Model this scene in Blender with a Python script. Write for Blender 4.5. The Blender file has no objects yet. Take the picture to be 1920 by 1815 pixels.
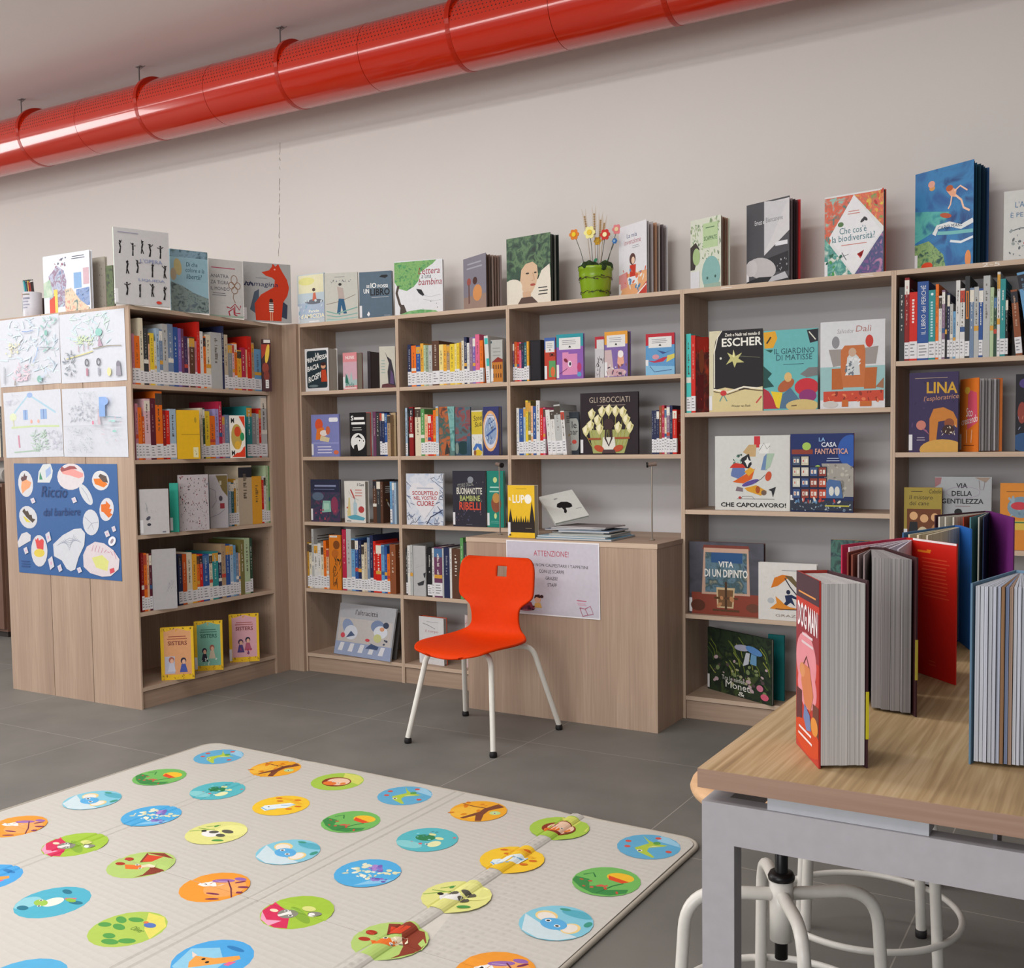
import bpy, bmesh, math, random
from mathutils import Vector, Matrix
rad = math.radians
SC = bpy.context.scene
COL = SC.collection

# ------------------------------------------------------------------ camera
# world: x runs along the back wall, y into the room's back wall, z up.
# the bookcase fronts stand in the plane y = 0, the corner is near x = -0.1
CAMP = Vector((3.9665, -4.3277, 1.2211))
F_ = Vector((-0.49213001, 0.86860537, -0.05773014))
R_ = Vector((0.87033312, 0.49232061, -0.01186088))
U_ = Vector((-0.01811931, 0.05608155, 0.99826176))
FPX, PCX, PCY = 1961.79, 1018.87, 950.89
cam_d = bpy.data.cameras.new('camera')
cam = bpy.data.objects.new('camera', cam_d)
COL.objects.link(cam)
cam.matrix_world = Matrix(((R_.x, U_.x, -F_.x, CAMP.x), (R_.y, U_.y, -F_.y, CAMP.y), (R_.z, U_.z, -F_.z, CAMP.z), (0, 0, 0, 1)))
cam_d.sensor_fit = 'HORIZONTAL'
cam_d.sensor_width = 36.0
cam_d.lens = FPX / 1920 * 36
cam_d.shift_x = -(PCX - 960) / 1920
cam_d.shift_y = (PCY - 907.5) / 1920
cam_d.clip_start = 0.05
SC.camera = cam

# ------------------------------------------------------------------ light
SC.view_settings.view_transform = 'Standard'
SC.view_settings.look = 'None'
SC.view_settings.gamma = 1
SC.view_settings.use_curve_mapping = False
SC.view_settings.exposure = -0.03
world = bpy.data.worlds.new('daylight'); SC.world = world
world.use_nodes = True
wn = world.node_tree
bg = wn.nodes['Background']
bg.inputs['Color'].default_value = (0.93, 0.96, 1.0, 1)
bg.inputs['Strength'].default_value = 0.27

def area(name, loc, target, sx, sy, power, color):
    l = bpy.data.lights.new(name, 'AREA'); l.shape = 'RECTANGLE'; l.size = sx; l.size_y = sy
    l.energy = power; l.color = color
    o = bpy.data.objects.new(name, l); COL.objects.link(o)
    o.location = loc
    o.rotation_euler = (Vector(target) - Vector(loc)).to_track_quat('-Z', 'Y').to_euler()
    return o
# tall windows to the left behind the camera, a row of ceiling lamps, and an added ceiling fill
area('window_light_left', (-6.7, -3.4, 1.9), (0, -1.9, 1.7), 3.6, 2.0, 170, (1.0, 0.99, 0.985))
area('window_light_rear', (2.6, -8.0, 1.9), (2.2, 0, 2.4), 3.6, 2.0, 150, (1.0, 0.985, 0.98))
area('ceiling_lamp_row', (0.2, -2.5, 3.40), (0.2, -2.2, 0.0), 5.4, 0.42, 78, (1.0, 0.99, 0.98))
area('ceiling_lamp_row', (-1.9, -5.0, 3.40), (-1.9, -4.0, 0.0), 10.5, 0.40, 105, (1.0, 0.99, 0.98))
area('ceiling_fill_light', (-0.5, -4.2, 2.95), (-0.5, -4.2, 4.0), 7.0, 0.25, 42, (1.0, 0.97, 0.97))  # unseen upward fill, added only to brighten the ceiling

# ------------------------------------------------------------------ pixel rays (measured positions on real planes)
def ray(x, y):
    return F_ + R_ * ((x - PCX) / FPX) - U_ * ((y - PCY) / FPX)
def hit(x, y, ax, val):
    v = ray(x, y); t = (val - CAMP[ax]) / v[ax]
    return CAMP + v * t
def proj(P):
    v = Vector(P) - CAMP; z = v.dot(F_)
    return PCX + FPX * v.dot(R_) / z, PCY - FPX * v.dot(U_) / z
def colx(px, ax, val, z):
    """point of the vertical plane (axis ax = val) at height z seen at column px"""
    y = 900.0
    for _ in range(6):
        P = hit(px, y, ax, val); P.z = z
        y = proj(P)[1]
    return P

# ------------------------------------------------------------------ materials
def lin(h):
    c = [int(h[i:i + 2], 16) / 255 for i in (0, 2, 4)]
    return [(v / 12.92 if v <= 0.04045 else ((v + 0.055) / 1.055) ** 2.4) for v in c]
MATS = {}
def nodes_of(name):
    m = bpy.data.materials.new(name); m.use_nodes = True
    nt = m.node_tree; b = nt.nodes['Principled BSDF']
    return m, nt, b
def mat(h, rough=0.55, gain=1.0, spec=0.3, metal=0.0):
    k = (h, rough, gain, spec, metal)
    if k in MATS: return MATS[k]
    m, nt, b = nodes_of('print_' + h)
    c = [min(0.9, v * gain) for v in lin(h)]
    no = nt.nodes.new('ShaderNodeTexNoise'); no.inputs['Scale'].default_value = 60; no.inputs['Detail'].default_value = 2
    tc = nt.nodes.new('ShaderNodeTexCoord'); nt.links.new(tc.outputs['Object'], no.inputs['Vector'])
    mx = nt.nodes.new('ShaderNodeMix'); mx.data_type = 'RGBA'
    nt.links.new(no.outputs['Fac'], mx.inputs[0])
    mx.inputs[6].default_value = (c[0] * .93, c[1] * .93, c[2] * .93, 1)
    mx.inputs[7].default_value = (min(1, c[0] * 1.07), min(1, c[1] * 1.07), min(1, c[2] * 1.07), 1)
    nt.links.new(mx.outputs[2], b.inputs['Base Color'])
    b.inputs['Roughness'].default_value = rough
    b.inputs['Specular IOR Level'].default_value = spec
    b.inputs['Metallic'].default_value = metal
    MATS[k] = m
    return m
def mottled(cols, scale=18, stretch=(1, 1, 1), seed=0, rough=0.5):
    """painted picture: patches of several colours"""
    k = ('mot', tuple(cols), scale, stretch, seed)
    if k in MATS: return MATS[k]
    m, nt, b = nodes_of('painted_picture')
    tc = nt.nodes.new('ShaderNodeTexCoord'); mp = nt.nodes.new('ShaderNodeMapping')
    mp.inputs['Scale'].default_value = stretch; mp.inputs['Location'].default_value = (seed * 1.7, seed * .9, seed * 2.3)
    no = nt.nodes.new('ShaderNodeTexNoise'); no.inputs['Scale'].default_value = scale; no.inputs['Detail'].default_value = 4
    no.inputs['Distortion'].default_value = 0.8
    r = nt.nodes.new('ShaderNodeValToRGB'); r.color_ramp.interpolation = 'EASE'
    n = len(cols)
    while len(r.color_ramp.elements) < n: r.color_ramp.elements.new(0.5)
    for i, c in enumerate(cols):
        e = r.color_ramp.elements[i]; e.position = 0.3 + 0.4 * i / max(1, n - 1); e.color = (*lin(c), 1)
    nt.links.new(tc.outputs['Object'], mp.inputs[0]); nt.links.new(mp.outputs[0], no.inputs['Vector'])
    nt.links.new(no.outputs['Fac'], r.inputs[0]); nt.links.new(r.outputs[0], b.inputs['Base Color'])
    b.inputs['Roughness'].default_value = rough
    MATS[k] = m
    return m
def M(spec):
    """'rrggbb' or 'm:rrggbb,rrggbb,...[:scale]' """
    if isinstance(spec, str):
        if spec.startswith('m:'):
            p = spec.split(':')
            return mottled(p[1].split(','), float(p[2]) if len(p) > 2 else 18)
        return mat(spec)
    return spec
def wood(name, grain, base=('9b8372', 'c2aa95', 'ad9480'), fine=1.0):
    m, nt, b = nodes_of(name)
    tc = nt.nodes.new('ShaderNodeTexCoord')
    def noise(sc, det, st):
        mp = nt.nodes.new('ShaderNodeMapping'); mp.inputs['Scale'].default_value = st
        nt.links.new(tc.outputs['Object'], mp.inputs[0])
        n = nt.nodes.new('ShaderNodeTexNoise'); n.inputs['Scale'].default_value = sc; n.inputs['Detail'].default_value = det
        n.inputs['Distortion'].default_value = 0.4
        nt.links.new(mp.outputs[0], n.inputs['Vector']); return n
    st = [1, 1, 1]; st[grain] = 0.07
    big = [1, 1, 1]; big[grain] = 0.02
    fn = [1, 1, 1]; fn[grain] = 0.03
    a = noise(9, 4, st); c = noise(4.5, 1, big); f = noise(120, 3, fn)
    r = nt.nodes.new('ShaderNodeValToRGB')
    r.color_ramp.elements.new(0.5)
    for e, (p, h) in zip(r.color_ramp.elements, ((0.32, base[0]), (0.5, base[2]), (0.68, base[1]))):
        e.position = p; e.color = (*lin(h), 1)
    mx = nt.nodes.new('ShaderNodeMix'); mx.inputs[0].default_value = 0.55
    nt.links.new(a.outputs['Fac'], mx.inputs[2]); nt.links.new(c.outputs['Fac'], mx.inputs[3])
    mx2 = nt.nodes.new('ShaderNodeMix'); mx2.inputs[0].default_value = 0.3 * fine
    nt.links.new(mx.outputs[0], mx2.inputs[2]); nt.links.new(f.outputs['Fac'], mx2.inputs[3])
    nt.links.new(mx2.outputs[0], r.inputs[0])
    nt.links.new(r.outputs[0], b.inputs['Base Color'])
    b.inputs['Roughness'].default_value = 0.55; b.inputs['Specular IOR Level'].default_value = 0.3
    bp = nt.nodes.new('ShaderNodeBump'); bp.inputs['Strength'].default_value = 0.06; bp.inputs['Distance'].default_value = 0.002
    nt.links.new(f.outputs['Fac'], bp.inputs['Height']); nt.links.new(bp.outputs[0], b.inputs['Normal'])
    return m
WV = wood('ash_vertical', 2); WX = wood('ash_along_x', 0); WY = wood('ash_along_y', 1)
WEB = wood('edge_band', 2, ('b39a84', 'd4bda6', 'c6ae98')); WEX = wood('edge_band_x', 0, ('b39a84', 'd4bda6', 'c6ae98'))
WT = wood('table_oak', 1, ('84694c', 'c9b08d', 'ab9068'), 1.7)
WE = wood('table_edge', 0, ('86695a', 'a98c79', '987a68'))
def plaster(name, h, bump=0.08, scale=220):
    m, nt, b = nodes_of(name)
    tc = nt.nodes.new('ShaderNodeTexCoord')
    n = nt.nodes.new('ShaderNodeTexNoise'); n.inputs['Scale'].default_value = 1.1; n.inputs['Detail'].default_value = 3
    nt.links.new(tc.outputs['Object'], n.inputs['Vector'])
    mx = nt.nodes.new('ShaderNodeMix'); mx.data_type = 'RGBA'; c = lin(h)
    mx.inputs[6].default_value = (c[0] * .96, c[1] * .96, c[2] * .96, 1); mx.inputs[7].default_value = (*[min(1, v * 1.03) for v in c], 1)
    nt.links.new(n.outputs['Fac'], mx.inputs[0]); nt.links.new(mx.outputs[2], b.inputs['Base Color'])
    n2 = nt.nodes.new('ShaderNodeTexNoise'); n2.inputs['Scale'].default_value = scale; n2.inputs['Detail'].default_value = 3
    nt.links.new(tc.outputs['Object'], n2.inputs['Vector'])
    bp = nt.nodes.new('ShaderNodeBump'); bp.inputs['Strength'].default_value = bump; bp.inputs['Distance'].default_value = 0.003
    nt.links.new(n2.outputs['Fac'], bp.inputs['Height']); nt.links.new(bp.outputs[0], b.inputs['Normal'])
    b.inputs['Roughness'].default_value = 0.85; b.inputs['Specular IOR Level'].default_value = 0.15
    return m
def floor_mat():
    m, nt, b = nodes_of('grey_stone_tiles')
    tc = nt.nodes.new('ShaderNodeTexCoord'); mp = nt.nodes.new('ShaderNodeMapping')
    mp.inputs['Location'].default_value = (-1.80 / .845, .648 / .83, 0); mp.inputs['Scale'].default_value = (1 / .845, 1 / .83, 1)
    nt.links.new(tc.outputs['Object'], mp.inputs[0])
    br = nt.nodes.new('ShaderNodeTexBrick'); br.offset = 0; br.squash = 1
    br.inputs['Scale'].default_value = 1; br.inputs['Mortar Size'].default_value = 0.0022; br.inputs['Mortar Smooth'].default_value = 0.2
    br.inputs['Brick Width'].default_value = 1; br.inputs['Row Height'].default_value = 1
    br.inputs['Color1'].default_value = (*lin('75736e'), 1); br.inputs['Color2'].default_value = (*lin('787671'), 1)
    br.inputs['Mortar'].default_value = (*lin('a09c94'), 1)
    nt.links.new(mp.outputs[0], br.inputs['Vector'])
    n = nt.nodes.new('ShaderNodeTexNoise'); n.inputs['Scale'].default_value = 3; n.inputs['Detail'].default_value = 6
    nt.links.new(tc.outputs['Object'], n.inputs['Vector'])
    r = nt.nodes.new('ShaderNodeValToRGB'); r.color_ramp.elements[0].color = (.84, .84, .84, 1); r.color_ramp.elements[1].color = (1.08, 1.07, 1.06, 1)
    r.color_ramp.elements[0].position = .3; r.color_ramp.elements[1].position = .7
    nt.links.new(n.outputs['Fac'], r.inputs[0])
    mx = nt.nodes.new('ShaderNodeMix'); mx.data_type = 'RGBA'; mx.blend_type = 'MULTIPLY'; mx.inputs[0].default_value = 1
    nt.links.new(br.outputs['Color'], mx.inputs[6]); nt.links.new(r.outputs[0], mx.inputs[7]); nt.links.new(mx.outputs[2], b.inputs['Base Color'])
    b.inputs['Roughness'].default_value = 0.55; b.inputs['Specular IOR Level'].default_value = 0.35
    return m
def pages_mat(h='d8d2c8', k=420, axis='Y', dark=.62):
    key = ('pages', h, k, axis, dark)
    if key in MATS: return MATS[key]
    m, nt, b = nodes_of('page_edges')
    tc = nt.nodes.new('ShaderNodeTexCoord'); mp = nt.nodes.new('ShaderNodeMapping')
    s = {'X': (k, .5, .5), 'Y': (.5, k, .5), 'A': (k * .8, k * .8, 1.2)}[axis]; mp.inputs['Scale'].default_value = s
    n = nt.nodes.new('ShaderNodeTexNoise'); n.inputs['Scale'].default_value = 1; n.inputs['Detail'].default_value = 3
    nt.links.new(tc.outputs['Object'], mp.inputs[0]); nt.links.new(mp.outputs[0], n.inputs['Vector'])
    r = nt.nodes.new('ShaderNodeValToRGB'); c = lin(h)
    r.color_ramp.elements[0].position = .33; r.color_ramp.elements[1].position = .55
    r.color_ramp.elements[0].color = (c[0] * dark, c[1] * dark, c[2] * dark, 1); r.color_ramp.elements[1].color = (*c, 1)
    nt.links.new(n.outputs['Fac'], r.inputs[0]); nt.links.new(r.outputs[0], b.inputs['Base Color'])
    b.inputs['Roughness'].default_value = .8; b.inputs['Specular IOR Level'].default_value = .1
    MATS[key] = m
    return m

# ------------------------------------------------------------------ mesh builder
TXT = {}
def text_mesh(s, bold=False):
    k = (s, bold)
    if k in TXT: return TXT[k]
    c = bpy.data.curves.new('t', 'FONT'); c.body = s; c.resolution_u = 2; c.size = 1
    if bold: c.offset = 0.022
    o = bpy.data.objects.new('t', c)
    me = bpy.data.meshes.new_from_object(o)
    vs = [(v.co.x, v.co.y) for v in me.vertices]; fs = [tuple(p.vertices) for p in me.polygons]
    x0 = min(v[0] for v in vs); x1 = max(v[0] for v in vs); y0 = min(v[1] for v in vs); y1 = max(v[1] for v in vs)
    vs = [((a - x0) / (x1 - x0), (b - y0) / (y1 - y0)) for a, b in vs]
    bpy.data.objects.remove(o); bpy.data.curves.remove(c); bpy.data.meshes.remove(me)
    TXT[k] = (vs, fs)
    return TXT[k]
class MB:
    def __init__(s): s.v = []; s.f = []; s.m = []; s.mats = []; s.smooth = []
    def mi(s, m):
        m = M(m)
        if m not in s.mats: s.mats.append(m)
        return s.mats.index(m)
    def add(s, vs, fs, m, smooth=False):
        b = len(s.v); i = s.mi(m)
        s.v += [tuple(v) for v in vs]
        for f in fs: s.f.append(tuple(b + k for k in f)); s.m.append(i); s.smooth.append(smooth)
    def box(s, x0, y0, z0, x1, y1, z1, m):
        s.add([(x0, y0, z0), (x1, y0, z0), (x1, y1, z0), (x0, y1, z0), (x0, y0, z1), (x1, y0, z1), (x1, y1, z1), (x0, y1, z1)],
              [(0, 3, 2, 1), (4, 5, 6, 7), (0, 1, 5, 4), (1, 2, 6, 5), (2, 3, 7, 6), (3, 0, 4, 7)], m); return s
    def prism(s, poly, z0, z1, m, smooth=False):
        n = len(poly)
        a = sum(poly[i][0] * poly[(i + 1) % n][1] - poly[(i + 1) % n][0] * poly[i][1] for i in range(n))
        if a < 0: poly = poly[::-1]
        s.add([(p[0], p[1], z0) for p in poly] + [(p[0], p[1], z1) for p in poly],
              [tuple(range(n - 1, -1, -1)), tuple(range(n, 2 * n))] + [(i, (i + 1) % n, n + (i + 1) % n, n + i) for i in range(n)], m, smooth)
        return s
    def tube(s, pts, r, m, seg=10, close=False, rs=None):
        pts = [Vector(p) for p in pts]; n = len(pts); rings = []
        up = Vector((0, 0, 1))
        prev = None
        for i, p in enumerate(pts):
            if close: d = pts[(i + 1) % n] - pts[i - 1]
            else: d = pts[min(i + 1, n - 1)] - pts[max(i - 1, 0)]
            d.normalize()
            if prev is None:
                a = d.cross(up)
                if a.length < .1: a = d.cross(Vector((1, 0, 0)))
            else: a = prev - d * prev.dot(d)
            a.normalize(); b = d.cross(a); prev = a
            rr = rs[i] if rs else r
            rings.append([p + (a * math.cos(t) + b * math.sin(t)) * rr for t in (2 * math.pi * k / seg for k in range(seg))])
        vs = [v for q in rings for v in q]; fs = []
        for i in range(n if close else n - 1):
            for k in range(seg):
                i2 = (i + 1) % n; k2 = (k + 1) % seg
                fs.append((i * seg + k, i2 * seg + k, i2 * seg + k2, i * seg + k2))
        s.add(vs, fs, m, True)
        if not close:
            s.add(rings[0], [tuple(range(seg))], m); s.add(rings[-1], [tuple(range(seg - 1, -1, -1))], m)
        return s
    def lathe(s, prof, m, c=(0, 0), seg=32, smooth=True):
        vs = []; fs = []; n = len(prof)
        for r, z in prof:
            for k in range(seg):
                t = 2 * math.pi * k / seg; vs.append((c[0] + r * math.cos(t), c[1] + r * math.sin(t), z))
        for i in range(n - 1):
            for k in range(seg):
                k2 = (k + 1) % seg; fs.append((i * seg + k, i * seg + k2, (i + 1) * seg + k2, (i + 1) * seg + k))
        s.add(vs, fs, m, smooth)
        return s
    def build(s, name, parent=None, loc=None, rot=None):
        me = bpy.data.meshes.new(name); me.from_pydata(s.v, [], s.f)
        for m in s.mats: me.materials.append(m)
        me.polygons.foreach_set('material_index', s.m); me.polygons.foreach_set('use_smooth', s.smooth)
        me.update()
        o = bpy.data.objects.new(name, me); COL.objects.link(o)
        if parent: o.parent = parent
        if loc: o.location = loc
        if rot: o.rotation_euler = rot
        return o
def tag(o, label, cat, group=None, kind=None):
    if label: o['label'] = label
    if cat: o['category'] = cat
    if group: o['group'] = group
    if kind: o['kind'] = kind
    return o
def thing(name, label, cat, loc=(0, 0, 0), rot=(0, 0, 0), group=None):
    o = bpy.data.objects.new(name, None); COL.objects.link(o); o.empty_display_size = .05
    o.location = loc; o.rotation_euler = rot
    return tag(o, label, cat, group)
def struct(mb, name, parent=None):
    o = mb.build(name, parent)
    if parent is None: o['kind'] = 'structure'
    return o

# ------------------------------------------------------------------ printed artwork laid on a face
def ell(cx, cy, rx, ry, rot=0, n=20):
    c, s = math.cos(rad(rot)), math.sin(rad(rot))
    return [(cx + rx * math.cos(t) * c - ry * math.sin(t) * s, cy + rx * math.cos(t) * s + ry * math.sin(t) * c) for t in (2 * math.pi * k / n for k in range(n))]
def stroke(pts, w, asp=1.0):
    L = []; Rr = []
    n = len(pts)
    for i, p in enumerate(pts):
        a = pts[max(0, i - 1)]; b = pts[min(n - 1, i + 1)]
        dx, dy = (b[0] - a[0]), (b[1] - a[1]) * asp
        l = math.hypot(dx, dy) or 1
        nx, ny = -dy / l * w / 2, dx / l * w / 2 / asp
        L.append((p[0] + nx, p[1] + ny)); Rr.append((p[0] - nx, p[1] - ny))
    return [[L[i], L[i + 1], Rr[i + 1], Rr[i]] for i in range(n - 1)]
def clip01(poly):
    for ax, lim, sg in ((0, .0, 1), (0, 1., -1), (1, .0, 1), (1, 1., -1)):
        out = []; n = len(poly)
        for i in range(n):
            a, b = poly[i], poly[(i + 1) % n]
            da = (a[ax] - lim) * sg; db = (b[ax] - lim) * sg
            if da >= 0: out.append(a)
            if (da > 0 and db < 0) or (da < 0 and db > 0):
                t = da / (da - db); out.append((a[0] + (b[0] - a[0]) * t, a[1] + (b[1] - a[1]) * t))
        poly = out
        if len(poly) < 3: return []
    return poly
def art(mb, items, O, U, V, N, W, H, eps=0.00012, step=0.00005, clip=True):
    """items in unit coordinates of the face, later ones on top"""
    O = Vector(O); U = Vector(U); V = Vector(V); N = Vector(N)
    flip = U.cross(V).dot(N) < 0
    asp = H / W
    def put(poly, m, z, faces=None):
        if faces is None and clip:
            if any(p[0] < 0 or p[0] > 1 or p[1] < 0 or p[1] > 1 for p in poly): poly = clip01(poly)
            if len(poly) < 3: return
        vs = [O + U * (p[0] * W) + V * (p[1] * H) + N * z for p in poly]
        if faces is None:
            a = sum(poly[i][0] * poly[(i + 1) % len(poly)][1] - poly[(i + 1) % len(poly)][0] * poly[i][1] for i in range(len(poly)))
            f = tuple(range(len(poly)))
            if (a < 0) != flip: f = f[::-1]
            faces = [f]
        elif flip: faces = [f[::-1] for f in faces]
        mb.add(vs, faces, m)
    z = eps
    for it in items:
        k, c = it[0], it[1]
        if k == 'r': x0, y0, x1, y1 = it[2:6]; put([(x0, y0), (x1, y0), (x1, y1), (x0, y1)], c, z)
        elif k == 'e': put(ell(it[2], it[3], it[4], it[5], it[6] if len(it) > 6 else 0), c, z)
        elif k == 'p': put(it[2], c, z)
        elif k == 'l':
            for q in stroke(it[3], it[2], asp): put(q, c, z)
        elif k == 'o':   # ellipse outline
            pts = ell(it[2], it[3], it[4], it[5]); pts.append(pts[0])
            for q in stroke(pts, it[6], asp): put(q, c, z)
        elif k == 's':   # scattered spots: n, x0,y0,x1,y1, size, seed
            n, x0, y0, x1, y1, sz, sd = it[2:9]; rg = random.Random(sd); cs = c if isinstance(c, (list, tuple)) else [c]
            for i in range(n):
                x = rg.uniform(x0, x1); y = rg.uniform(y0, y1); r = sz * rg.uniform(.5, 1.2)
                put(ell(x, y, r, r / asp * rg.uniform(.35, 1), rg.uniform(0, 180), 7), cs[i % len(cs)], z); z += step * .08
        elif k == 'h':   # small illegible printed lines: n lines in box
            n, x0, y0, x1, y1 = it[2:7]; rg = random.Random(n * 7)
            hh = (y1 - y0) / n
            for i in range(n):
                a = x0 + (x1 - x0) * rg.uniform(0, .08); b = x1 - (x1 - x0) * rg.uniform(0, .2)
                put([(a, y0 + hh * (i + .3)), (b, y0 + hh * (i + .3)), (b, y0 + hh * (i + .62)), (a, y0 + hh * (i + .62))], c, z)
        elif k == 't':
            s, x0, y0, x1, y1 = it[2:7]; fl = it[7] if len(it) > 7 else ''
            vs, fs = text_mesh(s, 'b' in fl)
            sh = 0.18 if 'i' in fl else 0
            if 'u' in fl: q = [(x1 - (x1 - x0) * b, y0 + (y1 - y0) * a) for a, b in vs]
            elif 'd' in fl: q = [(x0 + (x1 - x0) * b, y1 - (y1 - y0) * a) for a, b in vs]
            else:
                tl = it[8] if len(it) > 8 else 0
                q = [(x0 + (x1 - x0) * a + sh * (y1 - y0) * b, y0 + (y1 - y0) * b + tl * a) for a, b in vs]
            put(q, c, z, fs)
        z += step
    return mb

# ------------------------------------------------------------------ room shell
WALL_Y = 0.306; CEIL = 3.46; H = 1.9; T = 0.019
XC = -0.1028; YA0 = -1.0182; YA1 = -0.119
XB = [0, 0.6646, 1.3292, 2.2246, 3.1200, 4.0154]
wallm = plaster('wall_paint_warm_grey', 'dad6d1'); ceilm = plaster('ceiling_paint', 'ebe4e2', 0.05)
mb = MB(); mb.box(-7, WALL_Y, 0, 9, WALL_Y + .15, CEIL, wallm); wb = struct(mb, 'wall_back')
# hairline crack running down the plaster
rg = random.Random(3); mb = MB(); pts = []
for i in range(40):
    P = hit(525 - i * .06, 262 + i * 5.6, 1, WALL_Y - .0004); pts.append((P.x + rg.uniform(-.003, .003), P.y, P.z))
for i in range(39):
    if rg.random() < .8: mb.tube([pts[i], pts[i + 1]], .0011 if rg.random() < .7 else .002, '8f8880', 4)
mb.build('hairline_crack', wb)
mb = MB(); mb.box(-7.15, -9, 0, -7, WALL_Y, CEIL, wallm); struct(mb, 'wall_left')
mb = MB(); mb.box(-7.15, -9, CEIL, 9, WALL_Y, CEIL + .15, ceilm); struct(mb, 'ceiling')
mb = MB(); mb.box(-7.15, -9, -.1, 9, WALL_Y, 0, floor_mat()); struct(mb, 'floor')

# ------------------------------------------------------------------ red ventilation duct
def duct_mat():
    m, nt, b = nodes_of('red_enamel')
    red = lin('c42403'); b.inputs['Roughness'].default_value = .16; b.inputs['Specular IOR Level'].default_value = .6
    b.inputs['Coat Weight'].default_value = .55; b.inputs['Coat Roughness'].default_value = .05; b.inputs['Coat IOR'].default_value = 1.6
    N = nt.nodes.new; L = nt.links.new
    tc = N('ShaderNodeTexCoord'); sp = N('ShaderNodeSeparateXYZ'); L(tc.outputs['Object'], sp.inputs[0])
    def mth(op, a, c=None):
        n = N('ShaderNodeMath'); n.operation = op
        for i, v in enumerate((a, c)):
            if v is None: continue
            if isinstance(v, (int, float)): n.inputs[i].default_value = v
            else: L(v, n.inputs[i])
        return n.outputs[0]
    ang = mth('ARCTAN2', sp.outputs['Z'], mth('MULTIPLY', sp.outputs['Y'], -1))
    u = mth('MULTIPLY', sp.outputs['X'], 48); v = mth('MULTIPLY', ang, 7.6)
    row = mth('FLOOR', v); u2 = mth('ADD', u, mth('MULTIPLY', mth('MODULO', mth('ABSOLUTE', row), 2), .5))
    du = mth('SUBTRACT', mth('FRACT', u2), .5); dv = mth('SUBTRACT', mth('FRACT', v), .5)
    d = mth('ADD', mth('MULTIPLY', du, du), mth('MULTIPLY', dv, dv))
    hole = mth('LESS_THAN', d, .035)
    band = mth('MULTIPLY', mth('GREATER_THAN', ang, .06), mth('LESS_THAN', ang, 1.75))
    msk = mth('MULTIPLY', hole, band)
    mx = N('ShaderNodeMix'); mx.data_type = 'RGBA'; L(msk, mx.inputs[0])
    mx.inputs[6].default_value = (*red, 1); mx.inputs[7].default_value = (*[x * .18 for x in red], 1)
    L(mx.outputs[2], b.inputs['Base Color'])
    return m
DY, DZ, DR = -0.05, 3.182, 0.163
duct = thing('ventilation_duct', 'long glossy red ventilation duct hung under the ceiling along the back wall', 'duct', (0, DY, DZ))
def xcyl(mb, x0, x1, r, m, cz=0, seg=64, cap=False):
    vs = []
    for x in (x0, x1):
        for k in range(seg):
            t = 2 * math.pi * k / seg; vs.append((x, r * math.cos(t), cz + r * math.sin(t)))
    mb.add(vs, [(k, (k + 1) % seg, seg + (k + 1) % seg, seg + k) for k in range(seg)], m, True)
    mb.add(vs[:seg], [tuple(range(seg - 1, -1, -1))], m); mb.add(vs[seg:], [tuple(range(seg))], m)
dm = duct_mat()
seams = [-2.04 + 1.064 * k for k in range(-4, 9)]
for k in range(len(seams) - 1):
    mb = MB(); a, c = seams[k], seams[k + 1]; mid = (a + c) / 2
    xcyl(mb, a + .001, mid - .0012, DR, dm); xcyl(mb, mid - .0012, mid + .0012, DR - .004, '5a1004'); xcyl(mb, mid + .0012, c - .001, DR - .0006, dm)
    mb.build('duct_section', duct)
for k, x in enumerate(seams[:-1]):
    mb = MB(); seg = 48; vs = []; r0, r1, w = DR + .001, DR + .016, .012
    # collar: flush below, standing proud above
    for xx in (x - w, x + w):
        for rr in (0, 1):
            for q in range(seg):
                t = 2 * math.pi * q / seg
                up = max(0, math.sin(t)) ** .6
                r = (DR - .003) if rr == 0 else DR + .0015 + .020 * up
                vs.append((xx, r * math.cos(t), r * math.sin(t)))
    fs = []
    for q in range(seg):
        p = (q + 1) % seg; a, b_, c, d = q, seg + q, 2 * seg + q, 3 * seg + q; a2, b2, c2, d2 = p, seg + p, 2 * seg + p, 3 * seg + p
        fs += [(b_, b2, d2, d), (a, b_, b2, a2)[::-1], (c, d, d2, c2)]
    mb.add(vs, fs, mat('b02208', .3), False)
    mb.build('clamp_collar', duct)
for x in [-4.43 + 1.1 * k for k in range(11)]:
    mb = MB(); mb.tube([(x, 0, DR - .004), (x, 0, CEIL - DZ - .002)], .004, '6b6462', 6)
    mb.box(x - .02, -.012, CEIL - DZ - .004, x + .02, .012, CEIL - DZ - .0005, '8a8280')
    mb.tube([(x, 0, CEIL - DZ - .02), (x + .05, .0, CEIL - DZ - .006)], .002, '6b6462', 5)
    mb.build('hanger_rod', duct)

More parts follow.
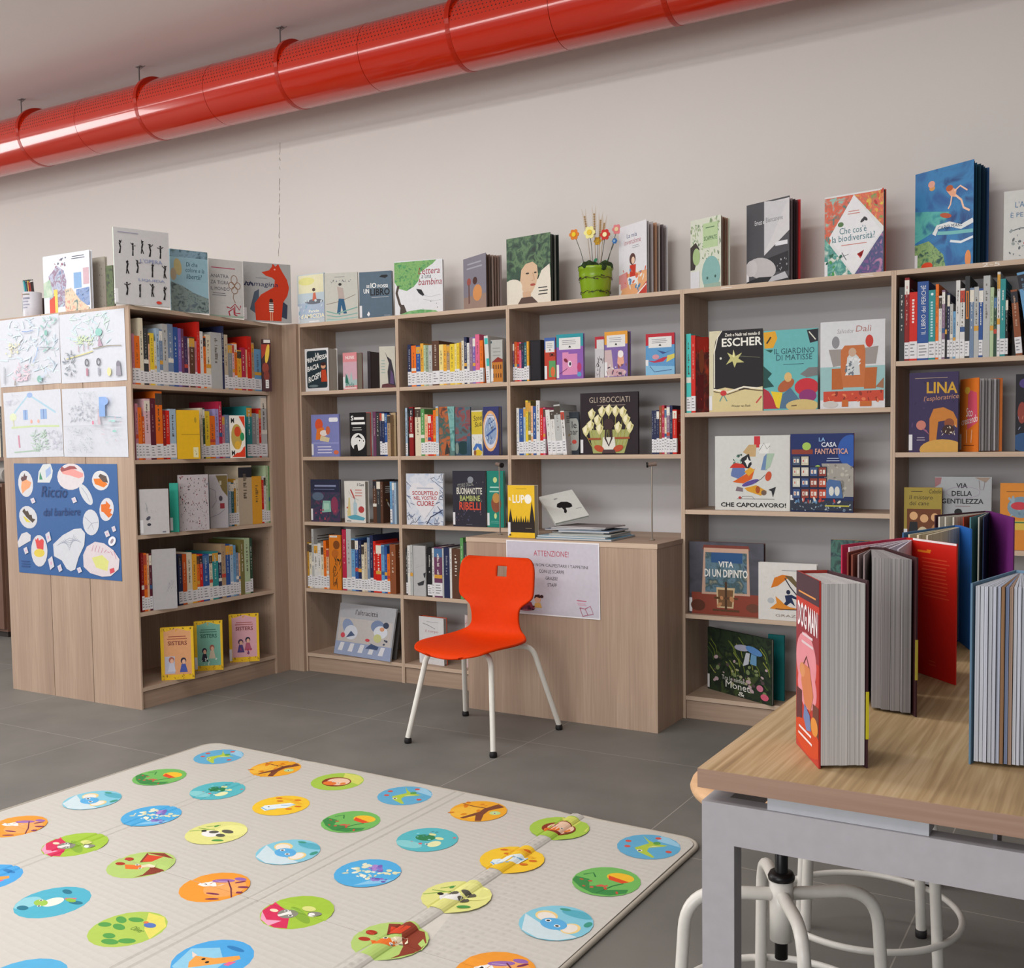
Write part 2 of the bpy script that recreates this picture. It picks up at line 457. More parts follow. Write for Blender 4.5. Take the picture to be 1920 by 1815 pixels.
# ------------------------------------------------------------------ bookcases (local: x width, y depth, front at y = 0)
backm = plaster('back_board_light_grey', 'c9c8c9', .02)
def bookcase(name, label, loc, rz, w, depth, shelves, base=0.1031, group=None, backmat=None, boards=None, marks=None):
    t = thing(name, label, 'bookcase', loc, (0, 0, rz), group)
    for s in (0, 1):
        mb = MB(); x0 = 0 if s == 0 else w - T / 2
        if boards and s == 0: x0 = 0
        mb.box(x0 + .0003, .0006, 0, x0 + T / 2 - .0003, depth, H, WV); mb.box(x0 + .0003, 0, 0, x0 + T / 2 - .0003, .0006, H, WEB)
        xi = T / 2 if s == 0 else w - T / 2; sg = 1 if s == 0 else -1
        for yy in (.04, depth - .05):
            for q in range(46):
                z = .2 + q * .036
                if z > H - .05 or any(abs(z - k) < .03 for k in shelves): continue
                c = [(xi + sg * .0001, yy + .0022 * math.cos(a), z + .0022 * math.sin(a)) for a in (2 * math.pi * k / 6 for k in range(6))]
                mb.add(c, [tuple(range(6)) if sg < 0 else tuple(range(5, -1, -1))], '5f4c40')
        mb.build('side_panel', t)
    a, b_ = T / 2 + .0002, w - T / 2 - .0002
    mb = MB(); mb.box(a, .0006, H - T, b_, depth, H, WX); mb.box(a, 0, H - T, b_, .0006, H, WEX)
    if marks: art(mb, marks, (a, 0, H - T), (1, 0, 0), (0, 0, 1), (0, -1, 0), b_ - a, T)
    mb.build('top_panel', t)
    for z in shelves: MB().box(a, .0016, z - T, b_, depth - .012, z, WX).box(a, .001, z - T, b_, .0016, z, WEX).build('shelf', t)
    MB().box(a, .0016, base - T, b_, depth - .012, base, WX).box(a, .001, base - T, b_, .0016, base, WEX).build('base_shelf', t)
    MB().box(a, .010, 0, b_, .026, base - T - .004, WX).build('plinth', t)
    MB().box(a, depth - .011, .03, b_, depth - .002, H - T, backmat or backm).build('back_panel', t)
    return t
ZS = [1.5341, 1.1808, 0.8269, 0.4613]
ZE = [1.362, 0.935, 0.471]; ZF = [1.5422, 1.181, 0.805, 0.45]
bookcase('bookcase', 'narrow pale wood bookcase in the corner, first bay along the back wall', (XB[0], 0, 0), 0, XB[1], .304, ZS)
bookcase('bookcase', 'narrow pale wood bookcase, second bay from the corner, behind the orange chair', (XB[1], 0, 0), 0, XB[1], .304, ZS)
bookcase('bookcase', 'wide pale wood bookcase behind the reading desk, plant pot on its top', (XB[2], 0, 0), 0, XB[3] - XB[2], .304, ZS[:2])
bookcase('bookcase', 'wide pale wood bookcase right of the desk with few large art books facing out', (XB[3], 0, 0), 0, XB[4] - XB[3], .304, ZE, marks=[('h', 'e8e2da', 1, .19, .3, .25, .8), ('h', 'e8e2da', 2, .86, .2, .93, .9)])
bookcase('bookcase', 'rightmost pale wood bookcase behind the books standing on the table', (XB[4], 0, 0), 0, XB[5] - XB[4], .304, ZF, marks=[('t', 'efe9e2', '2-5', .36, .15, .43, .85)])
# side bookcase, standing at a right angle to the wall, open towards +x
woodback = wood('ash_back', 2)
bookcase('bookcase', 'side bookcase at a right angle to the wall, drawings taped to its end', (XC, YA0, 0), math.pi / 2, YA1 - YA0, .338, ZS, backmat=woodback)
bookcase('bookcase', 'middle bookcase unit of the side row, only its end board in view', (XC - .3445, YA0, 0), math.pi / 2, YA1 - YA0, .294, ZS, backmat=woodback)
t = bookcase('bookcase', 'rearmost bookcase unit of the side row, far left end board', (XC - .9806, YA1, 0), -math.pi / 2, YA1 - YA0, .338, ZS, backmat=woodback)
t = thing('corner_filler', 'pale wood filler closing the inner corner between the two bookcase rows', 'filler panel', (0, 0, 0))
MB().box(XC - T, YA1 + .0005, 0, XC, -.0195, H, WV).build('front_panel', t)
MB().box(XC - T, -.019, 0, -.0005, 0, H, WV).build('front_panel', t)
MB().box(XC - .33, .0005, H - T, -.0005, .300, H, WX).build('top_panel', t)
MB().box(XC - .33, YA1 + .0005, H - T, XC - T - .0005, 0, H, WX).build('top_panel', t)

# ------------------------------------------------------------------ desk box in front of the third bay
DX0, DX1, DY0 = 1.262, 2.222, -0.285
desk = thing('reading_desk', 'closed pale wood desk box standing against the bookcases, notice taped on its front', 'desk', (DX0, DY0, 0))
w = DX1 - DX0
MB().box(0, 0, 0, w - .0005, .018, .784, WV).build('front_panel', desk)
MB().box(0, .0185, 0, .018, -DY0 - .002, .784, WV).build('side_panel', desk)
MB().box(w - .0185, .0185, 0, w - .0005, -DY0 - .002, .784, WV).build('side_panel', desk)
mb = MB(); mb.box(-.002, -.0014, .785, w + .002, -DY0 - .002, .806, WX); mb.box(-.002, -.002, .785, w + .002, -.0014, .806, WEX)
mb.box(XB[2] - DX0 + .012, -DY0 - .002, .785, XB[3] - DX0 - .012, -DY0 + .29, .806, WX)
mb.build('desk_top', desk)
for i, (x, y, side) in enumerate(((1.345, -.12, 'left'), (2.128, -.12, 'right'))):
    t = thing('support_rod', 'thin grey metal rod with clamp knob, %s end of the desk top' % side, 'metal rod', (x, y, .8065), group='rods on the desk')
    MB().lathe([(0, 0), (.012, 0), (.012, .004), (.004, .006), (0, .006)], '8f8578', seg=16).build('base_plate', t)
    MB().tube([(0, 0, .006), (0, 0, .325)], .0035, mat('9a9084', .35, metal=.6), 8).build('rod', t)
    sx = 1 if i == 0 else -1
    mb = MB(); mb.tube([(-.02 * sx, .008, .335), (.014 * sx, -.006, .330)], .009, '7d6a60', 12); mb.build('clamp', t)
    MB().tube([(.0145 * sx, -.0062, .3298), (.0215 * sx, -.009, .329)], .012, '1d1a1a', 14).build('knob', t)

# ------------------------------------------------------------------ paper sheets
def sheet(name, label, cat, O, U, V, W, Hh, col, items, group=None, wav=0.0, th=.0006, corner=True):
    """thin sheet with a slight curl away from its board"""
    O = Vector(O); U = Vector(U).normalized(); V = Vector(V).normalized(); N = U.cross(V)
    mb = MB(); nx, ny = 8, 8
    def pt(u, v, o): return O + U * (u * W) + V * (v * Hh) + N * (o + wav * (abs(u - .5) * 2) ** 4)
    vs = [pt(i / nx, j / ny, th) for j in range(ny + 1) for i in range(nx + 1)] + [pt(i / nx, j / ny, 0) for j in range(ny + 1) for i in range(nx + 1)]
    k = (nx + 1) * (ny + 1); fs = []
    for j in range(ny):
        for i in range(nx):
            a = j * (nx + 1) + i; fs.append((a, a + 1, a + nx + 2, a + nx + 1)); fs.append((k + a, k + a + nx + 1, k + a + nx + 2, k + a + 1))
    mb.add(vs, fs, col)
    mb2 = MB(); art(mb2, items, O + N * th, U, V, N, W, Hh)
    base = len(mb.v)
    for i, v in enumerate(mb2.v):   # let the drawing follow the curl
        q = Vector(v) - O; u = q.dot(U) / W; mb2.v[i] = tuple(Vector(v) + N * (wav * (abs(u - .5) * 2) ** 4))
    for m_ in mb2.mats: mb.mi(m_)
    mb.v += mb2.v; mb.f += [tuple(base + i for i in f) for f in mb2.f]; mb.m += [mb.mats.index(mb2.mats[i]) for i in mb2.m]; mb.smooth += mb2.smooth
    o = mb.build(name); return tag(o, label, cat, group)
red = 'b5485a'
kids = [('e', 'a05a6a', .20, .09, .11, .045), ('e', '7a2a44', .205, .105, .10, .035), ('e', 'd9a27c', .24, .22, .035, .05), ('p', 'b06a50', [(.20, .25), (.22, .29), (.27, .29), (.285, .22), (.27, .24), (.25, .265)]),
        ('p', '8a3040', [(.21, .17), (.27, .17), (.285, .11), (.19, .11)]), ('e', 'e2b090', .34, .21, .035, .045), ('p', '3a1a1c', [(.30, .22), (.31, .27), (.36, .28), (.38, .24), (.36, .23), (.33, .245)]), ('e', '3a1a1c', .385, .255, .018, .022),
        ('p', 'e0b060', [(.31, .165), (.37, .165), (.385, .10), (.30, .10)]), ('s', ['5a1a2c', '3a1420'], 8, .14, .07, .30, .12, .014, 5)]
sheet('notice', 'laminated A3 notice with the heading ATTENZIONE taped to the desk front', 'notice', (1.483, DY0 - .0026, .467), (1, 0, .0), (-.008, 0, 1), .472, .333, 'c8c5cf',
      [('l', 'f2f0f4', .012, [(0.005, .012), (.995, .006), (.995, .992), (.005, .995), (.005, .012)]),
       ('t', red, 'ATTENZIONE!', .305, .80, .68, .875),
       ('t', '1c1a20', 'SI PREGA DI NON CALPESTARE I TAPPETINI', .10, .665, .88, .705, '', -.01), ('t', '1c1a20', 'CON LE SCARPE', .36, .575, .63, .62), ('t', '1c1a20', 'GRAZIE!', .43, .485, .56, .53),
       ('t', '1c1a20', 'STAFF', .45, .395, .55, .44)] + kids +
      [('l', 'c0607a', .008, [(.76, .235), (.86, .23)]), ('l', 'd89aae', .006, [(.76, .20), (.85, .195)]), ('l', 'd89aae', .006, [(.77, .18), (.86, .175)]),
       ('l', 'b06a80', .008, [(.79, .14), (.82, .03), (.93, .07), (.90, .17), (.845, .13), (.79, .14)]), ('l', 'b06a80', .007, [(.845, .13), (.875, .05)])], wav=0)
YE = YA0 - .0008
def fade(items, k, paper='cdd0d8'):
    out = []
    for it in items:
        c = it[1]
        if isinstance(c, str) and not c.startswith('m:'):
            q = [int(c[i:i + 2], 16) for i in (0, 2, 4)]; p = [int(paper[i:i + 2], 16) for i in (0, 2, 4)]
            c = '%02x%02x%02x' % tuple(int(a * (1 - k) + b * k) & 0xfc for a, b in zip(q, p))
        out.append((it[0], c) + tuple(it[2:]))
    return out
def crayons(seed, n, cols, x0, y0, x1, y1, w=.006, l=.05):
    rg = random.Random(seed); out = []
    for i in range(n):
        x = rg.uniform(x0, x1); y = rg.uniform(y0, y1); a = rg.uniform(0, 3.1); ll = l * rg.uniform(.4, 1.2)
        p = [(x, y), (x + ll * math.cos(a) * .5, y + ll * math.sin(a) * .5 + rg.uniform(-.01, .01)), (x + ll * math.cos(a), y + ll * math.sin(a))]
        p = [(min(.98, max(.02, q[0])), min(.98, max(.02, q[1]))) for q in p]
        out.append(('l', cols[i % len(cols)], w * rg.uniform(.6, 1.4), p))
    return out
PW = 'cdd0d8'
d1 = crayons(1, 90, ['cfe0ea', 'd8e6ee', 'c8dce8', 'dbe9e4'], .1, .15, .95, .95, .012, .12) + crayons(2, 26, ['e8dfae', 'efe6c0'], .14, .45, .35, .62, .010, .06) + crayons(4, 30, ['e8bcc8', 'eccbd4'], .26, .05, .5, .3, .012, .07) + \
    crayons(5, 20, ['9ccab8', '7fb8a8'], .75, .45, .95, .95, .012, .05) + [('l', '6f95c8', .008, [(.42, .80), (.5, .785), (.6, .80)]), ('l', '7aa4d8', .010, [(.68, .55), (.64, .42), (.58, .33)]), ('l', '6a7078', .006, [(.7, .54), (.9, .52)]), ('e', '6fae98', .68, .08, .04, .05), ('e', '70b4a0', .81, .74, .025, .04), ('l', 'a8acb4', .02, [(.10, .3), (.09, .05)]), ('l', '8a7a68', .02, [(.28, .08), (.27, .01)])] + crayons(6, 14, ['b8c8b0', '98a8b8', 'c0d0e8'], .4, .02, .95, .3, .008, .06)
d2 = crayons(11, 60, ['d0e6ec', 'c4e0e6', 'cfe6d8'], .15, .5, .75, .95, .010, .10) + crayons(12, 34, ['d4e4b0', 'c8dca8'], .28, .52, .52, .64, .010, .06) + [('l', '8a7e60', .008, [(.52, .47), (.75, .50), (.95, .49)]), ('l', 'd8cc70', .010, [(.1, .35), (.4, .41), (.52, .44)]),
     ('e', '7cc4b4', .62, .70, .05, .055), ('p', 'b08a98', [(.62, .66), (.60, .50), (.67, .50)]), ('l', 'b8909c', .010, [(.3, .44), (.3, .53)]), ('l', 'b8909c', .010, [(.38, .45), (.38, .54)]), ('l', 'b8909c', .01, [(.45, .47), (.45, .55)])]
for x in (.42, .60):
    d2 += [('o', '4a4a52', x, .28, .025, .045, .014), ('l', 'b06a7c' if x < .5 else '9a98a4', .03, [(x, .2), (x, .09)])]
d2 += crayons(14, 34, ['4c5058', '6a7078', '707c88'], .08, .05, .24, .42, .008, .06) + [('e', '6a6270', .90, .22, .03, .06), ('p', '8a8490', [(.87, .2), (.93, .2), (.94, .07), (.86, .07)]), ('e', 'e8dc90', .76, .13, .03, .06)]
d3 = [('l', '9cc8d8', .022, [(.18, .68), (.45, .95), (.9, .66)]), ('e', '8aa8d8', .47, .94, .05, .04), ('r', '7ea2d6', .34, .57, .42, .72), ('r', '7ea2d6', .64, .57, .75, .72), ('l', '4a68b0', .01, [(.38, .57), (.38, .72)]), ('l', '4a68b0', .01, [(.695, .57), (.695, .72)]),
      ('l', 'c4d890', .02, [(.12, .46), (.5, .47), (.95, .455)]), ('e', 'd8e4b0', .16, .62, .06, .06), ('l', 'c8c89c', .02, [(.16, .58), (.17, .48)]), ('e', 'e89880', .48, .54, .02, .03), ('e', 'e8a890', .60, .54, .02, .03), ('l', 'c87a90', .028, [(.24, .34), (.245, .22), (.25, .15)]), ('l', '98b898', .014, [(.15, .08), (.5, .10), (.6, .09)])] + \
    crayons(21, 70, ['b8d0bc', 'c0d4c4', 'a8c8b0'], .5, .1, .75, .38, .010, .06) + crayons(22, 26, ['c8c8d0', 'd0c8d8'], .76, .1, .98, .36, .008, .07) + crayons(23, 12, ['c0b8d0'], .05, .8, .3, .95, .004, .08)
d4 = crayons(31, 150, ['b4b8c2', 'a8acb8', 'bcc0c8'], .12, .50, .62, .75, .005, .03) + crayons(32, 40, ['b4b8c2'], .3, .75, .6, .93, .005, .03) + crayons(33, 90, ['b0b6c0', 'a2a8b2'], .1, .06, .5, .42, .005, .03) + [('r', '7ea4e0', .62, .58, .71, .86), ('e', '86aae2', .70, .80, .06, .06), ('l', '7a9aa8', .008, [(.72, .58), (.95, .56)]), ('r', 'd86a8c', .505, .47, .53, .52),
     ('p', 'cbb4bc', [(.60, .70), (.64, .47), (.59, .47)]), ('l', 'b8bcc4', .004, [(.05, .45), (.95, .46)]), ('e', '8acaba', .84, .37, .03, .015), ('r', 'a8d4cc', .76, .5, .86, .53)] + crayons(34, 26, ['c0c4cc', 'b0d4d4', 'd4b4bc'], .6, .1, .95, .55, .005, .05)
sheet('drawing', 'faded child drawing with a pink figure, upper left on the end boards', 'drawing', (-1.082, YE, 1.555), (1, 0, .008), (0, 0, 1), .48, .336, PW, fade(d1, 0.25), 'children drawings on the end boards', 0)
sheet('drawing', 'child drawing of trees above four small people, upper right on the end boards', 'drawing', (-.597, YE, 1.555), (1, 0, -.004), (-.01, 0, 1), .470, .332, PW, fade(d2, 0.25), 'children drawings on the end boards', 0)
sheet('drawing', 'child drawing of a house with two blue windows, lower left sheet', 'drawing', (-1.058, YE, 1.196), (1, 0, .01), (-.02, 0, 1), .455, .330, PW, fade(d3, 0.25), 'children drawings on the end boards', 0)
sheet('drawing', 'mostly pencil child drawing with a blue patch, lower right sheet', 'drawing', (-.600, YE, 1.199), (1, 0, -.008), (0, 0, 1), .465, .330, PW, fade(d4, 0.1), 'children drawings on the end boards', 0)
bl = []
def cut(col, pts, dx=.006): bl.append(('p', 'd0d2d6', pts)); 
def pz(L, sx=1664, sy=1815):   # poster zoom pixels to unit coordinates
    out = []
    for x, y in L:
        top = 62 + (x - 60) * .003; bot = 1612 + (x - 140) * .083
        l = 60 + (y - 62) * .052; r = 1505 + (y - 62) * .053
        out.append(((x - l) / (r - l), 1 - (y - top) / (bot - top)))
    return out
def pe(cx, cy, rx, ry, rot=0, n=18): return pz(ell(cx, cy, rx, ry, rot, n))
bl += [('p', 'd2d2d6', pe(238, 350, 110, 188, -6)), ('p', '5c3a40', pz([(165, 280), (185, 240), (200, 255), (222, 195), (232, 235), (262, 240), (250, 300), (190, 330)])), ('p', 'e8a070', pz([(180, 320), (250, 290), (325, 330), (300, 400), (240, 440), (190, 490), (170, 400)])),
       ('p', 'd2d6d6', pz([(415, 330), (430, 180), (490, 75), (600, 65), (635, 160), (625, 250), (590, 332)])), ('p', '3a8a68', pz([(440, 290), (450, 175), (490, 290)])), ('p', '9ab0d8', pz([(530, 160), (600, 100), (610, 200), (540, 270)])),
       ('p', 'dad2d4', pe(888, 248, 190, 188)), ('p', 'e89a94', pz([(745, 160), (800, 140), (900, 130), (1060, 200), (1060, 245), (1000, 270), (880, 230), (780, 210)])), ('p', '9a4a4c', pz([(740, 150), (760, 100), (800, 130), (870, 95), (940, 100), (980, 140), (900, 140), (760, 180)])),
       ('p', 'd6d6d8', pe(1296, 300, 115, 140, -10)), ('p', 'e07818', pz([(1200, 275), (1300, 270), (1390, 350), (1340, 400), (1220, 350)])), ('p', '5a4a44', pz([(1265, 240), (1290, 205), (1370, 240), (1395, 330), (1330, 320)])),
       ('p', 'd0d2d6', pe(1100, 500, 62, 165, -28)), ('l', '9aa0b4', .004, pz([(1040, 400), (1110, 500), (1150, 600)])),
       ('p', 'd4d2d6', pe(1380, 710, 95, 165, 4)), ('p', 'dc6c18', pz([(1305, 640), (1370, 630), (1370, 585), (1400, 620), (1430, 650), (1415, 700), (1450, 700), (1430, 760), (1460, 780), (1410, 830), (1340, 750), (1310, 740)])),
       ('p', 'd0d0d4', pe(278, 825, 130, 165, -22)), ('p', '4a3c30', pz([(190, 740), (220, 700), (245, 740), (270, 730), (300, 790), (330, 790), (340, 840), (385, 855), (345, 905), (250, 820)])), ('p', 'd8c840', pz([(200, 810), (230, 820), (320, 900), (250, 890)])),
       ('p', 'ced0d6', pe(1172, 895, 110, 185, -4)), ('l', 'a0a4b0', .004, pz([(1090, 820), (1180, 910), (1210, 1000)])), ('l', 'a0a4b0', .004, pz([(1130, 990), (1180, 910), (1270, 890)])),
       ('p', 'd4d2d6', pe(444, 1305, 120, 228, -2)), ('p', 'd84848', pz([(375, 1110), (395, 1150), (425, 1115), (440, 1160), (485, 1130), (510, 1160), (505, 1290), (410, 1270)])), ('p', 'e0c850', pe(445, 1335, 78, 60)),
       ('p', 'd2d0d4', pz([(120, 1180), (180, 1060), (260, 1035), (320, 1080), (315, 1160), (135, 1260)])),
       ('p', 'd0d2d8', pz([(645, 1210), (780, 1080), (940, 990), (1040, 980), (1095, 1050), (1085, 1220), (1010, 1390), (960, 1570), (900, 1595), (840, 1560), (770, 1440), (660, 1380)]))]
for q in range(6): bl.append(('l', '9ea4b4', .0035, pz([(700 + q * 22, 1230 - q * 20), (880, 1120 + q * 34), (1040 - q * 20, 1180 - q * 22)])))
bl += [('p', 'd8ccd0', pz([(1070, 1360), (1120, 1240), (1230, 1170), (1350, 1190), (1480, 1290), (1560, 1420), (1550, 1560), (1450, 1660), (1330, 1670), (1170, 1620), (1080, 1530)])), ('p', 'd8d884', pz([(1190, 1400), (1330, 1360), (1420, 1450), (1400, 1590), (1250, 1540)])),
       ('p', 'cf4c54', pz([(1430, 1560), (1490, 1540), (1500, 1600), (1440, 1630)]))] + [('l', 'c890a4', .005, pz([(1190 + q * 42, 1330 - abs(3 - q) * 8), (1210 + q * 44, 1220 + q * q * 4)])) for q in range(8)]
for (x, y, a, b_) in ((352, 588, 40, 44), (943, 578, 40, 46), (578, 1108, 44, 82), (1395, 1055, 40, 52), (1483, 985, 32, 46), (250, 1300, 38, 55), (622, 1478, 46, 100), (748, 1552, 36, 58), (1024, 1576, 38, 46)):
    bl.append(('p', 'd2ced6', pz([(x - a, y - b_ * .5), (x + a * .3, y - b_), (x + a, y + b_ * .5), (x - a * .3, y + b_)]))); bl.append(('p', 'd8a8c0', pz([(x - a * .3, y - b_ * .15), (x + a * .2, y - b_ * .25), (x + a * .3, y + b_ * .2), (x - a * .15, y + b_ * .3)])))
bl += [('p', 'e8e8ee', pe(1462, 1160, 48, 70, 15)), ('p', '9a8a94', pe(1462, 1160, 18, 38, 20)),
       ('t', '1e3a70', 'Riccio', .27, .70, .52, .80, 'i'), ('t', '1e3a70', 'dal barbiere', .28, .53, .64, .60, 'i', .02), ('h', '24457e', 3, .03, .05, .13, .12)]
sheet('poster', 'blue poster with cut out drawn hedgehogs taped below the four drawings', 'poster', (-.992, YE, .612), (1, 0, -.006), (-.015, 0, 1), .782, .556, '345f98', bl, None, 0)

# ------------------------------------------------------------------ orange chair
chair = thing('chair', 'orange plastic shell chair on white tubular legs in front of the desk', 'chair', (0, 0, 0))
om = mat('d83a02', .6, spec=.12)
def shell():
    # centre line (y, z) from seat front to top of the back, with half width
    prof = [(-.905, .372, .085), (-.895, .386, .150), (-.860, .396, .178), (-.80, .400, .196), (-.72, .398, .205), (-.64, .396, .202), (-.58, .398, .190), (-.545, .408, .165), (-.525, .425, .135), (-.514, .450, .122),
            (-.508, .480, .119), (-.503, .510, .121), (-.499, .535, .130), (-.496, .556, .158), (-.494, .572, .180), (-.492, .590, .188), (-.489, .62, .190), (-.486, .65, .190), (-.482, .68, .189), (-.479, .705, .186), (-.476, .725, .178), (-.474, .738, .166), (-.473, .7445, .150)]
    # densify with Catmull-Rom
    P = []
    n = len(prof)
    for i in range(n - 1):
        p0, p1, p2, p3 = prof[max(0, i - 1)], prof[i], prof[i + 1], prof[min(n - 1, i + 2)]
        for k in range(3):
            t = k / 3
            P.append(tuple(.5 * (2 * b + (c - a) * t + (2 * a - 5 * b + 4 * c - d) * t * t + (-a + 3 * b - 3 * c + d) * t ** 3) for a, b, c, d in zip(p0, p1, p2, p3)))
    P.append(prof[-1])
    nu = 36; vs = []; fs = []
    for (y, z, w) in P:
        for j in range(nu + 1):
            u = -1 + 2 * j / nu
            back = min(1, max(0, (z - .42) / .1))
            cur = .020 * u * u * (1 - back); by = -.022 * u * u * back
            vs.append((1.562 + u * w, y + by, z + cur * .6))
    hole = lambda x, z: abs(x - 1.578) < .024 and abs(z - .685) < .0205
    for i in range(len(P) - 1):
        for j in range(nu):
            a = i * (nu + 1) + j
            cx = (vs[a][0] + vs[a + 1][0]) / 2; cz = (vs[a][2] + vs[a + nu + 1][2]) / 2
            if P[i][1] > .55 and hole(cx, cz): continue
            fs.append((a, a + 1, a + nu + 2, a + nu + 1))
    mb = MB(); mb.add(vs, fs, om, True)
    o = mb.build('seat_shell', chair)
    md = o.modifiers.new('thickness', 'SOLIDIFY'); md.thickness = .009; md.offset = 0; md.use_rim = True
    return o
shell()
wm = mat('dedbd2', .3, spec=.5)
def bent(pts, r, seg=6):
    """round the inner corners of a polyline"""
    pts = [Vector(p) for p in pts]; out = [pts[0]]
    for i in range(1, len(pts) - 1):
        a = (pts[i - 1] - pts[i]); b = (pts[i + 1] - pts[i]); d = min(r, a.length * .48, b.length * .48)
        A = pts[i] + a.normalized() * d; B = pts[i] + b.normalized() * d
        for k in range(seg + 1):
            t = k / seg; out.append(A * (1 - t) ** 2 + pts[i] * 2 * t * (1 - t) + B * t * t)
    out.append(pts[-1]); return out
for (fx, fy, tx, ty, ix, iy) in ((1.358, -.887, 1.405, -.80, 1.50, -.74), (1.781, -.895, 1.716, -.80, 1.62, -.74), (1.326, -.41, 1.395, -.52, 1.49, -.60), (1.818, -.422, 1.745, -.52, 1.635, -.60)):
    leg = MB().tube(bent([(ix, iy, .377), (tx, ty, .377), (fx, fy, .022)], .05), .0115, wm, 12).build('leg', chair)
    MB().lathe([(0, 0), (.014, 0), (.016, .006), (.015, .018), (.0105, .024), (0, .024)], '1c1a1a', (fx, fy), 14).build('rubber_foot', leg)
mb = MB(); mb.tube([(1.50, -.74, .377), (1.49, -.60, .377)], .010, wm, 10); mb.tube([(1.62, -.74, .377), (1.635, -.60, .377)], .010, wm, 10); mb.tube([(1.49, -.67, .374), (1.63, -.67, .374)], .009, wm, 10)
mb.build('seat_frame', chair)

# ------------------------------------------------------------------ folding play mat
MO = Vector((.648, -1.283, 0)); EX = Vector((1, -.037, 0)); EY = Vector((.006, 1, 0))
MWX, MWY = 2.185, 1.95
CR = [.50, 1.276, 1.748]        # folds across the mat (local x)
def mpoint(x, y, z):
    zz = z
    d = abs(x - CR[2])
    if d < .024: zz += .008 * math.cos(d / .024 * math.pi / 2) ** .6
    if .024 <= d < .032: zz -= .003
    for c in CR[:2]:
        d1 = min(abs(x - c + .018), abs(x - c - .018))
        if d1 < .006: zz -= .0035 * (1 - d1 / .006)
    if abs(y + .99) < .005: zz -= .002
    P = MO + EX * x + EY * y; return (P.x, P.y, zz)
mat_th = .014
def rounded(x0, y0, x1, y1, r, n=6):
    out = []
    for cx, cy, a0 in ((x1 - r, y1 - r, 0), (x0 + r, y1 - r, 90), (x0 + r, y0 + r, 180), (x1 - r, y0 + r, 270)):
        for k in range(n + 1): a = rad(a0 + 90 * k / n); out.append((cx + r * math.cos(a), cy + r * math.sin(a)))
    return out
def mat_surface_material():
    m, nt, b = nodes_of('quilted_white_vinyl')
    tc = nt.nodes.new('ShaderNodeTexCoord'); mp = nt.nodes.new('ShaderNodeMapping'); mp.inputs['Rotation'].default_value = (0, 0, .1)
    v = nt.nodes.new('ShaderNodeTexVoronoi'); v.inputs['Scale'].default_value = 42; v.inputs['Randomness'].default_value = .15
    nt.links.new(tc.outputs['Object'], mp.inputs[0]); nt.links.new(mp.outputs[0], v.inputs['Vector'])
    r = nt.nodes.new('ShaderNodeValToRGB'); r.color_ramp.elements[0].position = .12; r.color_ramp.elements[1].position = .45
    r.color_ramp.elements[0].color = (*lin('b2afa7'), 1); r.color_ramp.elements[1].color = (*lin('cfccc4'), 1)
    nt.links.new(v.outputs['Distance'], r.inputs[0]); nt.links.new(r.outputs[0], b.inputs['Base Color'])
    bp = nt.nodes.new('ShaderNodeBump'); bp.inputs['Strength'].default_value = .7; bp.inputs['Distance'].default_value = .002
    nt.links.new(v.outputs['Distance'], bp.inputs['Height']); nt.links.new(bp.outputs[0], b.inputs['Normal'])
    b.inputs['Roughness'].default_value = .38
    return m
def blob(c, cx, cy, rx, ry, rot=0): return ('e', c, cx, cy, rx, ry, rot)
def eye(x, y, r=.06): return [blob('f4f4f0', x, y, r, r * .8), blob('1a1a1a', x, y - .005, r * .6, r * .5)]
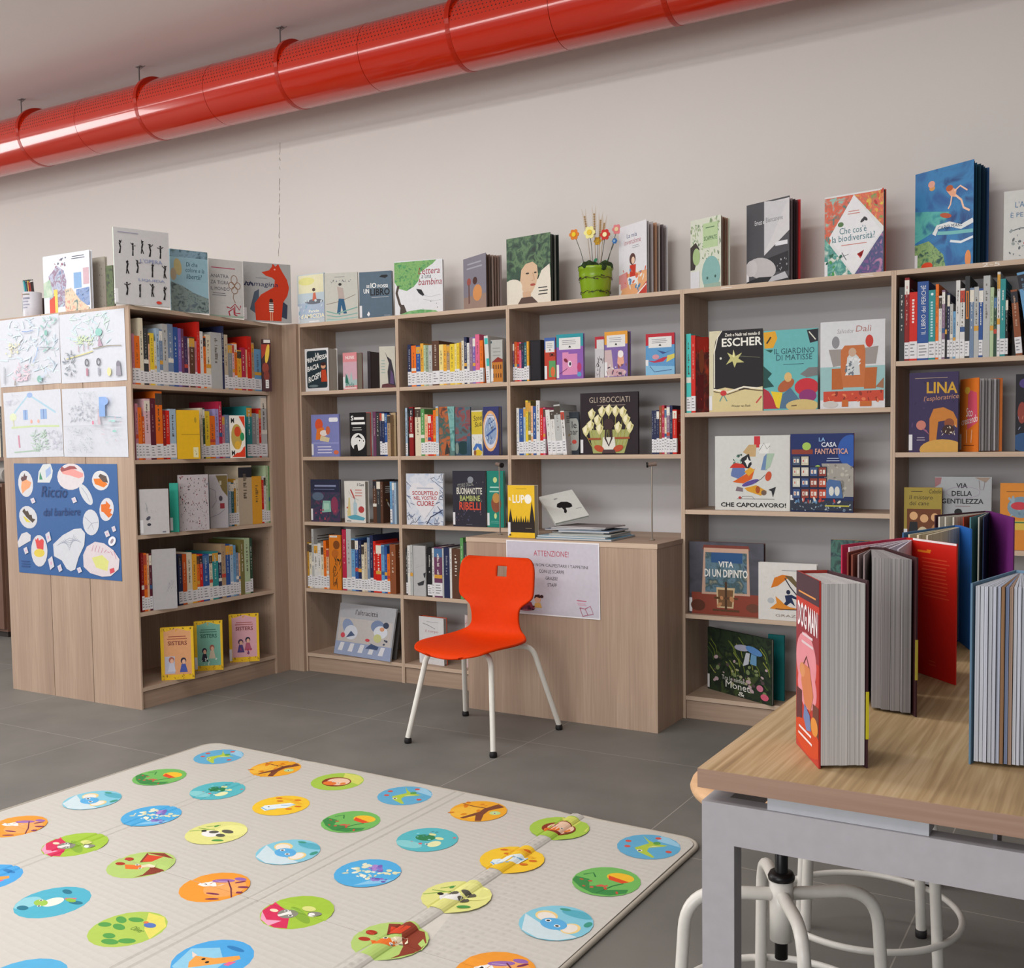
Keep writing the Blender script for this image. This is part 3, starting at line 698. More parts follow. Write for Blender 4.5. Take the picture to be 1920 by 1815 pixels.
PIC = {
 'croc': [blob('62aed4', 0, 0, 1, 1), ('p', '9accE6'.lower(), [(.05, .55), (.9, .4), (.75, .65), (.3, .95), (0, 1)][:5]), ('p', 'b4cc48', [(-.55, .75), (-.1, .25), (-.35, -.3), (-.1, -.55), (.45, -.75), (.5, -.68), (.1, -.35), (.05, -.1), (.4, .2), (.5, .35), (.15, .3), (-.2, .45)]), ('p', 'dfe0a0', [(0, -.08), (.35, .2), (.1, .12)]), blob('5aa04c', .12, .36, .12, .12)] + eye(-.12, -.42, .09) +
         [blob('d8584a', x, y, .10, .09) for x, y in ((-.75, .1), (-.6, -.3), (0, .75), (.72, -.1))],
 'tree': [blob('f0ac2c', 0, 0, 1, 1), blob('f2bc40', -.3, -.3, .6, .55), ('p', '7c4630', [(.25, .9), (.6, .75), (.3, .2), (.35, -.2), (.6, -.75), (.42, -.85), (.15, -.4), (-.05, -.85), (-.2, -.85), (.05, -.1), (.05, .3)]), ('l', '7c4630', .06, [(-.9, .35), (-.4, .3), (.1, .35)]), blob('b8d890', .62, .1, .2, .18)] + eye(.62, .08, .07) + [('s', ['e08a1c', 'd87a18'], 8, -.8, -.6, 0, .7, .12, 3)],
 'lion': [blob('a8cc4c', 0, 0, 1, 1), ('p', 'd8dc6c', [(0, .3), (.95, .1), (.8, .6), (.3, .95), (-.4, .9)]), blob('8c3420', 0, -.05, .58, .52), blob('f0ccb0', .05, 0, .46, .40), blob('e87a30', -.12, -.3, .28, .2), blob('e8863c', .35, -.1, .1, .14)] + eye(-.1, -.12, .05) + eye(.16, -.12, .05),
 'fruit': [blob('74bc60', 0, 0, 1, 1), blob('f4c030', .25, .42, .42, .3), ('p', 'e05024', [(-.12, .4), (.62, .25), (.45, .08), (.0, .14)]), ('p', '3c8c48', [(-.95, -.1), (-.5, -.1), (-.3, -.5), (0, -.35), (.3, -.5), (.8, -.2), (.85, -.45), (.5, -.8), (0, -.9), (-.5, -.7), (-.9, -.4)]), ('l', '2f7c40', .06, [(.1, -.85), (.3, -.2), (.5, .1)]), ('l', '2f7c40', .05, [(-.8, .1), (-.6, .35), (-.4, .1)]), ('s', ['d0604c', 'c8503c'], 10, -.8, -.6, .8, -.2, .09, 8)],
 'turtle': [blob('58bac4', 0, 0, 1, 1), blob('88d0d4', -.3, -.6, .5, .25), blob('2f8454', -.15, .1, .34, .26, 10), blob('e6e6a8', .3, .25, .16, .1), blob('e8eab4', .42, -.2, .2, .26), blob('e4e4a0', -.1, .42, .14, .08)] + eye(.22, -.32, .07) + [('s', ['d86a70', '4a98a8', '9adce0'], 12, -.7, -.5, .8, .75, .06, 4)],
 'cat': [blob('f4c834', 0, 0, 1, 1), ('p', 'eeb42c', [(-.7, .6), (0, .7), (.6, .45), (.5, .35), (0, .5), (-.6, .45)]), ('p', 'e4f0f8', [(-.5, -.3), (-.45, -.55), (-.1, -.7), (.1, -.3), (.35, -.1), (.4, .3), (.1, .35), (-.2, 0)]), ('l', '7ab0dc', .06, [(-.45, -.5), (-.1, -.6), (.1, -.35)]), ('l', '7ab0dc', .06, [(0, 0), (.2, .1), (.38, .3)])] + eye(-.28, -.32, .07) + [blob('d87020', x, y, .13, .07, 20) for x, y in ((-.6, .5), (-.35, .3), (.15, .68), (.62, .2), (.5, -.15))],
 'elephant': [blob('86cade', 0, 0, 1, 1), ('p', 'cfe2e8', [(-1, .05), (-.2, -.3), (.9, -.45), (.5, -.85), (0, -.98), (-.6, -.8)]), blob('58b0c4', .3, .7, .5, .2), blob('f0d490', -.42, .22, .34, .28, -20), blob('ece6dc', -.4, .18, .28, .22, -20), blob('f0d490', .5, -.12, .26, .3), blob('ece6dc', .48, -.12, .2, .24), blob('5cb0e4', -.02, -.1, .40, .30, -12)] + eye(-.24, 0, .09) + eye(.12, -.16, .09) + [blob('3f9c88', -.15, .78, .16, .07, 10), blob('3f9c88', .8, .3, .1, .16)],
 'flower': [blob('50aee2', 0, 0, 1, 1), ('p', '8ccaec', [(.2, -.9), (.9, -.3), (.98, 0), (.4, -.4)]), ('s', ['e4e4c8', 'f0f0dc', 'd8d8b0'], 22, -.7, -.35, .35, .2, .10, 5), ('s', ['e4e4c8'], 10, -.6, .2, -.2, .5, .10, 6), ('s', ['8a78c8', '7a60b8', 'b08ad0'], 18, -.15, .25, .25, .6, .10, 7), ('s', ['9a88d0', '6a58b0'], 12, .4, -.4, .85, -.1, .10, 9), ('s', ['e0e0b8'], 9, .4, .2, .8, .45, .1, 2)],
 'panda': [blob('e2e28c', 0, 0, 1, 1), blob('ecec96', .3, .4, .55, .45), ('l', '8ab04c', .05, [(-.9, -.35), (-.3, .2)]), ('l', '8ab04c', .05, [(-.7, .2), (-.4, .55)]), ('l', '8ab04c', .05, [(-.85, .0), (-.4, .1)]), blob('f0f0ec', -.1, -.15, .34, .26), blob('5c5a50', -.12, .0, .17, .12, 20), blob('5c5a50', .25, .25, .24, .13), blob('5c5a50', .3, -.1, .18, .12), blob('2c2a2a', -.48, -.1, .1, .08), blob('4c9a4c', .55, -.45, .2, .08, 25), blob('4c9a4c', -.45, .42, .06, .1)],
 'bird': [blob('f09c34', 0, 0, 1, 1), blob('f0a860', .3, .1, .6, .6), blob('9a6ab0', -.1, .42, .34, .12, 30), blob('9a6ab0', .25, .75, .2, .1, 10), ('p', 'f2f0ec', [(-.6, .0), (-.3, .3), (.1, .45), (.1, .2), (-.3, -.15), (-.55, -.15)])] + eye(-.42, .02, .1) + [('l', '6c2848', .04, [(.0, .5), (.5, .15), (.95, -.25)]), blob('7c2c58', .4, .6, .16, .05, 55), blob('7c2c58', .75, .4, .18, .06, 25), blob('7c2c58', .3, -.35, .22, .05, 15), blob('7c2c58', .55, -.6, .2, .05, 30), blob('7c2c58', .9, .1, .12, .04, 20)],
 'raccoon': [blob('a4c840', 0, 0, 1, 1), ('p', 'd8305c', [(-.98, .15), (-.5, .0), (0, -.3), (.45, -.85), (.1, -.98), (-.5, -.85), (-.9, -.4)]), ('p', 'eca8c4', [(-.9, -.45), (-.4, -.75), (.0, -.6), (-.1, -.98), (-.6, -.82)]), blob('88b038', .2, -.1, .6, .16, -25), blob('8c8a80', -.15, -.2, .30, .26, -10), ('p', 'f0eee8', [(-.2, -.05), (-.05, -.15), (-.25, -.45), (-.35, -.4)])] + eye(-.3, -.1, .07) + eye(.0, -.26, .07) + [blob('dce088', .15, .3, .22, .14), blob('8c8a80', .5, .15, .2, .12, 20), blob('f0eee8', .45, .08, .1, .08), blob('f0e0c0', -.62, -.25, .14, .08)],
 'fox': [blob('b4d074', 0, 0, 1, 1), ('p', '8c3c28', [(-.6, .7), (-.1, .95), (.5, .8), (.9, .35), (.98, -.1), (.7, -.55), (.5, -.1), (.1, .35), (-.2, .1)]), ('p', 'd84828', [(-.45, .6), (.1, .75), (.1, .3), (-.15, .15)]), ('p', 'e8762c', [(-.45, -.25), (.0, -.05), (.35, .05), (.2, -.3), (-.15, -.45)]), ('p', 'ece0c0', [(.0, .0), (.3, .35), (.5, .1), (.2, -.15)])] + eye(-.08, -.08, .07) + eye(.2, -.2, .06) + [blob('b03420', -.7, .1, .16, .1, 10), blob('b03420', -.62, -.28, .17, .1, 10), ('p', '8c3c28', [(.6, -.75), (.98, -.2), (.75, -.2)])],
 'leaf': [blob('b0cc58', 0, 0, 1, 1), ('p', 'e4dc68', [(-.3, .9), (.4, .2), (.98, -.1), (.8, .6), (.3, .95)]), blob('54a04c', -.6, .25, .24, .12, -20), blob('54a04c', -.25, .45, .24, .12, 10), blob('54a04c', -.75, -.15, .2, .12, 10), blob('54a04c', -.3, -.05, .24, .12, -10), blob('54a04c', .2, -.7, .26, .13, 10), blob('54a04c', .55, -.45, .24, .13, 20), blob('54a04c', -.1, -.5, .2, .12), blob('5878c0', .35, .42, .2, .12), blob('e07848', .12, .48, .08, .06), ('t', '4c7c34', 'Oliver', .05, .0, .5, .2)],
 'giraffe': [blob('4ca8e4', 0, 0, 1, 1), ('p', '90cce8', [(-.9, .1), (-.3, .5), (.4, .0), (.5, -.6), (0, -.95), (-.6, -.75)]), ('p', 'f0a44c', [(-.5, -.1), (.0, .05), (.45, .45), (.6, .35), (.5, .1), (.1, -.3), (-.2, -.6), (-.4, -.4)]), ('p', 'e86a94', [(.45, .1), (.62, .2), (.6, -.05), (.45, -.08)]), ('p', 'f4d8c8', [(-.75, .0), (-.5, -.05), (-.5, -.2)]), blob('1a1a1a', -.2, -.12, .05, .05), blob('1a1a1a', .0, -.18, .05, .05), blob('2f80c0', .1, .65, .3, .08)],
 'frog': [blob('50b4cc', 0, 0, 1, 1), blob('90d0dc', -.6, -.4, .35, .4), blob('247890', -.25, .62, .22, .1, -10), blob('247890', -.4, -.65, .2, .12), blob('247890', .6, .3, .24, .1, 10), blob('f0efe0', .0, .0, .26, .3), blob('a0c850', -.25, -.2, .26, .16, -10), ('l', 'd87088', .1, [(.1, .3), (.4, .45)]), blob('8cc048', .35, .32, .2, .09)] + eye(-.38, -.1, .06) + eye(-.1, -.35, .06),
 'green': [blob('98cc60', 0, 0, 1, 1), blob('b4d878', -.2, .3, .5, .3)],
 'parrot': [blob('e8dc6c', 0, 0, 1, 1), blob('e06c44', -.2, .1, .35, .28, 20), ('l', '8ab048', .05, [(-.7, .3), (-.2, .75)]), ('l', '8ab048', .05, [(.1, .6), (.7, .4)]), blob('60a8c8', .5, -.1, .2, .12), ('l', '8ab048', .06, [(-.8, .0), (-.3, .3)])],
 'blue': [blob('54b0dc', 0, 0, 1, 1), blob('90cce4', .2, .2, .5, .4), blob('f0c060', -.2, -.1, .3, .3)],
}
ROWS = [['croc', 'tree', 'lion'], ['fruit', 'turtle', 'cat'], ['elephant', 'flower', 'panda'], ['bird', 'raccoon', 'fox'], ['leaf', 'giraffe', 'frog'], ['blue', 'green', 'parrot']]
pm = thing('play_mat', 'large white folding foam play mat printed with round animal pictures', 'play mat', tuple(MO))
def build_mat():
    bm = bmesh.new(); mats = []
    surf = mat_surface_material()
    def mi(m):
        if m not in mats: mats.append(m)
        return mats.index(m)
    def face(pts, m, z):
        f = bm.faces.new([bm.verts.new((p[0], p[1], z)) for p in pts]); f.material_index = mi(m)
        f.normal_update()
        if f.normal.z < 0: f.normal_flip()
    face(rounded(.008, -MWY, MWX - .008, -.008, .06), surf, mat_th)
    tmp = MB()
    for r in range(6):
        for c in range(7):
            cx = .187 + .3125 * c; cy = -.135 - .2865 * r + .0008 * c
            if cy < -MWY + .1: continue
            p = PIC[ROWS[r][c % 3]]
            R = .097
            its = []
            z = .0001
            clip = lambda q: (q[0] * min(1, .985 / max(1e-6, math.hypot(*q))), q[1] * min(1, .985 / max(1e-6, math.hypot(*q))))
            art(tmp, [(k[0], k[1], [clip(q) for q in k[2]]) if k[0] == 'p' else (('p', k[1], [clip(q) for q in ell(*k[2:])]) if k[0] == 'e' and (len(k) < 3 or k[4] < .99) else k) for k in p], (cx, cy, mat_th), (1, 0, 0), (0, 1, 0), (0, 0, 1), R, R, .0001, .00003, clip=False)
    for f, m in zip(tmp.f, tmp.m):
        try:
            ff = bm.faces.new([bm.verts.new(tmp.v[i]) for i in f]); ff.material_index = mi(tmp.mats[m])
        except ValueError: pass
    cuts = []
    for d in (-.032, -.026, -.024, -.018, -.010, 0, .010, .018, .024, .026, .032): cuts.append((CR[2] + d, 0))
    for c in CR[:2]:
        for s in (-.018, .018):
            for d in (-.006, 0, .006): cuts.append((c + s + d, 0))
    for x, _ in cuts:
        bmesh.ops.bisect_plane(bm, geom=bm.verts[:] + bm.edges[:] + bm.faces[:], plane_co=(x, 0, 0), plane_no=(1, 0, 0), dist=1e-6)
    for d in (-.005, 0, .005):
        bmesh.ops.bisect_plane(bm, geom=bm.verts[:] + bm.edges[:] + bm.faces[:], plane_co=(0, -.99 + d, 0), plane_no=(0, 1, 0), dist=1e-6)
    for v in bm.verts:
        P = mpoint(v.co.x, v.co.y, v.co.z); v.co = (P[0] - MO.x, P[1] - MO.y, P[2])
    me = bpy.data.meshes.new('printed_surface'); bm.to_mesh(me); bm.free()
    for m in mats: me.materials.append(M(m))
    o = bpy.data.objects.new('printed_surface', me); COL.objects.link(o); o.parent = pm
    # foam body and piping
    mb = MB()
    body = [tuple((Vector(mpoint(x, y, 0)) - MO)[:2]) for x, y in rounded(.004, -MWY + .004, MWX - .004, -.004, .062)]
    mb.prism(body, .0015, mat_th - .0045, 'd8d4ca'); mb.build('foam_body', pm)
    mb = MB(); pts = []
    base = rounded(0, -MWY, MWX, 0, .064)
    for i in range(len(base)):
        a = base[i]; b = base[(i + 1) % len(base)]; n = max(1, int(math.hypot(b[0] - a[0], b[1] - a[1]) / .05))
        for k in range(n): pts.append((a[0] + (b[0] - a[0]) * k / n, a[1] + (b[1] - a[1]) * k / n))
    P3 = [Vector(mpoint(x, y, mat_th * .5)) - MO for x, y in pts]
    mb.tube([(p.x, p.y, p.z) for p in P3], .0072, mat('b4ada0', .5), 10, close=True); mb.build('edge_piping', pm)
build_mat()

# ------------------------------------------------------------------ table in the foreground
TZ = .78; TX0, TY0, TX1, TY1 = 3.452, -3.001, 5.05, -1.34
tab = thing('table', 'pale oak table on a white steel frame in the right foreground', 'table', (TX0, TY0, 0))
tw, td = TX1 - TX0, TY1 - TY0
mb = MB(); mb.box(0, 0, TZ - .0265, tw, td, TZ - .0004, WE); mb.box(0.0004, .0004, TZ - .0004, tw - .0004, td - .0004, TZ, WT); mb.build('table_top', tab)
fm = mat('aaa7ab', .5)
FX, FY, FZ = .004, .006, .7335
def framebox(mb, *a):
    mb.box(*a, fm)
mb = MB(); framebox(mb, FX, FY, FZ - .056, tw - .01, FY + .03, FZ); framebox(mb, FX, td - .04, FZ - .056, tw - .01, td - .01, FZ)
framebox(mb, FX, FY + .0305, FZ - .056, FX + .03, td - .0405, FZ); framebox(mb, tw - .04, FY + .0305, FZ - .056, tw - .01, td - .0405, FZ); mb.build('rail_frame', tab)
for (x, y) in ((FX, FY), (tw - .056, FY), (FX, td - .04), (tw - .056, td - .04)):
    l = MB().box(x, y, .012, x + .046, y + .03, FZ - .056, fm).build('leg', tab)
    MB().lathe([(0, 0), (.014, 0), (.014, .008), (.006, .0118), (0, .0118)], '2a2828', (x + .023, y + .015), 14).build('levelling_foot', l)
mb = MB(); mb.box(.095, .010, FZ + .0005, .30, .05, TZ - .027, mat('b9bcc2', .35, metal=.3)); mb.build('mounting_plate', tab)
for bx_ in (.37, .41): MB().box(bx_, .037, FZ - .03, bx_ + .005, .09, TZ - .027, '8a868a').build('bracket', tab)

# ------------------------------------------------------------------ swivel stools under the table
def stool(px, depth, label, rot, hz):
    v = ray(px, 1700); P = CAMP + v * depth
    t = thing('stool', label, 'stool', (P.x, P.y, 0), (0, 0, rot), 'swivel stools under the table')
    MB().lathe([(0, .545), (.155, .545), (.170, .552), (.174, .562), (.170, .572), (.150, .577), (0, .576)], wood('beech_seat', 0, ('c49a72', 'e0bd96', 'd2aa82')), seg=40).build('seat', t)
    MB().lathe([(0, .535), (.07, .535), (.07, .5445), (0, .5445)], '2a2828', seg=24).build('seat_plate', t)
    bk = mat('171516', .35)
    mb = MB(); mb.lathe([(0, hz - .155), (.0125, hz - .155), (.0125, .534), (0, .534)], bk, seg=20); mb.lathe([(.0, hz + .001), (.025, hz + .001), (.026, hz + .007), (.022, hz + .015), (.013, hz + .016)], bk, seg=24); mb.build('gas_spindle', t)
    wm2 = mat('d6d3cc', .3, spec=.5)
    MB().lathe([(.0135, hz - .118), (.022, hz - .118), (.023, hz), (.0135, hz)], wm2, seg=24).build('sleeve', t)
    for k in range(4):
        a = math.pi / 4 + k * math.pi / 2; c, s = math.cos(a), math.sin(a)
        l = MB().tube(bent([(c * .0205, s * .0205, hz - .028), (c * .183, s * .183, hz - .020), (c * .205, s * .205, .02)], .075, 10), .0125, wm2, 12).build('leg', t)
        MB().lathe([(0, .0), (.0135, 0), (.0145, .01), (.0138, .02), (0, .02)], '2a2828', (c * .205, s * .205), 12).build('foot_cap', l)
    n = 64; MB().tube([(.213 * math.cos(2 * math.pi * k / n), .213 * math.sin(2 * math.pi * k / n), .122) for k in range(n)], .0075, wm2, 10, close=True).build('foot_ring', t)
    return t
stool(1465, 2.02, 'white tube swivel stool with black spindle, nearest the table leg', rad(-16), .383)
stool(1622, 2.47, 'white tube swivel stool with foot ring, farther back under the table', rad(17), .44)

# ------------------------------------------------------------------ books
PAL = {'white': 'dcdad6', 'cream': 'e0d6bc', 'pale grey': 'b9bab8', 'grey': '8e8f90', 'charcoal': '38393b', 'black': '1d1b1e', 'navy': '262d50', 'blue': '2f5496', 'sky blue': '6b9fc8', 'pale blue': 'a4bcd0', 'grey blue': '7488a4',
       'teal': '2f8f90', 'dark teal': '1f5f6a', 'turquoise': '4cc4bc', 'green': '5c9a58', 'pale green': 'b4c8a0', 'dark green': '2c4a38', 'sage': '8fa088', 'olive': '7c7440', 'yellow': 'e8c834', 'pale yellow': 'ecd88a', 'amber': 'e8a834', 'ochre': 'c08c2c',
       'orange': 'e8701c', 'dark orange': 'c85418', 'peach': 'e8b48c', 'salmon': 'e08c74', 'red': 'd02418', 'dark red': '8c1c1c', 'crimson': 'b82848', 'maroon': '5c2030', 'rose': 'c07a88', 'pink': 'e0668c', 'pale pink': 'dcb4bc', 'magenta': 'c03080',
       'purple': '5c3878', 'dark purple': '3c2850', 'violet': '7c64b0', 'lilac': 'a498cc', 'plum': '6c3c5c', 'mauve': '8a7088', 'brown': '5c3c2c', 'tan': 'b09474', 'beige': 'c4b49c', 'copper': '8c5030'}
LAB = 'e3e2e4'
def rot_of(x, y, z): return (rad(x), rad(y), rad(z))
def make_book(label, W, Hh, Th, loc, rot, col, spine=None, fart=None, sart=None, stick='s', group=None, pages='d6d0c4', back=None, soft=False, fan=None, bart=None, name='book', parts=True, lab_h=.062, side_art=None):
    """canonical frame: spine at x = 0, fore edge at x = W, front cover in y = 0 facing -y, z up"""
    t = thing(name, label, 'book', loc, rot, group)
    b = .0009 if soft else .0022
    b = min(b, Th * .2)
    ins = .0008 if soft else .0035
    spine = spine or col; back = back or spine
    mb = MB()
    al = rad(fan[0]) if fan else 0
    mb.box(0, 0, 0, W, b, Hh, col)
    mb.box(0, b + .00001, 0, b, Th, Hh, spine)
    if al == 0: mb.box(b + .00001, Th - b, 0, W, Th, Hh, back)
    else:
        c, s = math.cos(al), math.sin(al)
        mb.prism([(b, Th), (b + (W - b) * c, Th + (W - b) * s), (b + (W - b) * c + b * s, Th + (W - b) * s - b * c), (b + b * s, Th - b * c)], 0, Hh, back)
    if fart: art(mb, fart, (0, 0, 0), (1, 0, 0), (0, 0, 1), (0, -1, 0), W, Hh)
    if sart: art(mb, sart, (0, Th, 0), (0, -1, 0), (0, 0, 1), (-1, 0, 0), Th, Hh)
    if bart and al:   # inner face of the back board, seen from inside the V
        art(mb, bart, (b + b * s, Th - b * c, 0), (c, s, 0), (0, 0, 1), (s, -c, 0), W - b, Hh)
    if side_art: art(mb, side_art, (W, Th, 0), (-1, 0, 0), (0, 0, 1), (0, 1, 0), W, Hh)
    mb.build('cover', t)
    mb = MB(); z0 = ins; z1 = Hh - ins
    if not fan:
        mb.box(b + .0002, b + .0001, z0, W - ins, Th - b - .0001, z1, pages_mat(pages))
    else:
        n = fan[1]; cols = fan[2]; rg = random.Random(n + int(W * 1e4)); tot = (Th - 2 * b)
        lo = fan[3] if len(fan) > 3 else 0; hi = fan[4] if len(fan) > 4 else 1
        for i in range(n):
            a = al * (lo + (hi - lo) * (i + .5) / n); y0 = b + tot * i / n; th = tot / n * .92; c2, s2 = math.cos(a), math.sin(a)
            tip = min(th * 1.0, th); LW = (W - ins - b) * rg.uniform(.96, 1)
            pc = cols[i % len(cols)]
            m_ = pages_mat(pc, 420, 'A')
            mb.prism([(b + .0003, y0), (b + LW * c2, y0 + LW * s2), (b + LW * c2 - tip * s2, y0 + LW * s2 + tip * c2), (b + .0003, y0 + th)], z0, z1, m_)
    mb.build('page_block', t)
    if stick:
        mb = MB(); lh = min(lab_h, Hh * .35); e = .0004
        mb.box(-e, .0002, .008, -.00005, Th - .0002, .008 + lh, LAB)
        if stick in ('f', 'b'): mb.box(-e, -e, .008, .013, -.00008, .008 + lh, LAB)
        rg = random.Random(int(loc[0] * 9999))
        L = [('r', '8c8c90', .15, .18 + .2 * k, .15 + rg.uniform(.3, .7), .25 + .2 * k) for k in range(4)]
        art(mb, L, (-e, Th, .008), (0, -1, 0), (0, 0, 1), (-1, 0, 0), Th, lh)
        mb.build('spine_label', t)
    return t
ORD = lambda n: '%d%s' % (n, 'th' if 10 <= n % 100 <= 20 else {1: 'st', 2: 'nd', 3: 'rd'}.get(n % 10, 'th'))
def inside(v, ax, z, last=False):
    """keep a position between the side panels of its bay"""
    if z > 1.8 or z == 1.1924 or z == DZT_: return v
    m = T / 2 + .0012
    if ax == 0: return min(max(v, YA0 + m), YA1 - m)
    for i in range(5):
        if XB[i] - .02 <= v - (.02 if last else -.02) < XB[i + 1] - .02 or i == 4: return min(max(v, XB[i] + m), XB[i + 1] - m)
    return v
DZT_ = .8065
def row(where, z, ax, val, spec, xend, deep=.26, arts=None):
    """a run of books standing with their spines out: 'x ytop colour flags' separated by ';'"""
    arts = arts or {}
    ent = [e.strip().split(' ', 2) for e in spec.split(';')]
    rg = random.Random(int(z * 1000) + int(xend)); idx = 0; prev = None
    for i, e in enumerate(ent):
        x0 = float(e[0]); x1 = float(ent[i + 1][0]) if i + 1 < len(ent) else xend
        if e[1] == '-': continue
        rest = e[2].split('/'); cname = rest[0].strip(); flags = rest[1] if len(rest) > 1 else ''
        idx += 1
        A = colx(x0, ax, val, z); B = colx(x1, ax, val, z)
        top = hit((x0 + x1) / 2, float(e[1]), ax, val).z
        o = 1 - ax if ax == 1 else 1
        ai = 0 if ax == 1 else 1
        A[ai] = inside(A[ai], ax, z); B[ai] = inside(B[ai], ax, z, True)
        Th = abs(B[ai] - A[ai]) - .0008
        Hh = max(.12, min(top - z, .345))
        W = min(deep, max(.13, Hh * rg.uniform(.68, .8)))
        lean = 0
        for f in flags.split(','):
            if f.startswith('L'): lean = float(f[1:])
        if lean: Th = Th * math.cos(rad(lean)); Hh = Hh / math.cos(rad(lean)) - Th * abs(math.sin(rad(lean)))
        hexc = PAL[cname]; c = lin(hexc); lum = .3 * c[0] + .6 * c[1] + .1 * c[2]
        tcol = 'e8e4da' if lum < .28 else '4a4038'
        sa = arts.get(idx)
        if sa is None:
            sa = []; y = rg.uniform(.84, .93); 
            a2 = rg.choice(['e8e0d0', '2c2c34', 'd8a040', 'c04838', '4c74a0', tcol, tcol])
            if rg.random() < .35: sa.append(('r', a2, 0, .80, 1, .97))
            a_, b2_ = lin(hexc), lin(tcol); fd = rg.uniform(.35, .9)
            mix = '%02x%02x%02x' % tuple(int(int(hexc[k:k + 2], 16) * (1 - fd) + int(tcol[k:k + 2], 16) * fd) for k in (0, 2, 4))
            while y > .44:
                l = rg.uniform(.012, .035)
                if rg.random() < .85: sa.append(('r', mix, .36, y - l, .36 + rg.uniform(.12, .3), y))
                y -= l + rg.choice([.006, .008, .03])
            if rg.random() < .3: sa.append(('r', rg.choice(['d8a040', 'e0dcd0', 'c04838', '3c5c8c']), 0, .38, 1, .45))
        size = ('tall ' if Hh > .27 else 'short ' if Hh < .205 else '') + ('thin ' if Th < .0125 else 'thick ' if Th > .028 else '')
        lab = '%s%s book, %s from left%s, %s' % (size, cname, ORD(idx), (' after the %s one' % prev) if prev and prev != cname else '', where)
        lab = ' '.join(lab.split()[:16])
        stick = None if 'n' in flags.split(',') else 'f'
        zz = z + .0004
        if lean < 0: zz += Th * math.sin(rad(-lean))
        rz = 90 if ax == 1 else 180
        loc = (B.x, val, zz) if ax == 1 else (val, B.y, zz)
        so = ('c' in flags.split(','))
        fa = [('h', tcol, 4, .12, .72, .8, .9), ('s', [a for a in (tcol, hexc, 'c8a050')], 10, .2, .2, .8, .6, .06, idx)]
        make_book(lab, W, Hh, Th, loc, (rad(lean), 0, rad(rz)), hexc, fart=fa, sart=sa, stick=stick, group='books ' + where, soft=so or Th < .008, side_art=[('r', 'e8e6e2', .70, .08, .9, .2), ('s', ['2a2a30'], 5, .73, .1, .87, .18, .02, 3)] if 'q' in flags else None, lab_h=rg.uniform(.055, .07))
        prev = cname

def FB(label, z, ax, val, xl, xr, ytop, fart, col, yaw=0, Th=.012, tilt=0, **kw):
    """a book shown with its front cover out"""
    P = colx(xl, ax, val, z); ai_ = 0 if ax == 1 else 1; P[ai_] = inside(P[ai_], ax, z); th = (0 if ax == 1 else 90) + yaw
    d = Vector((math.cos(rad(th)), math.sin(rad(th)), 0))
    lo, hi = .02, .9
    for _ in range(40):
        m = (lo + hi) / 2
        if proj(P + d * m)[0] < xr: lo = m
        else: hi = m
    W = lo; lo, hi = .05, .6
    for _ in range(40):
        m = (lo + hi) / 2
        if proj(P + Vector((0, 0, m)))[1] > ytop: lo = m
        else: hi = m
    Hh = lo
    zz = z + .0004 + (Th * math.sin(rad(tilt)) if tilt else 0)
    st = kw.pop('stick', 'b')
    return make_book(label, W, Hh, Th, (P.x, P.y, zz), (rad(-tilt), 0, rad(th)), col, fart=fart, stick=st, **kw)

# spine rows of the side bookcase (its open side looks towards +x)
XA = XC - .012
row('side bookcase top shelf', ZS[0], 0, XA, "249 626 rose;254 630 orange;264 597 cream;271 616 charcoal;280 626 peach/c;283 625 yellow;291 640 cream;295 616 pale blue;301 618 grey blue;307 608 pale grey;317 608 grey blue;327 614 blue;336 616 violet;342 617 plum;347 631 dark purple;354 634 pale pink;357 632 brown;367 640 rose;371 604 red;377 622 white;383 631 orange;388 628 cream", 397)
row('side bookcase top shelf, right half', ZS[0], 0, XA, "397 624 pale grey/n,q;418 612 navy/n;422 628 beige;429 645 grey;437 645 pale pink;441 643 orange;446 657 amber;454 652 crimson;462 656 peach/c;465 631 red;473 643 tan;478 655 sky blue", 491)
row('side bookcase second shelf', ZS[1], 0, XA, "256 757 rose;261 764 orange;268 781 dark orange;273 748 pale pink;284 747 maroon;294 734 orange;307 770 dark red;313 770 red;320 767 pale blue", 332)
row('side bookcase second shelf, middle', ZS[1], 0, XA, "378 765 cream;382 765 dark green;386 771 yellow;395 780 orange;405 767 lilac;412 753 crimson;418 780 rose;423 778 grey blue", 431)
row('side bookcase second shelf, right end', ZS[1], 0, XA, "464 762 teal;474 775 grey;482 776 pale grey;487 766 red;491 743 pale grey", 502)
row('side bookcase third shelf', ZS[2], 0, XA, "430 904 pale blue;435 905 dark teal;440 898 ochre;444 899 cream;449 873 beige/n;474 893 amber/n;492 900 red;496 893 white;500 873 pale green;505 874 green", 509)
row('side bookcase fourth shelf', ZS[3], 0, XA, "267 1037 dark red;272 1037 orange;278 1038 peach;282 1038 maroon", 287)
row('side bookcase fourth shelf, right part', ZS[3], 0, XA, "336 1039 navy;344 1039 dark orange;352 1036 cream;362 1039 amber;371 1040 orange;376 1039 red;382 1039 blue;394 1039 cream;400 1034 teal;411 1037 navy;417 1020 tan;425 1020 blue;433 1021 pale blue;439 1022 sky blue;444 1036 grey blue;449 1037 peach;452 1012 olive/n;460 1009 pale green;470 1009 dark green", 475)
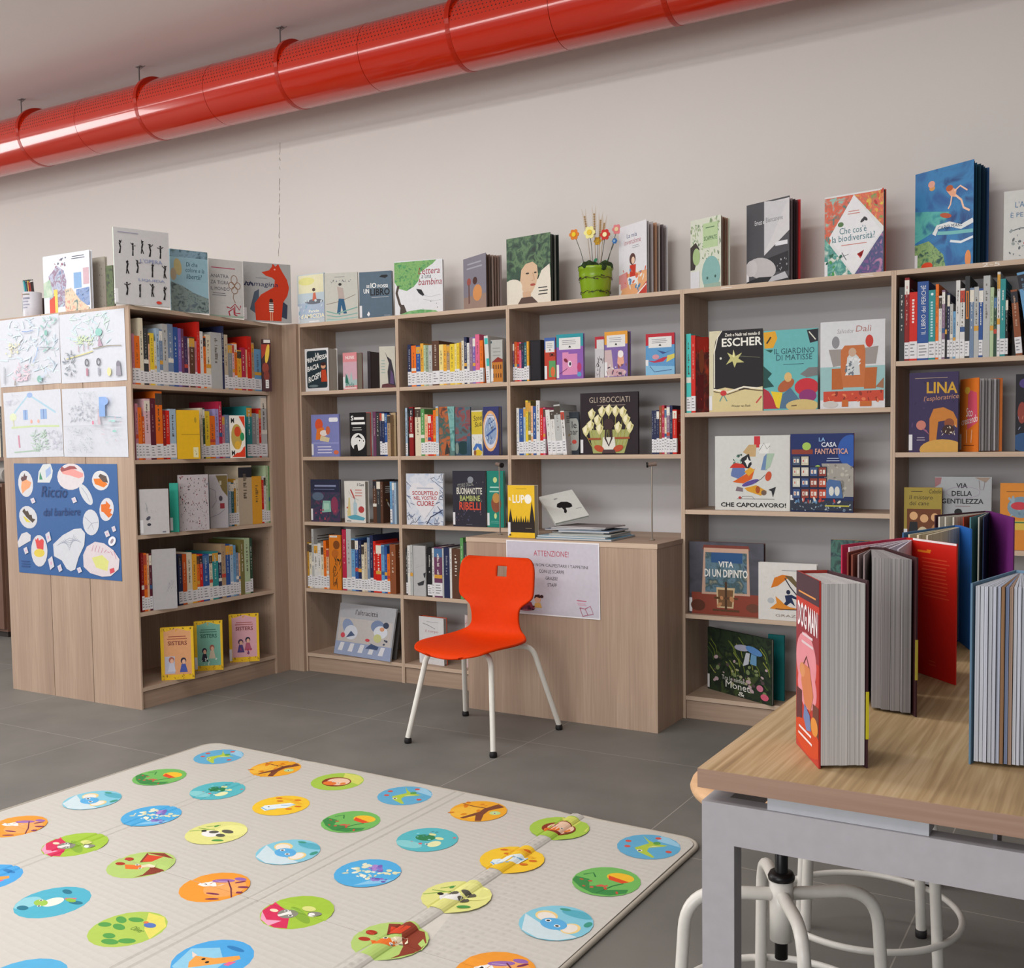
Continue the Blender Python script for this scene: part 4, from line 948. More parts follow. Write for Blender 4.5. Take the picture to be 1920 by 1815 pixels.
# books standing face out among them
FB('white book showing its back cover, top shelf of the side bookcase, beside a red one', ZS[0], 0, XA + .004, 397.5, 416.5, 624, [], 'a9aaaa', yaw=-52, Th=.006, stick=None) if False else None
FB('large yellow book showing its cover, second shelf of the side bookcase', ZS[1], 0, XA + .002, 333, 376, 769, [('l', '8a6c10', .02, [(.2, .5), (.98, .5)]), ('e', 'a88a20', .82, .80, .05, .06), ('r', 'd8d0a0', .7, .03, .92, .24), ('s', '3c3420', 4, .76, .07, .86, .2, .02, 1)], 'd8a818', yaw=-26, Th=.012, stick=None)
FB('red and white boxed book with a round picture, second shelf of the side bookcase', ZS[1], 0, XA + .002, 432, 461, 779, [('p', 'd83c1c', [(.6, .98), (.98, .98), (.98, .7)]), ('p', 'd83c1c', [(.1, .02), (.98, .02), (.98, .28)]), ('e', 'ece4d4', .52, .5, .46, .38), ('e', 'b89c50', .45, .5, .36, .3), ('e', 'c84824', .5, .62, .2, .12), ('e', '2f8c58', .8, .5, .14, .1), ('e', 'd8a838', .5, .3, .2, .1), ('t', '1a1a1a', 'M', .1, .82, .3, .94, 'b'), ('t', '1a1a1a', 'M', .1, .06, .3, .18, 'b')], 'e8e2d8', yaw=-30, Th=.012, stick=None)
FB('dark red illustrated book with a yellow flame, right end of the side bookcase top shelf', ZS[0], 0, XA + .006, 492, 509.5, 636, [('r', 'e4ddd8', .25, .93, .95, .99), ('p', 'a83018', [(.0, .62), (.95, .85), (.95, .9), (0, .9)]), ('e', 'e8c040', .62, .72, .28, .14, 30), ('e', '8c3420', .4, .45, .35, .1), ('e', '7c2c1c', .5, .3, .3, .1), ('r', 'dcd8d4', .38, .06, .72, .22), ('h', '3a2a28', 4, .44, .08, .66, .2)], '3c1418', yaw=-50, Th=.008, stick=None)
bw = ['3a3a40', '8a2c38', 'a87c7c', '55505a']
FB('white book with a small grey figure at the left end, side bookcase third shelf', ZS[2], 0, XA + .004, 264, 318, 918, [('e', '50505c', .28, .36, .08, .04, 20), ('e', '383842', .30, .22, .07, .03), ('l', '70707c', .012, [(.2, .5), (.24, .62), (.2, .7)]), ('l', '70707c', .012, [(.27, .48), (.25, .6)]), ('s', '9090a0', 10, .35, .3, .6, .55, .012, 2), ('r', '70707c', .76, .03, .88, .06)], 'c2bfbf', yaw=-24, Th=.014, stick='f')
FB('turquoise book tilted behind the white one on the side bookcase third shelf', ZS[2], 0, XA + .0, 320, 336, 906, [], '2c9c88', yaw=-62, Th=.008, stick='f')
FB('speckled white book of tiny drawings, side bookcase third shelf', ZS[2], 0, XA + .002, 337, 393, 891, [('s', bw, 90, .04, .45, .96, .98, .022, 4), ('s', ['70707a', '8a8088', '5c3c44', '8a2c38'], 90, .04, .02, .96, .5, .02, 5)], 'b6aeb0', yaw=-22, Th=.012, stick=None)
FB('grey book with a line drawing and brown corner, side bookcase third shelf', ZS[2], 0, XA + .002, 395, 429, 890, [('p', '6c5c34', [(.35, .98), (.98, .98), (.98, .58), (.7, .7)]), ('r', 'b0a890', .55, .8, .66, .88), ('l', '5c5860', .02, [(0, .75), (.3, .7), (.35, .5), (.1, .38)]), ('l', '5c5860', .02, [(0, .2), (.5, .26), (.8, .34)]), ('e', '443c44', .6, .55, .1, .05), ('r', '8a2c34', .55, .36, .8, .46)], 'a8a3a6', yaw=-26, Th=.009, stick=None)
FB('large white book with a faint pencil plant, fourth shelf of the side bookcase', ZS[3], 0, XA + .004, 288, 333, 1031, [('l', '8a8890', .006, [(.55, .28), (.75, .4), (.9, .46)])] + [('l', '8a8890', .006, [(.6 + k * .06, .3 + k * .03), (.66 + k * .05, .42 + k * .02)]) for k in range(5)] + [('s', '8a8890', 14, .6, .28, .98, .5, .02, 7)], 'b4b1b3', yaw=-26, Th=.008, stick=None)
# three small yellow books on the bottom shelf
def sisters(bgc, fig):
    return [('r', bgc, .10, .10, .92, .93), ('p', bgc, [(.2, .93), (.5, .985), (.8, .93)]), ('h', 'a04838' if bgc != '7ab09c' else '2c5c50', 2, .20, .76, .90, .85), ('t', '7c3830' if bgc != '7ab09c' else '2c5c50', 'SISTERS', .22, .66, .80, .74, 'b'), ('s', ['d8a020', 'b88418', '7c6420'], 22, .02, .02, .98, .09, .025, 3), ('s', ['d8a020', '7c6420'], 18, .02, .94, .98, .985, .025, 4)] + fig
girl = lambda x, y, dress, hair: [('e', hair, x, y + .12, .085, .06), ('e', 'e0b094', x + .01, y + .10, .055, .045), ('p', dress, [(x - .12, y - .10), (x + .12, y - .10), (x + .06, y + .06), (x - .06, y + .06)])]
g3 = 'small yellow framed books on the bottom shelf'
XA3 = XC - .05
FB('small yellow framed book with an orange cover, leftmost of three on the bottom shelf', .1031, 0, XA3, 303, 365, 1178, sisters('dca070', [('r', 'b8b8c8', .12, .12, .42, .45)] + girl(.32, .26, 'c8c8d8', 'a86050') + girl(.68, .24, '4858a0', '28283c')), 'e8bc24', yaw=-48, Th=.022, group=g3, stick=None)
FB('small yellow framed book with a green cover, middle one on the bottom shelf', .1031, 0, XA3 - .02, 366, 419, 1166, sisters('7ab09c', girl(.35, .28, '2c2c3c', '28243c') + girl(.62, .34, 'c8b8a0', 'a05848') + [('s', 'd8e0d8', 10, .2, .12, .8, .25, .03, 4)]), 'e8bc24', yaw=-48, Th=.02, group=g3, stick='b')
FB('small yellow framed book with a pink cover, rightmost on the bottom shelf', .1031, 0, XA3 - .02, 431, 487, 1153, sisters('d8a4ac', girl(.38, .3, '54407c', '48284c') + girl(.62, .34, 'b05870', '28243c') + [('s', ['b03c50', '6c3c6c'], 10, .2, .14, .85, .3, .035, 6)]), 'e8bc24', yaw=-46, Th=.02, group=g3, stick='b')

# ---- on top of the side bookcase
TA = XC - .02
def dancer(cx, cy, s, k):
    a = [(.3, 1), (-.6, .9), (0, 1.2), (.7, .8), (-1, .2)][k % 5]; b_ = [(-.2, .9), (.8, .1), (.5, 1), (-.7, .9), (.9, .6)][k % 5]
    return [('l', '1c1a1c', .022 * s, [(cx, cy), (cx + .02 * (k % 3 - 1), cy + .05 * s)]), ('l', '1c1a1c', .014 * s, [(cx - .012, cy - .06 * s), (cx, cy)]), ('l', '1c1a1c', .014 * s, [(cx + .03 * ((k * 7) % 3 - 1), cy - .06 * s), (cx, cy)]),
            ('l', '1c1a1c', .010 * s, [(cx, cy + .045 * s), (cx + a[0] * .05 * s, cy + .045 * s + a[1] * .035 * s)]), ('l', '1c1a1c', .010 * s, [(cx, cy + .045 * s), (cx + b_[0] * .05 * s, cy + .045 * s + b_[1] * .03 * s)]), ('e', '1c1a1c', cx + .012 * (k % 3 - 1), cy + .065 * s, .013 * s, .011 * s)]
da = []
for k, (x, y) in enumerate(((.12, .74), (.34, .72), (.5, .76), (.66, .73), (.84, .72), (.22, .48), (.42, .5), (.68, .46), (.9, .46), (.22, .2), (.44, .18), (.66, .2), (.9, .17))): da += dancer(x, y, 1.25, k)
FB('large white book with rows of black dancing figures, on top of the side bookcase', H, 0, TA, 217, 320, 425, da + [('t', '7c88b0', "L'OPERA", .46, .565, .86, .615), ('t', '7c88b0', 'LIQUIDA', .42, .315, .9, .355), ('h', '8a88a0', 1, .06, .93, .45, .955), ('e', 'c83c2c', .78, .05, .05, .02)], 'bfbdbd', yaw=-22, Th=.014, stick='f', spine='c4cec0')
FB('blue grey book with tangled leaves on its cover, beside the dancing figures book', H, 0, TA, 321.5, 392, 466, [('r', 'm:3a5460,7c98a8,506c70:30', 0, .88, 1, 1), ('r', '8cacb8', .35, .50, .98, .86), ('p', 'm:38484c,7c8c88,56646c:40', [(0, 0), (1, 0), (1, .24), (.6, .32), (.3, .42), (0, .48)]), ('e', 'b8a878', .2, .72, .10, .14, 20), ('e', 'a89880', .08, .6, .08, .1), ('t', '28505c', 'Di che', .42, .74, .72, .81, 'i'), ('t', '28505c', 'colore e la', .40, .65, .90, .72, 'i'), ('t', '28505c', 'libertà?', .42, .54, .82, .62, 'i')], '8fb0bc', yaw=-22, Th=.010, stick=None)
FB('pale book with red duck line drawing, between the blue grey and fox books', H, 0, TA, 393.5, 457, 484, [('h', 'b05068', 1, .06, .83, .8, .88), ('t', '50505a', 'ANATRA', .05, .68, .58, .74), ('t', '50505a', 'ZA TIGRA', .05, .57, .58, .63), ('t', '50505a', 'IL MONDO', .05, .46, .60, .52), ('h', '70707a', 2, .08, .36, .56, .43), ('o', '8c6c54', .74, .66, .09, .08, .02), ('o', '8c6c54', .66, .56, .08, .06, .02), ('o', '8c6c54', .84, .56, .08, .06, .02), ('o', '8c6c54', .75, .48, .09, .06, .02), ('l', '8c6c54', .02, [(.72, .42), (.70, .34), (.76, .26)]), ('l', 'a83040', .03, [(.5, .18), (.62, .16), (.75, .24), (.88, .14), (.92, .22)]), ('l', 'a83040', .04, [(.6, .0), (.56, .1), (.7, .16), (.72, .06), (.88, .0)]), ('l', 'a83040', .03, [(.74, .2), (.74, .08), (.9, .08)]), ('r', '9cae9c', 0, 0, 1, .03)], 'c2c0bd', yaw=-22, Th=.010, stick=None)
FB('grey book with a red fox on the cover, last one before the corner', H, 0, TA, 458.5, 547, 490, [('p', '4c5868', [(.12, .2), (.22, .5), (.32, .55), (.30, .1)]), ('p', '343c50', [(.75, .1), (.82, .36), (.92, .3), (.9, .06)]), ('p', 'c83818', [(.24, .02), (.22, .3), (.36, .46), (.52, .54), (.64, .60), (.66, .72), (.60, .76), (.48, .78), (.38, .84), (.54, .88), (.60, .94), (.62, 1), (.68, .95), (.74, 1), (.80, .9), (.92, .74), (.96, .6), (.92, .46), (.82, .34), (.78, .02)]), ('e', 'f0a090', .66, .9, .02, .015),
    ('l', '2c3050', .035, [(.02, .60), (.06, .66), (.1, .60), (.14, .66), (.2, .60)]), ('t', '2c3050', 'immagina', .02, .575, .72, .675, 'i'), ('h', '5c6068', 1, .25, .73, .5, .75), ('e', '3a2018', .57, .36, .04, .04), ('r', 'ece4dc', .525, .17, .615, .33)] + [('r', '2c2428', .525, .19 + .04 * k, .615, .205 + .04 * k) for k in range(4)] + [('r', 'e0a080', .54, .02, .56, .17), ('r', 'e0a080', .58, .02, .6, .17)], 'a9a9a8', yaw=-30, Th=.010, stick='f')
FB('white picture book with a crowded coloured city, on the side bookcase top', H, 1, YA0 + .05, 84, 171, 482, [('p', 'm:6c7ca0,b0b4c8,8c6c84,a8bcc8:34', [(.12, .12), (.12, .66), (.22, .74), (.3, .82), (.45, .72), (.5, .55), (.46, .12)]), ('p', 'm:88b094,c0ccb8:24', [(0, .3), (.0, .55), (.15, .6), (.2, .3)]), ('r', '84a8d0', .66, .4, .82, .66), ('p', 'm:4c78b4,8498c0,3c5c84:40', [(.7, .1), (.7, .38), (.98, .4), (.98, .1)]), ('p', 'm:c88878,e0c4a8,5c7c78:34', [(.46, .02), (.46, .4), (.6, .42), (.78, .2), (.98, .06), (.98, 0), (.46, 0)]), ('r', 'e8c860', .22, .02, .30, .42), ('p', 'd05038', [(.12, .02), (.12, .25), (.24, .32), (.24, .02)]), ('s', ['5c5c6c', '9c7080'], 14, .25, .8, .5, .95, .02, 5), ('r', 'c8a8b0', .86, .45, .98, .72), ('h', '484850', 2, .62, .88, .95, .95)], 'd6dae2', Th=.016, yaw=0, stick=None, pages='d8d8dc')
FB('speckled grey book half hidden behind the crowded city book', H, 1, YA0 + .12, 172, 200, 485, [('s', ['6c6458', '8c8474'], 40, .05, .05, .95, .95, .03, 6)], 'a39c90', Th=.012, stick=None)
FB('thin dark green forest book standing beside the dancing figures book', H, 1, YA0 + .08, 201, 214, 499, [('r', 'm:1c2418,4c5c30,2c3820:40', 0, .08, 1, 1), ('r', '8c4c28', 0, 0, 1, .08)], '242c1c', Th=.012, stick=None)
# marker cup
P = colx(62, 1, YA0 + .075, H)
t = thing('marker_cup', 'round tin wrapped in printed paper full of felt pens, far left on top', 'pen cup', (P.x, P.y, H + .0004))
mb = MB(); mb.lathe([(0, 0), (.044, 0), (.0455, .004), (.0455, .128), (.043, .128), (.043, .006), (0, .006)], mat('c8c6cc', .35), seg=36)
for k, (a0, a1, z0, z1, c) in enumerate(((-150, -115, .03, .09, '5ca0a8'), (-140, -112, .10, .124, 'd85848'), (-100, -50, .09, .1, '8c8c9c'), (-104, -60, .075, .083, '9c9cac'), (-104, -52, .06, .068, '9c9cac'), (-104, -66, .045, .053, '9c9cac'), (-108, -50, .112, .118, '7c7468'))):
    n = 8; vs = []
    for i in range(n + 1):
        a = rad(a0 + (a1 - a0) * i / n)
        for z in (z0, z1): vs.append((.0458 * math.cos(a), .0458 * math.sin(a), z))
    mb.add(vs, [(2 * i, 2 * i + 2, 2 * i + 3, 2 * i + 1) for i in range(n)], c, True)
mb.build('wrapped_tin', t)
rg = random.Random(5)
pencols = ['9ca0a4', '1c7c70', '2c9ca0', '78b0cc', '1c2c44', '20242c', 'e0bc4c', '8c2420', 'a83828', '3c2424', '241c1c', '6c6c68', '2c6c50', '484c58', '30343c']
names = ['grey', 'green', 'teal', 'pale blue', 'navy', 'black', 'yellow', 'dark red', 'red', 'brown', 'dark brown', 'light grey', 'forest green', 'slate', 'charcoal']
for i, c in enumerate(pencols):
    fx = -.034 + .068 * (i % 11) / 10; fy = -.012 + .02 * (i // 11) + rg.uniform(-.004, .004)
    bx = fx * .8 + .008; tx = fx - .018 + rg.uniform(-.003, .003)
    o = MB().tube([(bx, fy, .007), (tx + (0), fy, .183 + rg.uniform(-.006, .006)), ], .0038, mat(c, .35), 8)
    d = Vector((tx - bx, 0, .18)).normalized(); e = Vector((tx, fy, .188))
    o.tube([e, e + d * .004], .0033, mat('2c2c30', .4), 8)
    ob = o.build('felt_pen', None, (P.x, P.y, H + .0004)); tag(ob, '%s felt pen standing in the paper wrapped cup' % names[i], 'felt pen', 'felt pens in the cup')
t = make_book('thin dark brown booklet leaning beside the pen cup', .11, .115, .01, (P.x - .075, P.y + .02, H + .0006), rot_of(0, 0, 60), '4c3c3c', stick=None)

# ---- on top of the wall bookcases
TY = .03
FB('pale blue book with a girl on rocks, first on the wall bookcases after the corner', H, 1, TY, 559, 609, 517, [('r', 'e0dcb8', .05, .60, .98, .98), ('r', 'b8c8d0', 0, .4, 1, .62), ('e', 'dcd88c', .35, .86, .3, .08), ('r', 'a8b8cc', 0, .1, 1, .42), ('e', '686c78', .62, .44, .34, .05), ('p', 'c86850', [(.56, .46), (.72, .46), (.68, .62), (.6, .62)]), ('e', '4c3c38', .62, .68, .06, .035), ('s', ['8cb0c4', 'c8d4d8'], 20, .05, .12, .95, .5, .04, 4), ('t', 'f4f0dc', 'Parole', .42, .225, .80, .28, 'b'), ('t', 'f4eccc', "d'AMICIZIA", .12, .11, 1.0, .20, 'b'), ('r', 'e8e8e8', .42, .03, .8, .055)], 'c3ccd0', Th=.008, spine='70a8c4', stick='b', lab_h=.09)
FB('cream book with a tightrope walker above green waves, on the corner bookcase', H, 1, TY - .01, 610, 672, 513, [('s', '70707a', 16, .14, .81, .80, .85, .02, 5), ('h', '8a8a8a', 1, .3, .9, .62, .93), ('l', '7c6c60', .014, [(.05, .36), (.5, .42), (.93, .54)]), ('p', 'b8a8a0', [(.38, .72), (.56, .68), (.60, .46), (.42, .46)]), ('e', '2c2828', .47, .76, .05, .03), ('p', '2c5c80', [(.42, .47), (.58, .46), (.66, .16), (.56, .16), (.50, .34), (.46, .14), (.36, .16)]), ('l', '7cac a0'.replace(' ', ''), .03, [(.05, .22), (.35, .16), (.65, .22), (.98, .28)]), ('l', '8cb4ac', .03, [(.05, .14), (.35, .10), (.65, .12), (.98, .16)]), ('l', '9cc0b8', .03, [(.05, .06), (.4, .04), (.98, .08)]), ('r', 'b4ccc8', .03, 0, .98, .04)], 'c8c7bd', Th=.008, yaw=16, stick=None)
FB('slate blue book with white title and a small black fish, corner bookcase top', H, 1, TY, 675, 735.5, 511, [('p', '1c1c20', [(.62, .88), (.70, .92), (.86, .92), (.90, .89), (.80, .85), (.70, .87)]), ('t', 'ecece8', 'SE', .22, .66, .32, .72, 'b'), ('t', 'f4f4f0', 'IO', .35, .65, .53, .76, 'b'), ('t', 'ecece8', 'FOSSI', .57, .65, .88, .72, 'b'), ('t', 'f4f4f0', 'UN', .13, .54, .30, .64, 'b'), ('t', '16161c', 'LIBRO', .34, .49, .94, .64, 'b'), ('h', 'c8ccd0', 1, .36, .44, .92, .47), ('p', 'ececec', [(.22, .09), (.28, .16), (.32, .10), (.28, .05)]), ('h', 'a8b0b8', 1, .75, .05, .95, .08)], '586c7c', Th=.018, yaw=14, stick='b')
FB('square white book with a green tree and red title, second bay top', H, 1, TY, 741, 831, 491, [('p', 'm:2f7c48,7cb060,3c9454:50', [(0, .98), (0, .62), (.08, .5), (.25, .45), (.4, .52), (.5, .62), (.55, .78), (.80, .92), (.88, .99)]), ('l', '4c4038', .05, [(.08, .55), (.04, .42), (.10, .22), (.18, .08)]), ('p', '4c4038', [(.1, .03), (.26, .03), (.19, .2), (.12, .2)]), ('p', 'm:4c9c50,88b878:40', [(.03, 0), (.97, 0), (.85, .07), (.55, .10), (.3, .08)]), ('t', 'a03040', 'Lettera', .50, .74, .94, .86, 'i'), ('t', '6c6c74', 'a una', .56, .66, .76, .72, 'i'), ('t', 'a03040', 'bambina', .50, .54, .98, .66, 'i'), ('p', '202024', [(.45, .48), (.56, .46), (.62, .36), (.58, .34), (.50, .40)]), ('l', 'a0a4ac', .005, [(.55, .36), (.75, .32), (.95, .36)]), ('l', 'a0a4ac', .005, [(.6, .28), (.8, .24), (.95, .26)]), ('s', '585860', 5, .1, .1, .95, .95, .012, 5)], 'e2e3e6', Th=.018, yaw=12, stick=None)
FB('brown grey book with a girl in an orange dress, turned sideways on top', H, 1, TY + .10, 870, 912, 487, [('r', '9c8478', 0, 0, 1, .28), ('r', '84808c', 0, .28, 1, 1), ('h', 'a8a8b4', 2, .15, .76, .95, .92), ('e', 'd89458', .62, .32, .2, .15), ('e', '4c2c28', .52, .55, .1, .07), ('e', 'a05048', .25, .55, .09, .07), ('r', '70504c', .22, .15, .28, .5)], '84808a', Th=.012, yaw=-27, stick=None, pages='a08070', spine='8c7c78', fan=(24, 5, ['9c8478', '705c54', 'a89488', '8c7468']))
FB('dark green leafy book with a pale face, third bay beside the plant pot', H, 1, TY + .05, 951, 1033, 449, [('r', 'm:182820,2c4c38,5c7c54,1c3428:26', 0, .42, 1, 1), ('r', 'm:182820,2c4c38,4c6c4c:26', 0, .36, .5, .5), ('r', 'e4dccc', 0, 0, 1, .36), ('p', 'd8b898', [(.30, .30), (.34, .52), (.44, .60), (.6, .62), (.70, .56), (.72, .42), (.68, .30), (.58, .18), (.42, .16)]), ('e', 'e4dccc', .14, .28, .22, .12), ('p', 'e4dccc', [(.72, .36), (.8, .48), (.98, .56), (1, .3), (.72, .25)]), ('p', 'd0ac8c', [(.36, .2), (.56, .2), (.55, .08), (.38, .08)]), ('p', '5c4840', [(.24, .02), (.34, .12), (.58, .12), (.72, .02)]), ('e', '3c3430', .48, .46, .04, .012), ('e', '3c3430', .66, .46, .03, .012), ('l', 'b88c70', .012, [(.6, .46), (.64, .36), (.58, .35)]), ('e', 'a84c40', .60, .29, .06, .018), ('h', '3c3c3c', 3, .72, .12, .96, .26)], '2c3c30', Th=.014, yaw=-8, stick=None, pages='2c3430', spine='1c2820', back='16201a', fan=(14, 5, ['2c3430', '7c847c', '1c2420', '8c8c84']))
FB('white and orange book with a girl in a red shirt, beside the plant pot', H, 1, TY + .11, 1161, 1213, 428, [('t', '384c7c', 'La mia', .30, .82, .66, .88), ('t', 'b06870', 'invenzione', .20, .73, .80, .80), ('h', '9c9ca4', 2, .48, .66, .8, .71), ('r', 'e4a878', 0, .02, 1, .33), ('p', 'dc9494', [(0, .33), (.3, .36), (.3, .15), (0, .12)]), ('p', 'c83c2c', [(.40, .26), (.60, .26), (.62, .44), (.40, .44)]), ('e', '5c3c38', .5, .52, .11, .08), ('e', 'e8c8b0', .52, .50, .06, .05), ('p', 'e4e8ec', [(.35, .18), (.65, .18), (.72, .28), (.3, .28)]), ('s', ['5c8cb4', 'e8e4dc', 'd86c4c'], 26, .05, .05, .98, .38, .05, 6), ('p', 'c04038', [(.6, .0), (1, 0), (1, .18)]), ('l', 'f0ece8', .03, [(.65, .02), (.98, .14)])], 'e0dfe3', Th=.014, yaw=-30, stick='b', fan=(44, 6, ['d8d4d4', 'c0b8b8', 'd8a888', 'c8c0bc', '6c6064', 'b0a8a8']))
FB('pale green leaf patterned book with two painted faces, fourth bay', H, 1, TY + .07, 1295, 1352, 415, [('s', ['7c9c70', '98ac84', '586c50', 'b8c4a0'], 130, .02, .35, .98, .99, .035, 3), ('r', 'b4cc9c', .42, .58, .9, .92), ('t', '587858', 'SCAPPATE', .45, .68, .87, .74, 'b'), ('h', '587858', 1, .5, .84, .8, .88), ('p', '3c3430', [(0, .3), (0, .62), (.18, .68), (.3, .58), (.14, .3)]), ('e', 'a4bc84', .2, .48, .12, .12), ('e', '84b0ac', .68, .22, .30, .24), ('e', '3c5c54', .56, .16, .03, .02), ('e', '3c5c54', .82, .17, .03, .02), ('r', 'd8d8dc', 0, 0, .3, .28), ('r', '98b0a0', .45, 0, .98, .08)], 'd4d8c8', Th=.012, yaw=-20, stick=None, pages='a88474', fan=(22, 5, ['a88474', 'c8b8a4', '8c6454', 'b09880']))
FB('black and white book with a sleeping cat and a typewriter', H, 1, TY + .08, 1400, 1480, 386, [('r', '4c4c50', 0, 0, 1, 1), ('p', 'd0ced0', [(.42, .98), (1, .98), (1, .6), (.42, .35)]), ('p', 'c8c8ca', [(.42, 1), (.42, .4), (.6, .55), (.95, .95)]), ('t', 'dcdce0', 'Ernest e', .20, .73, .42, .79), ('t', '7c7c84', 'Biancaneve', .46, .74, .85, .80), ('p', '2c2c30', [(.42, .3), (.98, .36), (.98, .12), (.5, .14)]), ('r', 'dcdce0', .68, .44, .96, .49), ('s', 'b4b4b8', 22, .5, .14, .95, .28, .014, 3), ('e', 'bcb8b8', .36, .20, .34, .13, -8), ('e', 'c8c4c4', .12, .22, .14, .10), ('p', '26262a', [(0, 0), (1, 0), (1, .06), (.3, .1), (0, .06)]), ('p', 'b8b8bc', [(.5, .02), (.98, .04), (.9, .12), (.6, .08)])], '4a4a4e', Th=.010, yaw=-22, stick='b', pages='5c4448', back='b82020', fan=(22, 4, ['5c4448', 'a49498', '3c3034']))
bio = [('p', 'm:2f7c74,d85c3c,8cbcb0:40', [(0, .1), (0, .98), (.5, .98), (.10, .45)]), ('p', 'm:d8c040,d8604c,6c9c50:40', [(.5, .98), (1, .98), (1, .55)]), ('p', 'm:8cc4b0,3c8c84,e0e0d4:36', [(0, 0), (.5, 0), (0, .5)]), ('p', 'm:7c4888,3c4878,b87ca0:36', [(.5, 0), (1, 0), (1, .5)]),
       ('p', 'e6e6e8', [(.5, .02), (.97, .5), (.5, .97), (.08, .5)]), ('t', '2c6c78', "Che cos'è", .26, .52, .72, .60), ('t', '2c6c78', 'la biodiversità?', .13, .43, .86, .51), ('h', 'c87c6c', 1, .28, .37, .74, .40), ('h', 'c87c6c', 2, .40, .74, .64, .80), ('e', '3c3c40', .66, .66, .05, .02, 30), ('e', '3c3c40', .70, .67, .04, .02, -30), ('e', '5c7c50', .28, .64, .05, .03), ('l', '3c4450', .012, [(.30, .30), (.38, .20)]), ('l', '3c4450', .008, [(.28, .24), (.42, .27)]), ('p', 'c83c3c', [(.56, .26), (.64, .22), (.68, .30), (.62, .20)]),
       ('s', ['c84c34', 'd8643c', 'b83c3c'], 5, .72, .82, .98, .98, .05, 2), ('s', ['4c9c54', '2c6450'], 10, .02, .02, .3, .3, .03, 4)]
FB('white diamond patterned biodiversity book with flowers in its corners and red spine', H, 1, TY + .04, 1546, 1656, 371, bio, 'dfe0e0', Th=.026, yaw=-10, stick='b', spine='c83828', pages='6c6460')
sea = [('r', 'm:14407c,2c7cb4,1c5898:10', 0, 0, 1, 1), ('p', 'm:2c8c98,54b0a8,1c6c90:16', [(0, .30), (.5, .42), (.6, .55), (.2, .6), (0, .62)]), ('p', 'm:2c6c54,8cac6c,1c4c48:40', [(0, 0), (0, .28), (.25, .3), (.5, .14), (.55, 0)]), ('e', 'd89c5c', .30, .82, .05, .025), ('e', 'e0a490', .29, .86, .06, .035), ('p', 'e8a888', [(.55, .76), (.62, .79), (.72, .75), (.70, .68), (.62, .70)]), ('e', 'b85c34', .60, .78, .06, .03), ('l', 'f0c4a8', .03, [(.70, .70), (.80, .64), (.84, .56), (.94, .52)]), ('l', 'f0c4a8', .022, [(.64, .70), (.62, .62), (.58, .58)]), ('l', 'f0c4a8', .022, [(.68, .74), (.78, .78), (.9, .72)]), ('e', 'b8583c', .54, .52, .1, .025, -10), ('l', 'e0e4e4', .07, [(.34, .35), (.40, .42), (.60, .43), (.80, .38), (1, .42)]), ('l', '78bcbc', .05, [(.40, .36), (.62, .34), (.8, .33), (1, .32)]), ('t', '28405c', 'CARO MARE', .40, .385, .82, .425, 'i'), ('l', 'e0e8ec', .035, [(.62, .26), (.8, .23), (1, .26)]), ('e', 'd84824', .22, .05, .1, .04), ('e', 'e09058', .92, .06, .05, .08)]
FB('large blue underwater book with two swimmers and a ribbon title', H, 1, TY + .10, 1715, 1824, 328, sea, '2c64a0', Th=.014, yaw=-28, stick='b', spine='1c4c84', fan=(34, 6, ['1c3c5c', '2c5c78', '284858', '183048', '2c4c60']), pages='284858')
FB('pale blue white book cut by the right edge, on the rightmost bookcase', H, 1, TY, 1881, 1990, 360, [('t', '4c78a0', "L'ACQUA", .20, .74, .72, .84), ('t', '4c78a0', 'È PERFETTA', .12, .62, .80, .70), ('l', '6c7478', .02, [(.1, .42), (.3, .46), (.6, .44)]), ('s', ['6c7478', '9ca4a4'], 60, .1, .06, .9, .46, .03, 8), ('e', 'c83c34', .40, .24, .05, .03)], 'd6d6d2', Th=.012, yaw=0, stick=None)

# ---- bay by the corner (B)
def bay(n): return {'B': 'corner bay', 'C': 'second bay', 'D': 'desk bay', 'E': 'fourth bay', 'F': 'rightmost bay'}[n]
fs = .025
FB('thick white and dark book with hand lettered title, corner bay top shelf', ZS[0], 1, fs + .01, 572, 617, 655, [('p', '24343c', rounded(.08, .08, .94, .95, .06)), ('t', 'ecece8', 'LA', .45, .82, .62, .90, 'b'), ('t', 'ecece8', 'PRINCIPESSA', .06, .66, .96, .77, 'b', .10), ('t', 'ecece8', 'BACIA', .10, .46, .60, .58, 'b', .08), ('t', 'ecece8', 'ROSPI', .14, .20, .66, .34, 'b', .12), ('e', 'd8a07c', .78, .58, .10, .06), ('e', '3c1c18', .78, .63, .11, .04), ('p', 'c04424', [(.68, .22), (.70, .5), (.88, .5), (.94, .22)]), ('e', '6c7c80', .35, .13, .2, .03)], 'e0dfdf', Th=.075, yaw=0, stick=None, pages='c8c0b4', spine='e0dfdf')
FB('pink book with green islands and a dark red top edge, corner bay top shelf', ZS[0], 1, fs, 644, 670, 662, [('r', 'dc8c90', 0, .0, 1, .98), ('r', 'cfa8b4', 0, .15, 1, .75), ('t', 'f0e4e0', 'NUNK', .2, .82, .85, .91, 'b'), ('p', 'a8c0bc', [(0, .1), (1, .12), (1, .28), (.7, .25), (.6, .5), (.45, .25), (.3, .45), (.15, .3), (0, .35)]), ('p', '2c6c5c', [(.15, .2), (.2, .45), (.35, .3), (.4, .15)]), ('t', '3c8478', 'frida', .2, .08, .8, .2), ('r', 'e8e0dc', .1, .03, .95, .06)], 'd8908f', Th=.050, stick='b', pages='cfc8b8', back='5c1414')
MB_ = make_book
